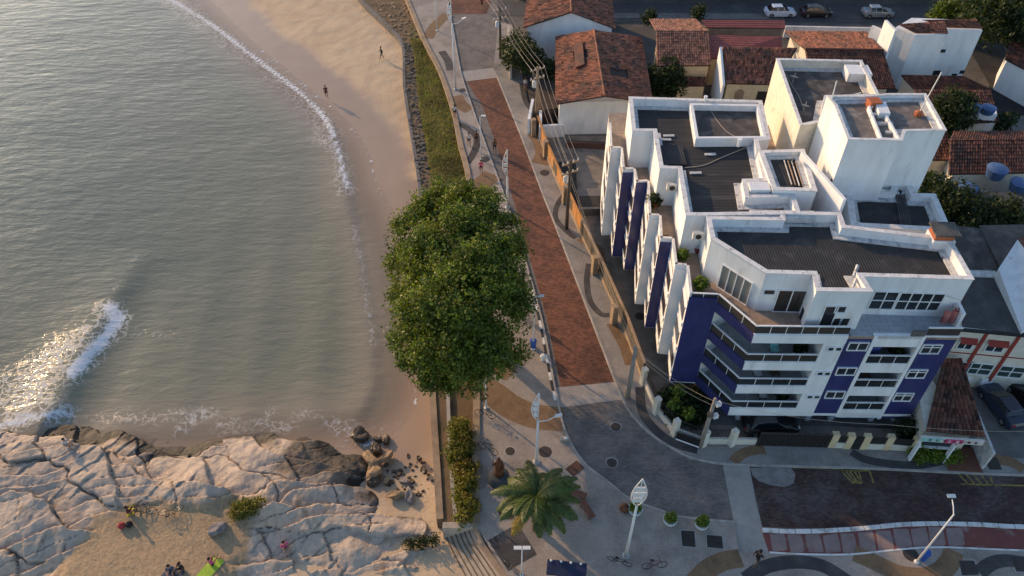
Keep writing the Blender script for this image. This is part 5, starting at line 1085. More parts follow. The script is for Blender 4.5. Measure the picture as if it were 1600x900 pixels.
def bush(name, label, lobes_px, m, ncl, nl=10, cr=.16, ls=.26, seed=0, cat='shrub', group=None, flat=.8):
    lobes = [(*G(a, b, c), d) for a, b, c, d in lobes_px]; base = (lobes[0][0], lobes[0][1], max(0, lobes[0][2]-lobes[0][3]-.2)) ; t = thing(name, label, cat, base, group)
    C, O, T = crown_points(lobes, ncl, nl, cr, seed, flat); r = np.random.default_rng(seed+1); leaf_mesh('foliage', C, O, ls*(.6+.8*r.random(len(C))), m, t, T, seed=seed)
    for k, l in enumerate(lobes[:6]): MB().tube([(l[0], l[1], base[2]-.3), (l[0]+.05, l[1], l[2])], [.06, .03], 5).build('stem', 'bark', t)
    return t
bush('hedge', 'long tangled hedge with yellow and orange sunlight painted into its leaves between wall and promenade', [(716,668,.35,.75),(716,690,.4,.8),(714,712,.3,.7),(730,700,.2,.6),(722,735,.3,.75),(730,755,.35,.75),(724,775,.35,.7),(730,795,.35,.7),(724,808,.3,.6),(736,730,.2,.5),(738,790,.2,.45),(735,680,.0,.4)], 'leafhedge', 900, 9, .15, .22, 11, 'hedge')
garden = [(1050,622,.6,.9),(1062,640,.7,1.0),(1080,632,.6,.9),(1088,650,.5,.8),(1100,618,.5,.7)]
bush('garden_shrub', 'dark garden shrubs behind the corner railings', garden, 'leafdark', 650, 10, .2, .3, 12)
for i, px in enumerate(((1061,612),(1055,630),(1076,645))): bush('yellow_plant', ('yellow-green plant nearest the blue wall among dark shrubs','yellow-green plant in the middle of the dark shrubs','yellow-green plant nearest the gate among dark shrubs')[i], [(*px, 1.6, .35)], 'leafbright', 40, 8, .12, .3, 13+i, 'plant', 'yellow garden plants')
for i, px in enumerate(((1436,708),(1460,709),(1484,710))): bush('clipped_bush', ('left of three bright clipped bushes in front of the shop','middle of three bright clipped bushes in front of the shop','right of three bright clipped bushes in front of the shop')[i], [(*px, .5, .62), (px[0]+7, px[1]+1, .45, .5)], 'leafbright', 170, 9, .12, .2, 17+i, 'bush', 'clipped bushes at the shop')
bush('climbing_plant', 'loose dark shrub leaning on the ground floor wall beside the shop', [(1418,668,1.2,.7),(1424,680,.7,.6)], 'leafdark', 120, 8, .2, .3, 21)
tree('shrub_tree', 'round bushy tree beside the white gable wall by the road corner', G(818,108), [(*G(806,72,3.2), 1.8), (*G(828,92,3.0), 1.8), (*G(815,85,4.2), 1.6), (*G(800,95,2.0), 1.1)], 'leafdark', 420, 9, .25, .4, 23, .18)
tree('shrub_tree', 'thin leafy shrub growing between the two white gables', G(860,140), [(*G(858,105,2.8), .9), (*G(864,120,2.0), .9), (*G(852,115,1.5), .7)], 'leafdark', 160, 8, .2, .35, 24, .1)
tree('garden_tree', 'dark leafy tree in the gap beside the cream cottage', G(1040,150), [(*G(1036,118,3.0), 1.9), (*G(1052,128,2.6), 1.7), (*G(1028,135,2.0), 1.5), (*G(1046,108,3.6), 1.4)], 'leafdark', 520, 9, .25, .4, 25, .18)
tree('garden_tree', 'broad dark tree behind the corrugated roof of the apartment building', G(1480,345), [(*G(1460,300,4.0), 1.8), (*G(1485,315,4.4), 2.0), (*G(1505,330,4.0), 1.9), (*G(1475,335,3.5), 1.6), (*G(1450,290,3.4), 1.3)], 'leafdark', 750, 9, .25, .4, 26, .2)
tree('garden_tree', 'rounded dark tree right of the broad one above the grey roof', G(1562,350), [(*G(1548,340,3.4), 1.6), (*G(1570,335,3.6), 1.6), (*G(1560,348,2.6), 1.4), (*G(1585,350,2.6), 1.1)], 'leafdark', 450, 9, .25, .4, 27, .16)
tree('garden_tree', 'tall bushy tree over the mottled tiles behind the white tower', G(1490,195), [(*G(1485,165,5.0), 1.7), (*G(1497,180,4.4), 1.7), (*G(1478,188,3.6), 1.5), (*G(1505,160,4.8), 1.1)], 'leafdark', 480, 9, .25, .4, 28, .16)
tree('garden_tree', 'small tree beside the water tank block', G(1572,200), [(*G(1570,188,2.8), .9), (*G(1564,198,1.8), .8), (*G(1580,185,2.2), .6)], 'leafdark', 120, 8, .2, .35, 29, .1)
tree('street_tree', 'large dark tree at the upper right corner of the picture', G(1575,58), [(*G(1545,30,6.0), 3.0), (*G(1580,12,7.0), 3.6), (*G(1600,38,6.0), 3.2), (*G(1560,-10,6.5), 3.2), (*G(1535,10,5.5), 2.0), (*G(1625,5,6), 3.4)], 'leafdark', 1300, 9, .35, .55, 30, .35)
tree('street_tree', 'olive bushy tree on the street left of the large dark tree', G(1483,34), [(*G(1478,20,2.6), 1.7), (*G(1495,22,2.6), 1.7), (*G(1468,26,2.0), 1.2)], 'leaf', 330, 9, .3, .45, 31, .15)
for i, (px, lb) in enumerate((((1013,28), 'sparse young tree at street edge behind the cream cottage'), ((1092,20), 'thin sapling on the street pavement above the red porch'))): tree('sapling', lb, G(px[0], px[1]+6), [(*G(px[0], px[1], 1.8), .9), (*G(px[0]+4, px[1]-6, 2.4), .6)], 'leafdark', 90, 7, .25, .35, 33+i, .06)
bush('rock_shrub', 'green shrub growing in a hollow of the rocks', [(372,797,-.55,.55),(388,793,-.5,.6),(403,790,-.6,.5)], 'leafhedge', 260, 9, .14, .2, 35)
bush('rock_plant', 'tuft of green weeds in the rock crevice beside the steps', [(640,848,-1.0,.35),(660,846,-1.0,.4),(678,842,-1.0,.35)], 'leafdark', 110, 8, .12, .18, 36)
# grass on the bank, and dry brush further up
gpoly = [p[:2] for p in GP([(640,60),(648,95),(651,133),(656,175),(664,217),(674,283),(680,330),(734,330),(731,283),(718,227),(705,167),(685,112),(662,66)], -.38)]
r = np.random.default_rng(41); PX = np.array(gpoly); pts = r.uniform(PX.min(0), PX.max(0), (30000, 2)); pts = pts[inside(pts[:, 0], pts[:, 1], gpoly)][:15000]
C = np.c_[pts, np.full(len(pts), -.30)+.16*vnoise(pts[:, 0], pts[:, 1], .9, 3)]; O = np.tile([.2, -.2, 1.2], (len(C), 1))
T = vnoise(pts[:, 0], pts[:, 1], .5, 5)*.8+r.random(len(C))*.3
g_ = leaf_mesh('grass', C, O, .45*(.6+.7*r.random(len(C))), 'grassblade', None, T, 'stuff', .16, 42); g_['label'] = 'rough green and brown grass on the bank by the promenade'; g_['category'] = 'grass'
def stones(name, poly, n, smin, smax, z, m, seed):
    r = np.random.default_rng(seed); P_ = np.array(poly); pts = r.uniform(P_.min(0), P_.max(0), (n*6, 2)); pts = pts[inside(pts[:, 0], pts[:, 1], poly)][:n]; mb = MB()
    for x, y in pts:
        s = smin+(smax-smin)*r.random()**2.2; k = r.random((6,))*.5+.75; a = r.random()*6.28; sc_ = [(math.cos(a+w), math.sin(a+w)) for w in (0, 1.2, 2.3, 3.3, 4.4, 5.4)]
        zz = z(x, y) if callable(z) else z
        mb.add([(x+c*s*k[i]*1.2, y+d*s*k[i], zz-.1) for i, (c, d) in enumerate(sc_)]+[(x+c*s*k[i]*.75, y+d*s*k[i]*.7, zz+s*.55*k[(i+2) % 6]) for i, (c, d) in enumerate(sc_)], [(0,1,7,6),(1,2,8,7),(2,3,9,8),(3,4,10,9),(4,5,11,10),(5,0,6,11),(6,7,8,9,10,11)], 0, r.random())
    o = mb.build(name, m, kind='stuff'); return o
mat('stonegrey', (.24,.21,.195), (.17,.15,.14), 2, .9, .2, 9, tint=.5); mat('stonewarm', (.33,.22,.12), (.22,.15,.09), 2, .9, .2, 9, tint=.5)
mat('stoneearth', (.15,.125,.105), (.10,.085,.072), 2, .9, .2, 9, tint=.5); mat('stonewet', (.055,.040,.028), (.09,.062,.038), 2, .5, .2, 9, tint=.4)
o = stones('rubble', [p[:2] for p in GP([(631,68),(645,66),(652,133),(660,200),(668,260),(672,300),(660,310),(655,283),(642,200),(633,133)], -.4)], 420, .08, .30, -.42, 'stoneearth', 44); o['label'] = 'grey rubble stones heaped between curved retaining wall and grass'; o['category'] = 'rubble'
o = stones('brush', [p[:2] for p in GP([(575,5),(640,5),(660,55),(630,62),(605,35)], -.4)], 260, .06, .25, -.42, 'stonewarm', 45); o['label'] = 'brown loose stones and debris at the top of the bank'; o['category'] = 'rubble'
def sandz(x, y):
    X_ = np.array([[x]]); Y_ = np.array([[y]]); d_ = -sdist(X_, Y_, sea_poly)[0, 0]; return ZS+float(np.clip(d_*.075, -4, .95))
o = stones('pebbles', [p[:2] for p in GP([(600,715),(640,705),(672,712),(678,760),(650,780),(610,768),(596,745)], -1.8)], 70, .05, .26, lambda x, y: sandz(x, y), 'stonewet', 46); o['label'] = 'scattered dark pebbles on the wet sand below the sea wall'; o['category'] = 'pebbles'
def boulder(px, z, s, m, label, seed, grp='boulders at the tide line'):
    r = np.random.default_rng(seed); bm = bmesh.new(); bmesh.ops.create_icosphere(bm, subdivisions=3, radius=1)
    for v in bm.verts:
        n = v.co.copy(); f = 1+.28*math.sin(2.3*n.x+seed)*math.cos(1.9*n.y-seed*.7)+.16*math.sin(4.1*n.z+3.3*n.x+seed*1.3)+.05*r.normal(); q = max(-.75, min(.6, n.z)); v.co = Vector((n.x*s[0]*f, n.y*s[1]*f, q*s[2]*f))
    me = bpy.data.meshes.new('boulder'); bm.to_mesh(me); bm.free(); me.materials.append(M[m]); a = me.attributes.new('tint', 'FLOAT', 'FACE'); a.data.foreach_set('value', [.5]*len(me.polygons))
    p = G(*px, z); o = bpy.data.objects.new('boulder', me); COL.objects.link(o); o.location = (p[0], p[1], z); o.rotation_euler = (0, 0, seed*1.7); return tag(o, label, 'boulder', grp)
for i, (px, z, s, m_, lb) in enumerate((((564,681), -2.0, (.75,.65,.75), 'stonewet', 'largest dark wet boulder standing in the foam'), ((590,686), -2.1, (.32,.28,.35), 'stonewet', 'small dark boulder in the shallow foam'), ((603,687), -2.05, (.38,.3,.4), 'stonewet', 'dark boulder at the edge of the sand nearest the waterline'),
    ((587,702), -1.9, (.4,.55,.6), 'stonewet', 'upright dark rock above the leaning slabs'), ((578,716), -1.6, (.95,.35,.5), 'stonewarm', 'golden slab leaning left over the dark hollow'), ((600,716), -1.6, (.8,.22,.4), 'stonewarm', 'long thin golden slab pointing to the sea wall'), ((586,735), -1.7, (.6,.65,.7), 'stonewarm', 'mossy golden block below the leaning slabs'),
    ((604,751), -1.85, (.3,.25,.32), 'stonewarm', 'small tan stone below the mossy block'), ((631,752), -1.8, (.5,.22,.28), 'stonegrey', 'flat pale stone lying on the wet sand'), ((584,752), -1.75, (.5,.4,.4), 'stonewet', 'dark block at the foot of the rocks'), ((655,716), -1.55, (.22,.2,.25), 'stonewet', 'dark pointed stone nearest the sea wall'), ((663,735), -1.5, (.35,.2,.25), 'stonewet', 'dark stone by the sea wall with debris'), ((617,773), -1.5, (.7,.3,.35), 'stonewarm', 'jagged tan rock at the upper edge of the sunlit slab'), ((640,774), -1.5, (.6,.3,.35), 'stonegrey', 'broken grey rock next to the jagged tan rock'), ((338,826), -.7, (.62,.42,.4), 'stonegrey', 'single pale boulder lying on the sand among the rocks'))):
    boulder(px, z, s, m_, lb, i+1)
# palm
pc = Vector(G(838,776,4.2)); pb = (pc.x+.1, pc.y-.1, .1); palm = thing('palm_tree', 'palm tree with drooping fronds, some yellowed, on the lower plaza', 'palm tree', pb)
MB().tube([pb, (pb[0]-.05, pb[1]+.05, 2.2), (pc.x, pc.y, pc.z)], [.28, .20, .17], 9).build('trunk', 'bark', palm, smooth=True)
r_ = random.Random(5)
for k in range(27):
    az = k*2.399+r_.uniform(-.2, .2); el = R(r_.choice([60, 38, 22, 10, 0])); Lf = r_.uniform(2.7, 3.5); dx = math.cos(az); dy = math.sin(az); dry = (3.75 < (az % 6.283) < 4.45 and el < R(45))
    pts = []; v = Vector((dx*math.cos(el), dy*math.cos(el), math.sin(el))); p = pc.copy(); N = 14
    for i in range(N+1): pts.append(p.copy()); p = p+v*(Lf/N); v = (v+Vector((0, 0, -.115))).normalized()
    mb = MB(); mb.tube(pts, [.04*(1-i/N)+.008 for i in range(N+1)], 4); side = Vector((-dy, dx, 0))
    for i in range(1, N*4):
        f = i/(N*4); j = min(N-1, int(f*N)); q = pts[j].lerp(pts[j+1], f*N-j); fw_ = (pts[j+1]-pts[j]).normalized(); ll = .74*math.sin(math.pi*(.14+.80*f))*r_.uniform(.85, 1.1)
        for s in (-1, 1):
            dd = (side*s*.80+fw_*.55+Vector((0, 0, -.34+r_.uniform(-.15, .1)))).normalized(); e = q+dd*ll; w = fw_*.042; mid = q+dd*ll*.5+Vector((0,0,.03)); mb.add([q-w*.5, mid-w, e, mid+w, q+w*.5], [(0,1,2,3,4)], 0, r_.random())
    mb.build('frond', 'palmdry' if dry else 'palm', palm)
# potted plants
def pot_plant(px, label, z=.1, pr=.50, ph=.5, m='pot', lf='leafbright', lr=.30, grp='white plant bowls on the kerb', nm='potted_plant', n=60, seed=0, ls=.3):
    a = G(*px, z) if len(px) == 2 else px; t = thing(nm, label, 'potted plant', (a[0], a[1], z), grp)
    MB().lathe([(pr*.62, 0), (pr*.95, ph*.5), (pr, ph*.85), (pr*1.04, ph), (pr*.9, ph), (pr*.85, ph*.86)], (a[0], a[1], z), 16).build('pot', m, t); MB().lathe([(pr*.86, ph*.84), (.02, ph*.88)], (a[0], a[1], z), 12).build('soil', 'dirt', t)
    C, O, T = crown_points([(a[0], a[1], z+ph+lr*.7, lr)], n, 8, .08, seed, 1.); leaf_mesh('foliage', C, O+np.array([0,0,.4]), ls*(.6+.8*np.random.default_rng(seed).random(len(C))), lf, t, T, seed=seed, asp=.35); return t
pot_plant((992,800), 'white bowl planter at the foot of the leaf lamp post', seed=1); pot_plant((1046,816), 'white bowl planter between the other two on the kerb', seed=2); pot_plant((1095,822), 'white bowl planter nearest the pale crossing', seed=3)
for i, (px, lb, rr) in enumerate((((1022,322), 'dark bushy plant in the terrace corner below the air conditioner', .55), ((1064,408), 'bright green pot plant by the terrace step', .35), ((1093,452), 'spiky yellow-green pot plant near the terrace corner', .45))): pot_plant(px, lb, ZT, .28, .35, 'pot' if i else 'brickorange', 'leafdark' if i == 0 else 'leafbright', rr, 'terrace pot plants', 'terrace_plant', 50, 5+i, .32)
pot_plant((1090,394), 'round dark red pot on the terrace under the wall unit', ZT, .32, .5, 'redpaint', 'leafdark', .1, 'terrace pot plants', 'terrace_pot', 6, 9, .15)
# ================================================================ STREET FURNITURE
def leaf_lamp(px, h, label, rz=0, half=False, lean=0, w=.46, hl=3.1, arm=True):
    a = G(*px, .1); t = thing('street_lamp', label, 'street lamp', a, 'leaf shaped lamp posts'); V = Vector(a); cs, sn = math.cos(rz), math.sin(rz)
    P = lambda x, z, y=0: (V.x+cs*x-sn*y, V.y+sn*x+cs*y, V.z+z)
    zb = h-hl
    MB().tube([P(0, 0), P(0, zb*.5), P(0, zb)], [.13, .10, .08], 8).build('pole', 'lampwhite', t, smooth=True); MB().lathe([(.28, 0), (.28, .06), (.15, .1), (.13, .5)], a, 10).build('base', 'metalgrey', t)
    N = 14; L_ = [P(-w*math.sin(math.pi*(i/N)**.8), zb+hl*i/N) for i in range(N+1)]; R_ = [P(w*math.sin(math.pi*(i/N)**.8), zb+hl*i/N) for i in range(N+1)]
    fr = MB(); fr.tube(L_, .045, 5)
    if half: fr.tube([P(0, zb), P(0, h)], .05, 5)
    else: fr.tube(R_, .045, 5); fr.tube([P(0, zb), P(0, zb+hl*.95)], .03, 5)
    fr.build('leaf_frame', 'lampwhite', t, smooth=True)
    for k in range(3):
        f = .22+.2*k; ww = w*math.sin(math.pi*f**.8)*.85; pl = MB(); zc = zb+hl*f
        x0, x1 = (-ww, -.05) if half else (-ww, ww); pl.add([P(x0, zc-.17, -.05), P(x1, zc-.17, -.05), P(x1, zc+.17, .05), P(x0, zc+.17, .05), P(x0, zc-.17, .0), P(x1, zc-.17, .0), P(x1, zc+.17, .10), P(x0, zc+.17, .10)], [(0,1,2,3),(7,6,5,4),(0,4,5,1),(1,5,6,2),(2,6,7,3),(3,7,4,0)]); pl.build('reflector_panel', 'lampwhite', t)
    if arm: 
        ar = MB().tube([P(0, zb-.1), P(.7, zb+.05), P(1.25, zb+.55)], .04, 5).build('arm', 'lampwhite', t); MB().box(P(1.4, zb+.62), (.5, .22, .12), rz, ry=-.3).build('lamp_head', 'lampwhite', ar)
    return t
leaf_lamp((978,868), 9.6, 'white leaf-topped lamp post nearest the camera beside the parked bicycles', arm=False)
leaf_lamp((838,722), 8.3, 'white half-leaf lamp post with a side lamp above the palm', half=True)
leaf_lamp((793,324), 7.0, 'white leaf lamp post half hidden behind the big tree, over the brick road', half=True, arm=False, w=.45)
leaf_lamp((712,140), 11.6, 'tallest white leaf lamp post near the upper crossing', half=True)
def lamp(px, h, label, arm=(.7, 0), m='lampwhite', heads=1, r=.06):
    a = G(*px, .1); t = thing('street_lamp', label, 'street lamp', a, 'plain lamp posts'); V = Vector(a)
    MB().tube([a, (V.x, V.y, h*.5), (V.x, V.y, h)], [r*1.4, r, r*.8], 7).build('pole', m, t, smooth=True); MB().lathe([(r*3, 0), (r*3, .05), (r*1.6, .1)], a, 8).build('base', m, t)
    for k in range(heads):
        s = 1 if k == 0 else -1; e = (V.x+arm[0]*s, V.y+arm[1]*s, h+.25); A_ = MB().tube([(V.x, V.y, h-.05), (V.x+arm[0]*.5*s, V.y+arm[1]*.5*s, h+.18), e], r*.6, 5).build('arm', m, t); MB().box((e[0]+arm[0]*.25*s, e[1]+arm[1]*.25*s, e[2]), (.5 if arm[0] else .22, .22 if arm[0] else .5, .1)).build('lamp_head', m, A_)
    return t
lamp((833,545), 6.2, 'slim lamp post with small arm beside the striped kerb', (.4, 0)); lamp((760,638), 3.4, 'short lamp post at the lower edge of the big tree', (-.45, 0)); lamp((815,898), 3.6, 'short two-headed lamp post at the bottom below the palm', (.22, 0), heads=2, r=.045)
lamp((1432,878), 6.4, 'leaning white lamp post beside the cycle lane', (.15, .9)); lamp((683,48), 6.0, 'thin lamp post on the promenade by the upper wall', (.4, 0)); lamp((752,250), 5.4, 'thin lamp post on the promenade near walkers', (.3, 0), r=.05)
def bin_(px, label):
    a = G(*px, .1); t = thing('litter_bin', label, 'litter bin', a, 'blue litter bins'); MB().lathe([(.22, 0), (.27, .75), (.29, .78), (.29, .84)], a, 12).build('body', 'bluepaint', t); MB().lathe([(.30, .84), (.24, .98), (.02, 1.02)], a, 12).build('lid', 'bluepaint', t)
bin_((833,543), 'blue litter bin by the slim lamp post near the brick road'); bin_((1441,873), 'blue litter bin by the leaning lamp post at lower right')
def upole(px, h, label, m='polecon', cross=True, r=.15, tilt=0):
    a = G(*px, .0); t = thing('utility_pole', label, 'utility pole', a, 'utility poles'); V = Vector(a)
    MB().tube([a, (V.x+tilt, V.y, h)], [r*1.3, r*.8], 8).build('pole', m, t, smooth=True)
    if cross:
        for k, z in enumerate((h-.3, h-1.4)):
            c = MB().box((V.x+tilt, V.y, z), (1.8, .12, .12), .5).build('crossarm', 'wallstone', t)
            for s in (-.8, -.3, .3, .8): MB().lathe([(.04, 0), (.07, .08), (.05, .2)], (V.x+tilt+s*math.cos(.5), V.y+s*math.sin(.5), z+.06), 6).build('insulator', 'lampwhite', c)
        MB().lathe([(.22, 0), (.24, .1), (.24, .7), (.1, .8)], (V.x+tilt-.35, V.y-.1, h-2.4), 10).build('transformer', 'lampwhite', t)
    return (V.x+tilt, V.y, h)
tA = upole((782,92), 6.8, 'dark utility pole with a white cap at the road corner', 'polewood'); tB = upole((838,196), 7.4, 'brown utility pole in front of the weathered house', 'wallstone'); tC = upole((885,358), 8.2, 'tall utility pole with crossarms beside the boarded fence', 'polewood')
tD = upole((980,622), 6.2, 'pale concrete pole at the end of the boarded fence', 'polecon', False, .17); tE = upole((1094,699), 6.0, 'brown pole with lamps and boxes by the corner gate', 'polecon', False, .16, .05)
ebx = bpy.data.objects['utility_pole.004']
for k, (dx, z) in enumerate(((.25, 5.6), (-.1, 4.4), (.3, 4.2))): MB().box((tE[0]+dx, tE[1]-.15, z), (.35, .3, .35), .3).build('pole_box', 'lampwhite' if k != 1 else 'polewood', ebx)
far = (tA[0]-9, tA[1]+26, 8)
def cable(pts, label, sag=.5, r=.013):
    mb = MB(); P_ = []
    for a, b in zip(pts[:-1], pts[1:]):
        a = Vector(a); b = Vector(b); 
        for i in range(8): t = i/8; P_.append(a.lerp(b, t)-Vector((0, 0, sag*4*t*(1-t))))
    P_.append(Vector(pts[-1])); mb.tube(P_, r, 4); return tag(mb.build('power_cable', 'wire'), label, 'cable', 'overhead power cables')
for dx, dz, lb in ((-.8, 0, 'outermost overhead power cable on the beach side of the road poles'), (-.3, 0, 'second overhead power cable from the beach side of the road poles'), (.3, 0, 'third overhead power cable from the beach side of the road poles'), (.8, 0, 'overhead power cable nearest the houses along the road poles'), (.1, -1.4, 'lowest overhead cable along the road poles')):
    o_ = lambda p: (p[0]+dx*.88, p[1]+dx*.48, p[2]+dz-.05); cable([o_(far), o_(tA), o_(tB), o_(tC)], lb)
for dz, lb in ((0, 'upper overhead cable from the tall pole down to the corner gate pole'), (-.5, 'lower overhead cable from the tall pole down to the corner gate pole')): cable([(tC[0], tC[1], tC[2]-1.4+dz), (tD[0], tD[1], tD[2]-.2+dz), (tE[0], tE[1], tE[2]-.3+dz)], lb)
cable([(tE[0], tE[1], tE[2]-.2), (26, tE[1]-1.6, 5.2), (42, tE[1]-2.2, 5.6)], 'overhead cable crossing in front of the building ground floor', .6)
cable([(tD[0], tD[1], tD[2]-.3), (saw[13][0], saw[13][1], 2.2)], 'service cable from the concrete pole to the blue corner', .2)
# sculpture on round base
a = G(780,752); s_ = thing('sculpture', 'rust brown figure sculpture on a dark round stone base', 'sculpture', a)
MB().lathe([(.78, 0), (.80, .1), (.72, .75), (.66, .85), (.4, .9)], (a[0], a[1], .1), 20).build('base', 'darkstone', s_)
body = MB(); v = Vector((a[0], a[1], 1.0)); body.tube([v, v+Vector((0,.02,.5)), v+Vector((-.02,.05,1.1)), v+Vector((0,.05,1.5)), v+Vector((0,.05,1.62)), v+Vector((0,.05,1.78)), v+Vector((0,.05,1.95))], [.36,.30,.26,.24,.09,.13,.10], 10); body.build('figure', 'bronze', s_, smooth=True)
MB().tube([v+Vector((-.22,.05,1.4)), v+Vector((-.40,-.1,1.2)), v+Vector((-.42,-.3,1.7)), v+Vector((-.36,-.3,2.3))], [.08,.07,.05,.03], 7).build('arm', 'bronze', s_, smooth=True); MB().tube([v+Vector((.22,.05,1.4)), v+Vector((.34,-.05,1.0)), v+Vector((.2,-.28,.75))], [.08,.07,.05], 7).build('arm', 'bronze', s_, smooth=True)
# ground fittings
def manhole(px, z, label, r=.38, ring='paveshade'):
    a = G(*px, z); t = thing('manhole_cover', label, 'manhole', a, 'round manhole covers'); MB().lathe([(r*1.3, 0), (r*1.3, .006)], a, 20).build('collar', ring, t); MB().lathe([(r, .006), (r, .014)], a, 20).build('lid', 'iron', t)
manhole((962,667), 0, 'round manhole with pale collar in the road, upper one'); manhole((956,723), 0, 'round manhole with pale collar in the road, lower one'); manhole((852,706), .1, 'dark round manhole on the plaza right of the half-leaf lamp', ring='iron'); manhole((797,705), .1, 'pale round drain lid on the plaza by the sculpture', .36, 'kerb')
manhole((1423,866), .1, 'dark round manhole beside the leaning lamp post', .4, 'iron'); manhole((723,141), .1, 'small manhole on the promenade near the upper crossing', .35, 'iron'); manhole((758,249), .1, 'small dark manhole by the walkers on the promenade', .4, 'iron')
manhole((851,270), .1, 'brown round manhole on the pavement by the boarded fence', .4, 'iron'); manhole((1000,494), .02, 'dark drain lid in the courtyard beside the building', .35, 'iron')
def grate(px4, z, label, m='iron', n=9, kind='drain grate', nm='drain_grate', fm='concrete'):
    P_ = [Vector(G(*p, z)) for p in px4]; c = sum(P_, Vector())/4; t = thing(nm, label, kind, c, 'square covers in the paving'); fr = MB()
    O_ = [c+(p-c)*1.16 for p in P_]; fr.add([*(q+Vector((0,0,.004)) for q in O_)], [(0,1,2,3)]); fr.build('frame', fm, t); MB().add([q+Vector((0,0,.009)) for q in P_], [(0,1,2,3)]).build('plate', m, t)
    for k in range(n):
        f0 = (k+.25)/n; f1 = (k+.75)/n; A0 = P_[0].lerp(P_[1], f0); A1 = P_[0].lerp(P_[1], f1); B0 = P_[3].lerp(P_[2], f0); B1 = P_[3].lerp(P_[2], f1); up = Vector((0,0,.03)); lo = Vector((0,0,.009))
        MB().add([A0+lo, A1+lo, B1+lo, B0+lo, A0+up, A1+up, B1+up, B0+up], [(4,5,6,7),(0,1,5,4),(1,2,6,5),(2,3,7,6),(3,0,4,7)]).build('bar', m, t)
grate([(1064,829),(1085,830),(1087,855),(1066,853)], .1, 'left of two square drain grates below the plant bowls'); grate([(1104,836),(1128,838),(1130,857),(1105,855)], .1, 'right of two square drain grates below the plant bowls')
grate([(883,733),(901,719),(914,731),(896,745)], .1, 'square brown timber cover on the plaza above the palm', 'ironrust'); grate([(777,792),(800,792),(804,811),(781,811)], .1, 'square reddish cover at the left of the palm', 'ironrust', 7)
grate([(1498,876),(1522,876),(1530,898),(1503,899)], .1, 'dark square cover in the paving near the right edge', 'iron', 1); grate([(1578,870),(1606,870),(1612,893),(1588,893)], .1, 'dark square cover cut by the right edge of the picture', 'iron', 1); grate([(1535,714),(1558,715),(1566,734),(1546,734)], .1, 'dark square cover on the pavement by the shop', 'iron', 1)
grate([(843,240),(860,243),(862,252),(846,250)], .1, 'brown square cover on the pavement by the fence pillar', 'ironrust', 3)
# benches near the palm
def bench(px, rz, label):
    a = G(*px, .1); t = thing('park_bench', label, 'bench', a, 'plaza benches'); cs, sn = math.cos(rz), math.sin(rz)
    for k in range(4): MB().box((a[0]-sn*(k-1.5)*.13, a[1]+cs*(k-1.5)*.13, .55), (1.5, .11, .05), rz).build('slat', 'wooddeck', t)
    for s in (-.55, .55): MB().box((a[0]+cs*s, a[1]+sn*s, .31), (.1, .5, .42), rz).build('leg', 'concretedark', t)
bench((900,775), -.4, 'timber bench at the right of the palm fronds, upper one'); bench((917,800), -1.1, 'timber bench at the right of the palm fronds, lower one')
# blue covered rack at the bottom edge
a = G(885,893,.6); t = thing('covered_stall', 'dark blue covered stall at the bottom edge of the plaza', 'stall', (a[0], a[1], .1))
MB().box((a[0], a[1], .95), (2.6, 1.0, .10), -.12, rx=.12).build('cover', 'tarpblue', t)
for sx in (-1.15, 1.15):
    for sy in (-.4, .4): MB().tube([(a[0]+sx, a[1]+sy-.12*sx, .1), (a[0]+sx, a[1]+sy-.12*sx, .92)], .035, 5).build('leg', 'metalgrey', t)
for k in range(4): MB().lathe([(.07, 0), (.09, .06), (.03, .12)], (a[0]-1.0+k*.65, a[1]+.42-.12*(-1.0+k*.65), 1.02), 8).build('knob', 'lampwhite', t)
o = MB(); a = G(975,797,.1); bl = thing('stone_ball', 'brown round bollard beside the first plant bowl', 'bollard', a); MB().lathe([(.02, .0), (.22, .04), (.33, .2), (.35, .34), (.28, .52), (.12, .63), (.02, .65)], a, 14).build('ball', 'bronze', bl, smooth=True); MB().lathe([(.2, 0), (.2, .05)], a, 10).build('foot', 'iron', bl)
a = G(882,687,.1); t = thing('utility_cover', 'pale valve box on the kerb of the plaza', 'valve box', a); MB().box((a[0], a[1], .2), (.7, .35, .2), -.1).build('box', 'stepstone', t); MB().box((a[0]+.1, a[1], .33), (.25, .2, .08), .2).build('valve', 'lampwhite', t)
a = G(848,563,.1); t = thing('plaza_light', 'white round bollard lamp by the striped kerb', 'bollard', a); MB().lathe([(.12, 0), (.12, .35)], a, 10).build('post', 'lampwhite', t); MB().lathe([(.14, .35), (.24, .48), (.18, .66), (.02, .7)], a, 12).build('globe', 'lampwhite', t)
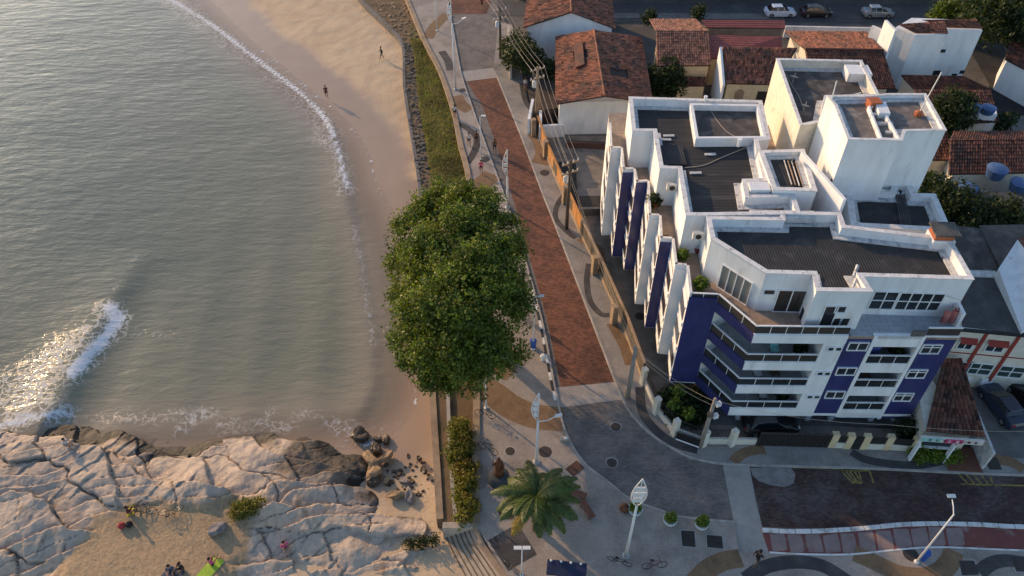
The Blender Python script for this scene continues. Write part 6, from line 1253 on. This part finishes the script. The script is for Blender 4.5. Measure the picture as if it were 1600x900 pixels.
# terrace furniture
def lump(px, z, parts_, label, cat, nm):
    a = G(*px, z); t = thing(nm, label, cat, (a[0], a[1], z))
    for (n_, d, s, m_) in parts_: MB().box((a[0]+d[0], a[1]+d[1], z+d[2]), s, .1).build(n_, m_, t)
lump((1308,505), ZT, [('tabletop', (0,0,.75), (1.3,.8,.06), 'glassdark'), ('leg', (-.55,-.3,.36), (.07,.07,.72), 'black'), ('leg', (.55,-.3,.36), (.07,.07,.72), 'black'), ('leg', (-.55,.3,.36), (.07,.07,.72), 'black'), ('leg', (.55,.3,.36), (.07,.07,.72), 'black'), ('cooler', (.1,0,.95), (.5,.35,.3), 'cblue')], 'dark table with a blue cooler on the penthouse terrace', 'table', 'terrace_table')
for i, dx in enumerate((-.45, .45)): lump((1300+i*14,511), ZT, [('seat', (0,0,.45), (.45,.45,.06), 'black'), ('backrest', (0,-.22,.75), (.45,.05,.6), 'black'), ('leg', (-.18,-.18,.22), (.05,.05,.44), 'black'), ('leg', (.18,-.18,.22), (.05,.05,.44), 'black'), ('leg', (-.18,.18,.22), (.05,.05,.44), 'black'), ('leg', (.18,.18,.22), (.05,.05,.44), 'black')], ('black chair at the left end of the terrace table', 'black chair at the right end of the terrace table')[i], 'chair', 'terrace_chair')
lump((1258,500), ZT, [('cabinet', (0,0,.5), (.7,.55,1.0), 'black'), ('bowl', (-.15,-.1,1.06), (.35,.3,.12), 'lampwhite')], 'black barbecue cabinet beside the terrace sliding door', 'barbecue', 'barbecue')
pot_plant((1252,482), 'colourful potted plant next to the barbecue on the terrace', ZT, .25, .45, 'sunorange', 'leafhedge', .4, 'terrace pot plants', 'terrace_plant', 40, 14, .3)
pk = thing('laundry', 'pink cloths hanging in the corner of the grey terrace', 'laundry', G(1490,490,ZT))
for px, z, s in (((1494,470), ZT+1.5, (.9,.5,1.0)), ((1484,496), ZT+.75, (1.0,.55,1.1)), ((1495,490), ZT+1.0, (.5,.35,.9))):
    a = G(*px, z); mb = MB(); N = 8
    for i in range(N):
        for sgn in (1,): x0 = a[0]-s[0]/2+s[0]*i/N; x1 = a[0]-s[0]/2+s[0]*(i+1)/N; y0 = a[1]+.12*math.sin(i*1.7); y1 = a[1]+.12*math.sin((i+1)*1.7); mb.add([(x0, y0, z-s[2]/2), (x1, y1, z-s[2]/2-.05*math.sin(i)), (x1, y1+.05, z+s[2]/2), (x0, y0+.05, z+s[2]/2), (x0, y0+.03, z-s[2]/2), (x1, y1+.03, z-s[2]/2), (x1, y1+.08, z+s[2]/2), (x0, y0+.08, z+s[2]/2)], [(0,1,2,3),(7,6,5,4)])
    mb.build('cloth', 'pink', pk, smooth=True)
MB().tube([G(1478,462,ZT+2.1), G(1502,470,ZT+2.1)], .02, 4).build('line', 'wire', pk)
# ================================================================ VEHICLES
def car(name, label, px, rz, m, kind=0, z=0.01):
    a = G(*px, z); t = thing(name, label, 'car', a, 'parked cars'); cs, sn = math.cos(rz), math.sin(rz)
    T_ = lambda x, y, zz: (a[0]+cs*x-sn*y, a[1]+sn*x+cs*y, z+zz)
    L_ = 4.2; top = 1.46
    prof = [(-2.1,.45),(-2.12,.75),(-2.0,.95),(-1.2,1.0),(.75,.98),(1.5,.88),(2.02,.72),(2.1,.45),(1.9,.22),(-1.9,.22)]
    def loft(prof, ws, m_, nm, par):
        mb = MB(); n = len(prof); secs = [(-1,1.0),(-.86,1.0),(.86,1.0),(1,1.0)]
        rows = []
        for s, (k, ins) in enumerate(((-1, .93), (-.92, 1.0), (.92, 1.0), (1, .93))):
            rows.append([T_(x*ins if abs(k) == 1 else x, k*ws(zz), .5*(1-ins)*.3+zz*(1 if abs(k) < 1 else .985)) for x, zz in prof])
        for r0 in rows: mb.v.extend(r0)
        for s in range(3):
            for i in range(n): j = (i+1) % n; mb.f.append((s*n+i, s*n+j, (s+1)*n+j, (s+1)*n+i)); mb.mi.append(0); mb.t.append(.5)
        mb.f.append(tuple(range(n-1, -1, -1))); mb.f.append(tuple(3*n+i for i in range(n))); mb.mi += [0]*2; mb.t += [.5]*2
        return mb.build(nm, m_, par, smooth=False)
    body = loft(prof, lambda zz: .86 if zz < .8 else .80, m, 'body', t)
    cab = [(-1.75,.96),(-1.35,1.36),(-.6,top),(.25,top-.02),(1.05,.98)] if kind == 0 else [(-1.35,.97),(-.85,1.36),(-.4,top-.02),(.3,top-.04),(1.1,.97)]
    loft(cab, lambda zz: .76-(zz-.96)*.32, 'carglass', 'windows', t)
    rf = MB(); rx0, rx1 = (-1.25, .22); rf.add([T_(rx0, -.60, top-.05), T_(rx1, -.60, top-.06), T_(rx1, .60, top-.06), T_(rx0, .60, top-.05), T_(rx0+.1, -.52, top+.03), T_(rx1-.1, -.52, top+.02), T_(rx1-.1, .52, top+.02), T_(rx0+.1, .52, top+.03)], [(4,5,6,7),(0,1,5,4),(1,2,6,5),(2,3,7,6),(3,0,4,7)]); rf.build('roof', m, t)
    for s in (-1, 1):
        for x in (-.55, .30): pl = MB(); pl.add([T_(x-.04, s*.775, .98), T_(x+.04, s*.775, .98), T_(x+.0, s*.63, top-.03), T_(x-.08, s*.63, top-.03)], [(0,1,2,3)]); pl.build('door_pillar', m, t)
        for x in (-1.28, 1.32):
            w = MB(); c = Vector(T_(x, s*.78, .32)); ax = Vector((-sn, cs, 0)); up = Vector((0,0,1)); fwv = Vector((cs, sn, 0)); N = 14
            ring = lambda d, r_: [tuple(c+ax*d+(fwv*math.cos(q)+up*math.sin(q))*r_) for q in np.linspace(0, 2*math.pi, N+1)[:-1]]
            w.v = ring(-.1, .31)+ring(.1, .31); w.f = [(i, (i+1) % N, N+(i+1) % N, N+i) for i in range(N)]+[tuple(range(N)), tuple(range(2*N-1, N-1, -1))]; w.mi = [0]*len(w.f); w.t = [.5]*len(w.f); ty = w.build('wheel', 'rubber', t)
            h = MB(); h.v = ring(s*.112, .19); h.f = [tuple(range(N))]; h.mi = [0]; h.t = [.5]; h.build('hubcap', 'chrome', ty)
        MB().box(T_(2.04, s*.58, .70), (.12, .34, .14), rz).build('headlight', 'chrome', t); MB().box(T_(-2.07, s*.62, .82), (.1, .26, .16), rz).build('tail_light', 'lampred', t)
    return t
car('parked_car', 'white hatchback parked on the street at the top', (1217,24), 0, 'carwhite'); car('parked_car', 'black car parked on the street behind the white hatchback', (1273,24), 0, 'carblack'); car('parked_car', 'silver car parked on the street at the top right', (1369,25), 0, 'carsilver', 1)
car('parked_car', 'dark blue car in the driveway at the right edge', (1562,640), 1.75, 'carblue', 1, .03); car('parked_car', 'black car cut by the right edge in the driveway', (1606,632), 1.7, 'carblack', 0, .03); car('parked_car', 'black car parked under the building between columns', (1200,668), .05, 'carblack', 0, .1)
# ================================================================ BICYCLES
def bicycle(px, z, rz, label, fm='cblack', lay=0.0):
    a = G(*px, z); t = thing('bicycle', label, 'bicycle', (0,0,0), 'parked bicycles')
    def wheel(x):
        N = 20; tb = MB(); tb.tube([(x+.33*math.cos(q), 0, .34+.33*math.sin(q)) for q in np.linspace(0, 2*math.pi, N+1)], .022, 5, cap=False); w = tb.build('wheel', 'rubber', t)
        for k in range(6): q = math.pi*k/6; MB().tube([(x-.31*math.cos(q), 0, .34-.31*math.sin(q)), (x+.31*math.cos(q), 0, .34+.31*math.sin(q))], .004, 3).build('spoke', 'metalgrey', w)
    wheel(-.52); wheel(.52)
    f = MB(); bb = (-.05, 0, .30); st_ = (-.17, 0, .80); hd = (.33, 0, .80); hb = (.37, 0, .66)
    for p, q in ((bb, st_), (bb, hb), (st_, hd), (bb, (-.52, 0, .34)), (st_, (-.52, 0, .34)), ((.30, 0, .92), (.52, 0, .34))): f.tube([p, q], .022, 5)
    f.build('frame', fm, t); MB().tube([(-.17, 0, .80), (-.2, 0, .93)], .015, 5).build('seat_post', 'metalgrey', t)
    MB().add([(-.34,-.08,.95),(-.34,.08,.95),(-.05,.03,.95),(-.05,-.03,.95),(-.34,-.07,.90),(-.34,.07,.90),(-.05,.02,.92),(-.05,-.02,.92)], [(3,2,1,0),(4,5,6,7),(0,1,5,4),(1,2,6,5),(2,3,7,6),(3,0,4,7)]).build('saddle', 'black', t)
    MB().tube([(.18,-.28,.96),(.29,-.2,1.0),(.30,0,.98),(.29,.2,1.0),(.18,.28,.96)], .016, 5).build('handlebar', 'black', t); MB().tube([(-.05,-.14,.14),(-.05,-.08,.30),(-.05,.08,.30),(-.05,.14,.46)], .014, 5).build('crank', 'metalgrey', t)
    t.location = a; t.rotation_euler = (lay, 0, rz); return t
bicycle((968,880), .1, -.35, 'bicycle leaning at the foot of the nearest leaf lamp, dark frame', 'cblack', .15); bicycle((1022,888), .1, .1, 'bicycle with reddish frame standing right of the leaf lamp', 'cmaroon', -.15)
bicycle((758,652), .1, 2.9, 'dark bicycle leaning by the short lamp post near the hedge', 'cblack', .2); bicycle((762,706), .1, 2.6, 'dark bicycle against the wall beside the sculpture', 'cblack', .2); bicycle((800,888), .1, -.7, 'brown bicycle at the bottom lamp post', 'cbrown', .15)
for px, rz, lb in (((236,788), -.6, 'bicycle lying on the rocks, the left of the two'), ((268,792), .3, 'bicycle lying on the rocks, the right of the two')):
    p = G(*px, -.7); b_ = bicycle(px, rock_z(p[0], p[1])+.08, rz, lb, 'cblack', 1.25)
# ================================================================ PEOPLE
def person(px, z, rz, label, pose='stand', top='cwhite', bot='cblack', skin='skin', hair='hair', h=1.0, group='people'):
    J = dict(pel=(0,0,.95), wai=(0,0,1.10), che=(0,-.01,1.32), nec=(0,0,1.48), hd0=(0,-.01,1.58), hd1=(0,-.02,1.72))
    sh, el, wr, ha = (.19,0,1.40), (.25,.03,1.13), (.25,-.06,.90), (.25,-.09,.81); hp, kn, an, to = (.10,0,.90), (.11,-.02,.50), (.11,.02,.09), (.12,-.16,.03)
    mir = lambda p: (-p[0], p[1], p[2]); P = dict(J)
    for s, f in (('r', lambda p: p), ('l', mir)):
        for n_, p in (('sh', sh), ('el', el), ('wr', wr), ('ha', ha), ('hp', hp), ('kn', kn), ('an', an), ('to', to)): P[n_+s] = f(p)
    if pose == 'walk':
        P['knr'] = (.10,-.20,.53); P['anr'] = (.10,-.26,.12); P['tor'] = (.11,-.45,.08); P['knl'] = (-.10,.02,.50); P['anl'] = (-.10,.30,.14); P['tol'] = (-.11,.16,.03)
        P['elr'] = (.24,.14,1.14); P['wrr'] = (.24,.08,.92); P['har'] = (.24,.06,.83); P['ell'] = (-.24,-.08,1.13); P['wrl'] = (-.22,-.26,.98); P['hal'] = (-.21,-.33,.93)
    if pose in ('sit', 'kneel'):
        d = -.83
        for k in P: P[k] = (P[k][0], P[k][1], P[k][2]+d) if not k.startswith(('kn', 'an', 'to')) else P[k]
        for s, g in (('r', 1), ('l', -1)):
            P['kn'+s] = (g*.16,-.36,.42); P['an'+s] = (g*.14,-.55,.08); P['to'+s] = (g*.15,-.75,.04); P['el'+s] = (g*.26,-.12,.36); P['wr'+s] = (g*.18,-.32,.42); P['ha'+s] = (g*.15,-.40,.42)
    if pose == 'bend':
        P['che'] = (0,-.30,1.15); P['nec'] = (0,-.43,1.2); P['hd0'] = (0,-.5,1.2); P['hd1'] = (0,-.62,1.2); P['wai'] = (0,-.10,1.05)
        for s, g in (('r', 1), ('l', -1)): P['sh'+s] = (g*.18,-.37,1.17); P['el'+s] = (g*.22,-.48,.93); P['wr'+s] = (g*.16,-.62,.75); P['ha'+s] = (g*.15,-.68,.68)
    if pose == 'lie':
        for k in list(P): x, y, zz = P[k]; P[k] = (x*1.05, .95-zz, .14+(-y)*.6)
    E_ = [('pel','wai'),('wai','che'),('che','nec'),('nec','hd0'),('hd0','hd1')]
    for s in 'rl': E_ += [('che','sh'+s),('sh'+s,'el'+s),('el'+s,'wr'+s),('wr'+s,'ha'+s),('pel','hp'+s),('hp'+s,'kn'+s),('kn'+s,'an'+s),('an'+s,'to'+s)]
    Rr = dict(pel=.135, wai=.125, che=.15, nec=.06, hd0=.092, hd1=.085, sh=.072, el=.046, wr=.034, ha=.036, hp=.098, kn=.062, an=.042, to=.036)
    names = list(P); reg = dict(pel='b', wai='t', che='t', nec='s', hd0='s', hd1='s', sh='t', el='s', wr='s', ha='s', hp='b', kn='s', an='s', to='o')
    V_ = [P[n] for n in names]; key = [n[:-1] if n[:-1] in Rr and n not in Rr else n for n in names]; rad = [Rr[k] for k in key]; ed = [(names.index(a_), names.index(b_)) for a_, b_ in E_]
    for s in 'rl':                                     # five fingers
        hi = names.index('ha'+s); w_ = Vector(P['wr'+s]); h_ = Vector(P['ha'+s]); d = (h_-w_).normalized(); sd_ = d.orthogonal().normalized()
        for q in range(5):
            o_ = (q-1.5)*.018 if q < 4 else -.045; ln = (.07,.08,.085,.065,.05)[q]; e1 = h_+d*ln*.5+sd_*o_*1.1; e2 = h_+d*ln+sd_*o_*1.2+Vector((0,-.015,0)); V_ += [tuple(e1), tuple(e2)]; rad += [.010, .008]; key += ['ha', 'ha']; ed += [(hi, len(V_)-2), (len(V_)-2, len(V_)-1)]
    me = bpy.data.meshes.new('body'); me.from_pydata(V_, ed, []); ob = bpy.data.objects.new('tmp', me); COL.objects.link(ob); md = ob.modifiers.new('s', 'SKIN')
    for i, v in enumerate(me.skin_vertices[0].data): v.radius = (rad[i], rad[i]); v.use_root = (i == 0)
    md.use_smooth_shade = True; sb = ob.modifiers.new('u', 'SUBSURF'); sb.levels = 1; sb.render_levels = 1
    ev = ob.evaluated_get(bpy.context.evaluated_depsgraph_get()); nm = bpy.data.meshes.new_from_object(ev); bpy.data.objects.remove(ob)
    for m_ in (skin, top, bot, 'cblack'): nm.materials.append(M[m_])
    VV = np.array(V_); 
    for f in nm.polygons:
        c = np.array(f.center); k = int(np.argmin(((VV-c)**2).sum(1))); rg = reg[key[k]]; f.material_index = dict(s=0, t=1, b=2, o=3)[rg]; f.use_smooth = True
    a = G(*px, z); t = bpy.data.objects.new('person', nm); COL.objects.link(t); t.location = a; t.rotation_euler = (0, 0, rz); t.scale = (h, h, h); tag(t, label, 'person', group)
    c = Vector(P['hd0']).lerp(Vector(P['hd1']), .62); up = (Vector(P['hd1'])-Vector(P['hd0'])).normalized(); bm = bmesh.new(); bmesh.ops.create_icosphere(bm, subdivisions=2, radius=.118)
    bmesh.ops.delete(bm, geom=[v for v in bm.verts if v.co.z < -.03 and v.co.y < .03], context='VERTS'); rot = Vector((0,0,1)).rotation_difference(up).to_matrix()
    for v in bm.verts: v.co = rot @ v.co+c+up*.02+rot @ Vector((0, .018, 0))
    hm = bpy.data.meshes.new('hair'); bm.to_mesh(hm); bm.free(); hm.materials.append(M[hair]); ho = bpy.data.objects.new('hair', hm); COL.objects.link(ho); ho.parent = t; return t
person((511,153), -1.9, .3, 'person in dark clothes walking on the wet sand near the foam', 'walk', 'cmaroon', 'cblack'); person((597,92), -1.35, -1.2, 'person in black walking alone on the dry sand', 'walk', 'cblack', 'cblack', 'skindark')
person((711,184), .1, 2.8, 'person in white shirt by the promenade wall, with a dark companion bag', 'stand', 'cwhite', 'cblack'); person((733,228), .1, .2, 'person in pale shirt and dark shorts walking on the promenade, left of a pair', 'walk', 'cwhite', 'cblack'); person((745,225), .1, .1, 'person in dark clothes walking on the promenade, right of a pair', 'walk', 'cbrown', 'cblack', 'skindark')
person((773,238), .02, .2, 'person in brown walking on the brick road', 'walk', 'cbrown', 'cblack', 'skindark'); person((752,271), .1, .1, 'person in pink top walking towards the big tree', 'walk', 'cpink', 'cmaroon'); person((808,490), .1, .3, 'person in dark clothes beside the tree trunk edge', 'stand', 'cbrown', 'cblack', 'skindark')
person((1179,882), .1, 2.2, 'person in dark clothes walking across the lower pavement', 'walk', 'cblack', 'cblack', 'skindark', h=1.12); person((753,15), .1, .5, 'person in dark red by the upper street corner', 'stand', 'cmaroon', 'cblack')
person((821,142), .1, .4, 'person in white shirt and dark cap at the pole by the house yard', 'stand', 'cwhite', 'cblue')
def on_rock(px): p = G(*px, -.8); return rock_z(p[0], p[1])+.02
person((105,696), on_rock((105,696)), 1.2, 'person in white top sitting on the seaward rocks', 'sit', 'cwhite', 'cgrey'); person((202,802), on_rock((202,802)), 2.0, 'person in yellow and maroon sitting where the sand meets the rocks', 'sit', 'cmaroon', 'cyellow', 'skindark')
person((446,856), on_rock((446,856)), .6, 'person in pink and teal crouching on the pale rocks', 'sit', 'cpink', 'cteal'); person((331,882), on_rock((331,882)), 2.6, 'person in pink top sitting on a lime green towel', 'sit', 'cpink', 'cblack')
person((268,893), on_rock((268,893)), .3, 'person in blue sitting at the bottom edge, left of a pair', 'sit', 'cdenim', 'cblue'); person((285,889), on_rock((285,889)), -.4, 'person in black sitting at the bottom edge, right of a pair', 'sit', 'cblack', 'cblack', 'skindark')
def towel(px, rz, m, label, s=(.9, 1.7)):
    p = G(*px, -.8); z = rock_z(p[0], p[1])+.03; p = G(*px, z); mb = MB(); N = 8; cs, sn = math.cos(rz), math.sin(rz)
    g_ = [[(p[0]+cs*(i/3-.5)*s[0]-sn*(j/N-.5)*s[1], p[1]+sn*(i/3-.5)*s[0]+cs*(j/N-.5)*s[1]) for i in range(4)] for j in range(N+1)]
    vs = [(x, y, rock_z(x, y)+.035+.012*math.sin(3*i+j)) for j, row in enumerate(g_) for i, (x, y) in enumerate(row)]; n_ = len(vs); fs = [(j*4+i, j*4+i+1, j*4+i+5, j*4+i+4) for j in range(N) for i in range(3)]
    mb.add(vs, fs); mb.add([(x, y, zz-.03) for x, y, zz in vs], [f[::-1] for f in fs]); return tag(mb.build('towel', m, smooth=True), label, 'towel', 'beach towels')
towel((329,888), -.5, 'clime', 'lime green towel under the person in pink'); towel((204,797), .3, 'cyellow', 'yellow towel beside the sitting person in maroon', (.5, .9)); towel((270,897), 1.2, 'cdenim', 'blue cloth under the pair at the bottom edge', (.9, 1.3))
def bag(px, m, label):
    p = G(*px, -.8); z = rock_z(p[0], p[1]); p = G(*px, z); t = thing('bag', label, 'bag', p, 'bags on the sand'); MB().lathe([(.14, 0), (.24, .08), (.25, .25), (.16, .36), (.05, .38)], p, 10).build('body', m, t, smooth=True); MB().tube([(p[0]-.12, p[1], z+.34), (p[0], p[1], z+.52), (p[0]+.12, p[1], z+.34)], .018, 5).build('strap', 'cblack', t)
bag((191,823), 'cred', 'red bag lying on the sand'); bag((203,821), 'cblack', 'black bag lying on the sand next to the red one')

# balcony clutter
for i, (u, d, zf, lb) in enumerate(((4.0, .9, floors[2], 'green pot plant at the right end of the top balcony'), (3.9, .8, floors[0], 'green pot plant at the right end of the lowest balcony'), (uS1+2.4, .8, floors[2], 'leafy pot plants in the top loggia of the blue side'))):
    q = fp(u, d); pot_plant((q[0], q[1], zf+.03), lb, zf+.03, .22, .35, 'brickorange', 'leafdark', .38, 'balcony pot plants', 'balcony_plant', 40, 60+i, .3)
def armchair(u, d, zf, m_, label):
    q = fp(u, d); t = thing('balcony_chair', label, 'chair', (q[0], q[1], zf+.03), 'balcony chairs')
    MB().box((q[0], q[1], zf+.45), (.55, .5, .07)).build('seat', m_, t); MB().box((q[0], q[1]+.26, zf+.78), (.55, .06, .62)).build('backrest', m_, t)
    for sx in (-.23, .23):
        for sy in (-.2, .2): MB().box((q[0]+sx, q[1]+sy, zf+.23), (.05, .05, .40)).build('leg', 'cbrown', t)
armchair(1.6, .9, floors[1], 'cwhite', 'white chair on the middle balcony near the blue corner'); armchair(2.9, 1.0, floors[1], 'cbrown', 'brown chair on the middle balcony'); armchair(2.2, .9, floors[2], 'cteal', 'pale green chair on the top balcony'); armchair(2.6, 1.0, floors[0], 'cwhite', 'white chair on the lowest balcony'); armchair(uS1+1.2, .9, floors[1], 'cbrown', 'brown chair in the middle loggia of the blue side')
cl_ = thing('clothes_rack', 'white clothes rack on the lowest balcony near the blue corner', 'rack', (*fp(.9, 1.0), floors[0]+.03)); q = fp(.9, 1.0)
for k in range(3): MB().tube([(q[0]-.5, q[1]-.2+.2*k, floors[0]+.85), (q[0]+.5, q[1]-.2+.2*k, floors[0]+.85)], .02, 4).build('bar', 'lampwhite', cl_)
for sx in (-.5, .5): MB().tube([(q[0]+sx, q[1]-.3, floors[0]+.05), (q[0]+sx, q[1], floors[0]+.87), (q[0]+sx, q[1]+.3, floors[0]+.05)], .02, 4).build('frame', 'lampwhite', cl_)
# dishes and loose cables on the roofs
for i, (px, z, lb) in enumerate((((1238,130), 14.8, 'white satellite dish on the left of the yellow-sided block roof'), ((1255,175), 14.8, 'small dish at the lower corner of the yellow-sided block roof'), ((1237,255), ZR+.05, 'small dish on the little corrugated roof'))):
    a = G(*px, z); t = thing('satellite_dish', lb, 'satellite dish', a, 'roof satellite dishes'); MB().tube([a, (a[0], a[1], z+.5)], .03, 5).build('mast', 'metalgrey', t)
    d_ = MB(); n_ = Vector((.3, .5, .8)).normalized(); e1 = n_.orthogonal().normalized(); e2 = n_.cross(e1); rings = [(0, 0), (.2, .02), (.38, .09)]
    vs = [Vector((a[0], a[1], z+.55))+n_*h+(e1*math.cos(w)+e2*math.sin(w))*r0 for r0, h in rings[1:] for w in np.linspace(0, 2*math.pi, 13)[:-1]]; d_.add(vs, [tuple(range(11, -1, -1))]+[(k, (k+1) % 12, 12+(k+1) % 12, 12+k) for k in range(12)]); d_.build('dish', 'lampwhite', t); MB().tube([Vector((a[0], a[1], z+.55)), Vector((a[0], a[1], z+.55))+n_*.4], .015, 4).build('feed_arm', 'metalgrey', t)
for i, (pts, z, lb) in enumerate((([(1107,165),(1118,185),(1135,205),(1152,215)], ZR-.43, 'thin pale cable lying on the small box roof'), ([(1070,262),(1100,258),(1130,245),(1180,225)], ZR-.68, 'thin pale cable across the middle dark roof'), ([(1228,115),(1238,135),(1248,150),(1256,172)], 14.83, 'thin pale cable along the yellow-sided block roof'))):
    tag(MB().tube(smooth_line(GP(pts, z), 4), .03, 4).build('roof_cable', 'wire'), lb, 'cable')
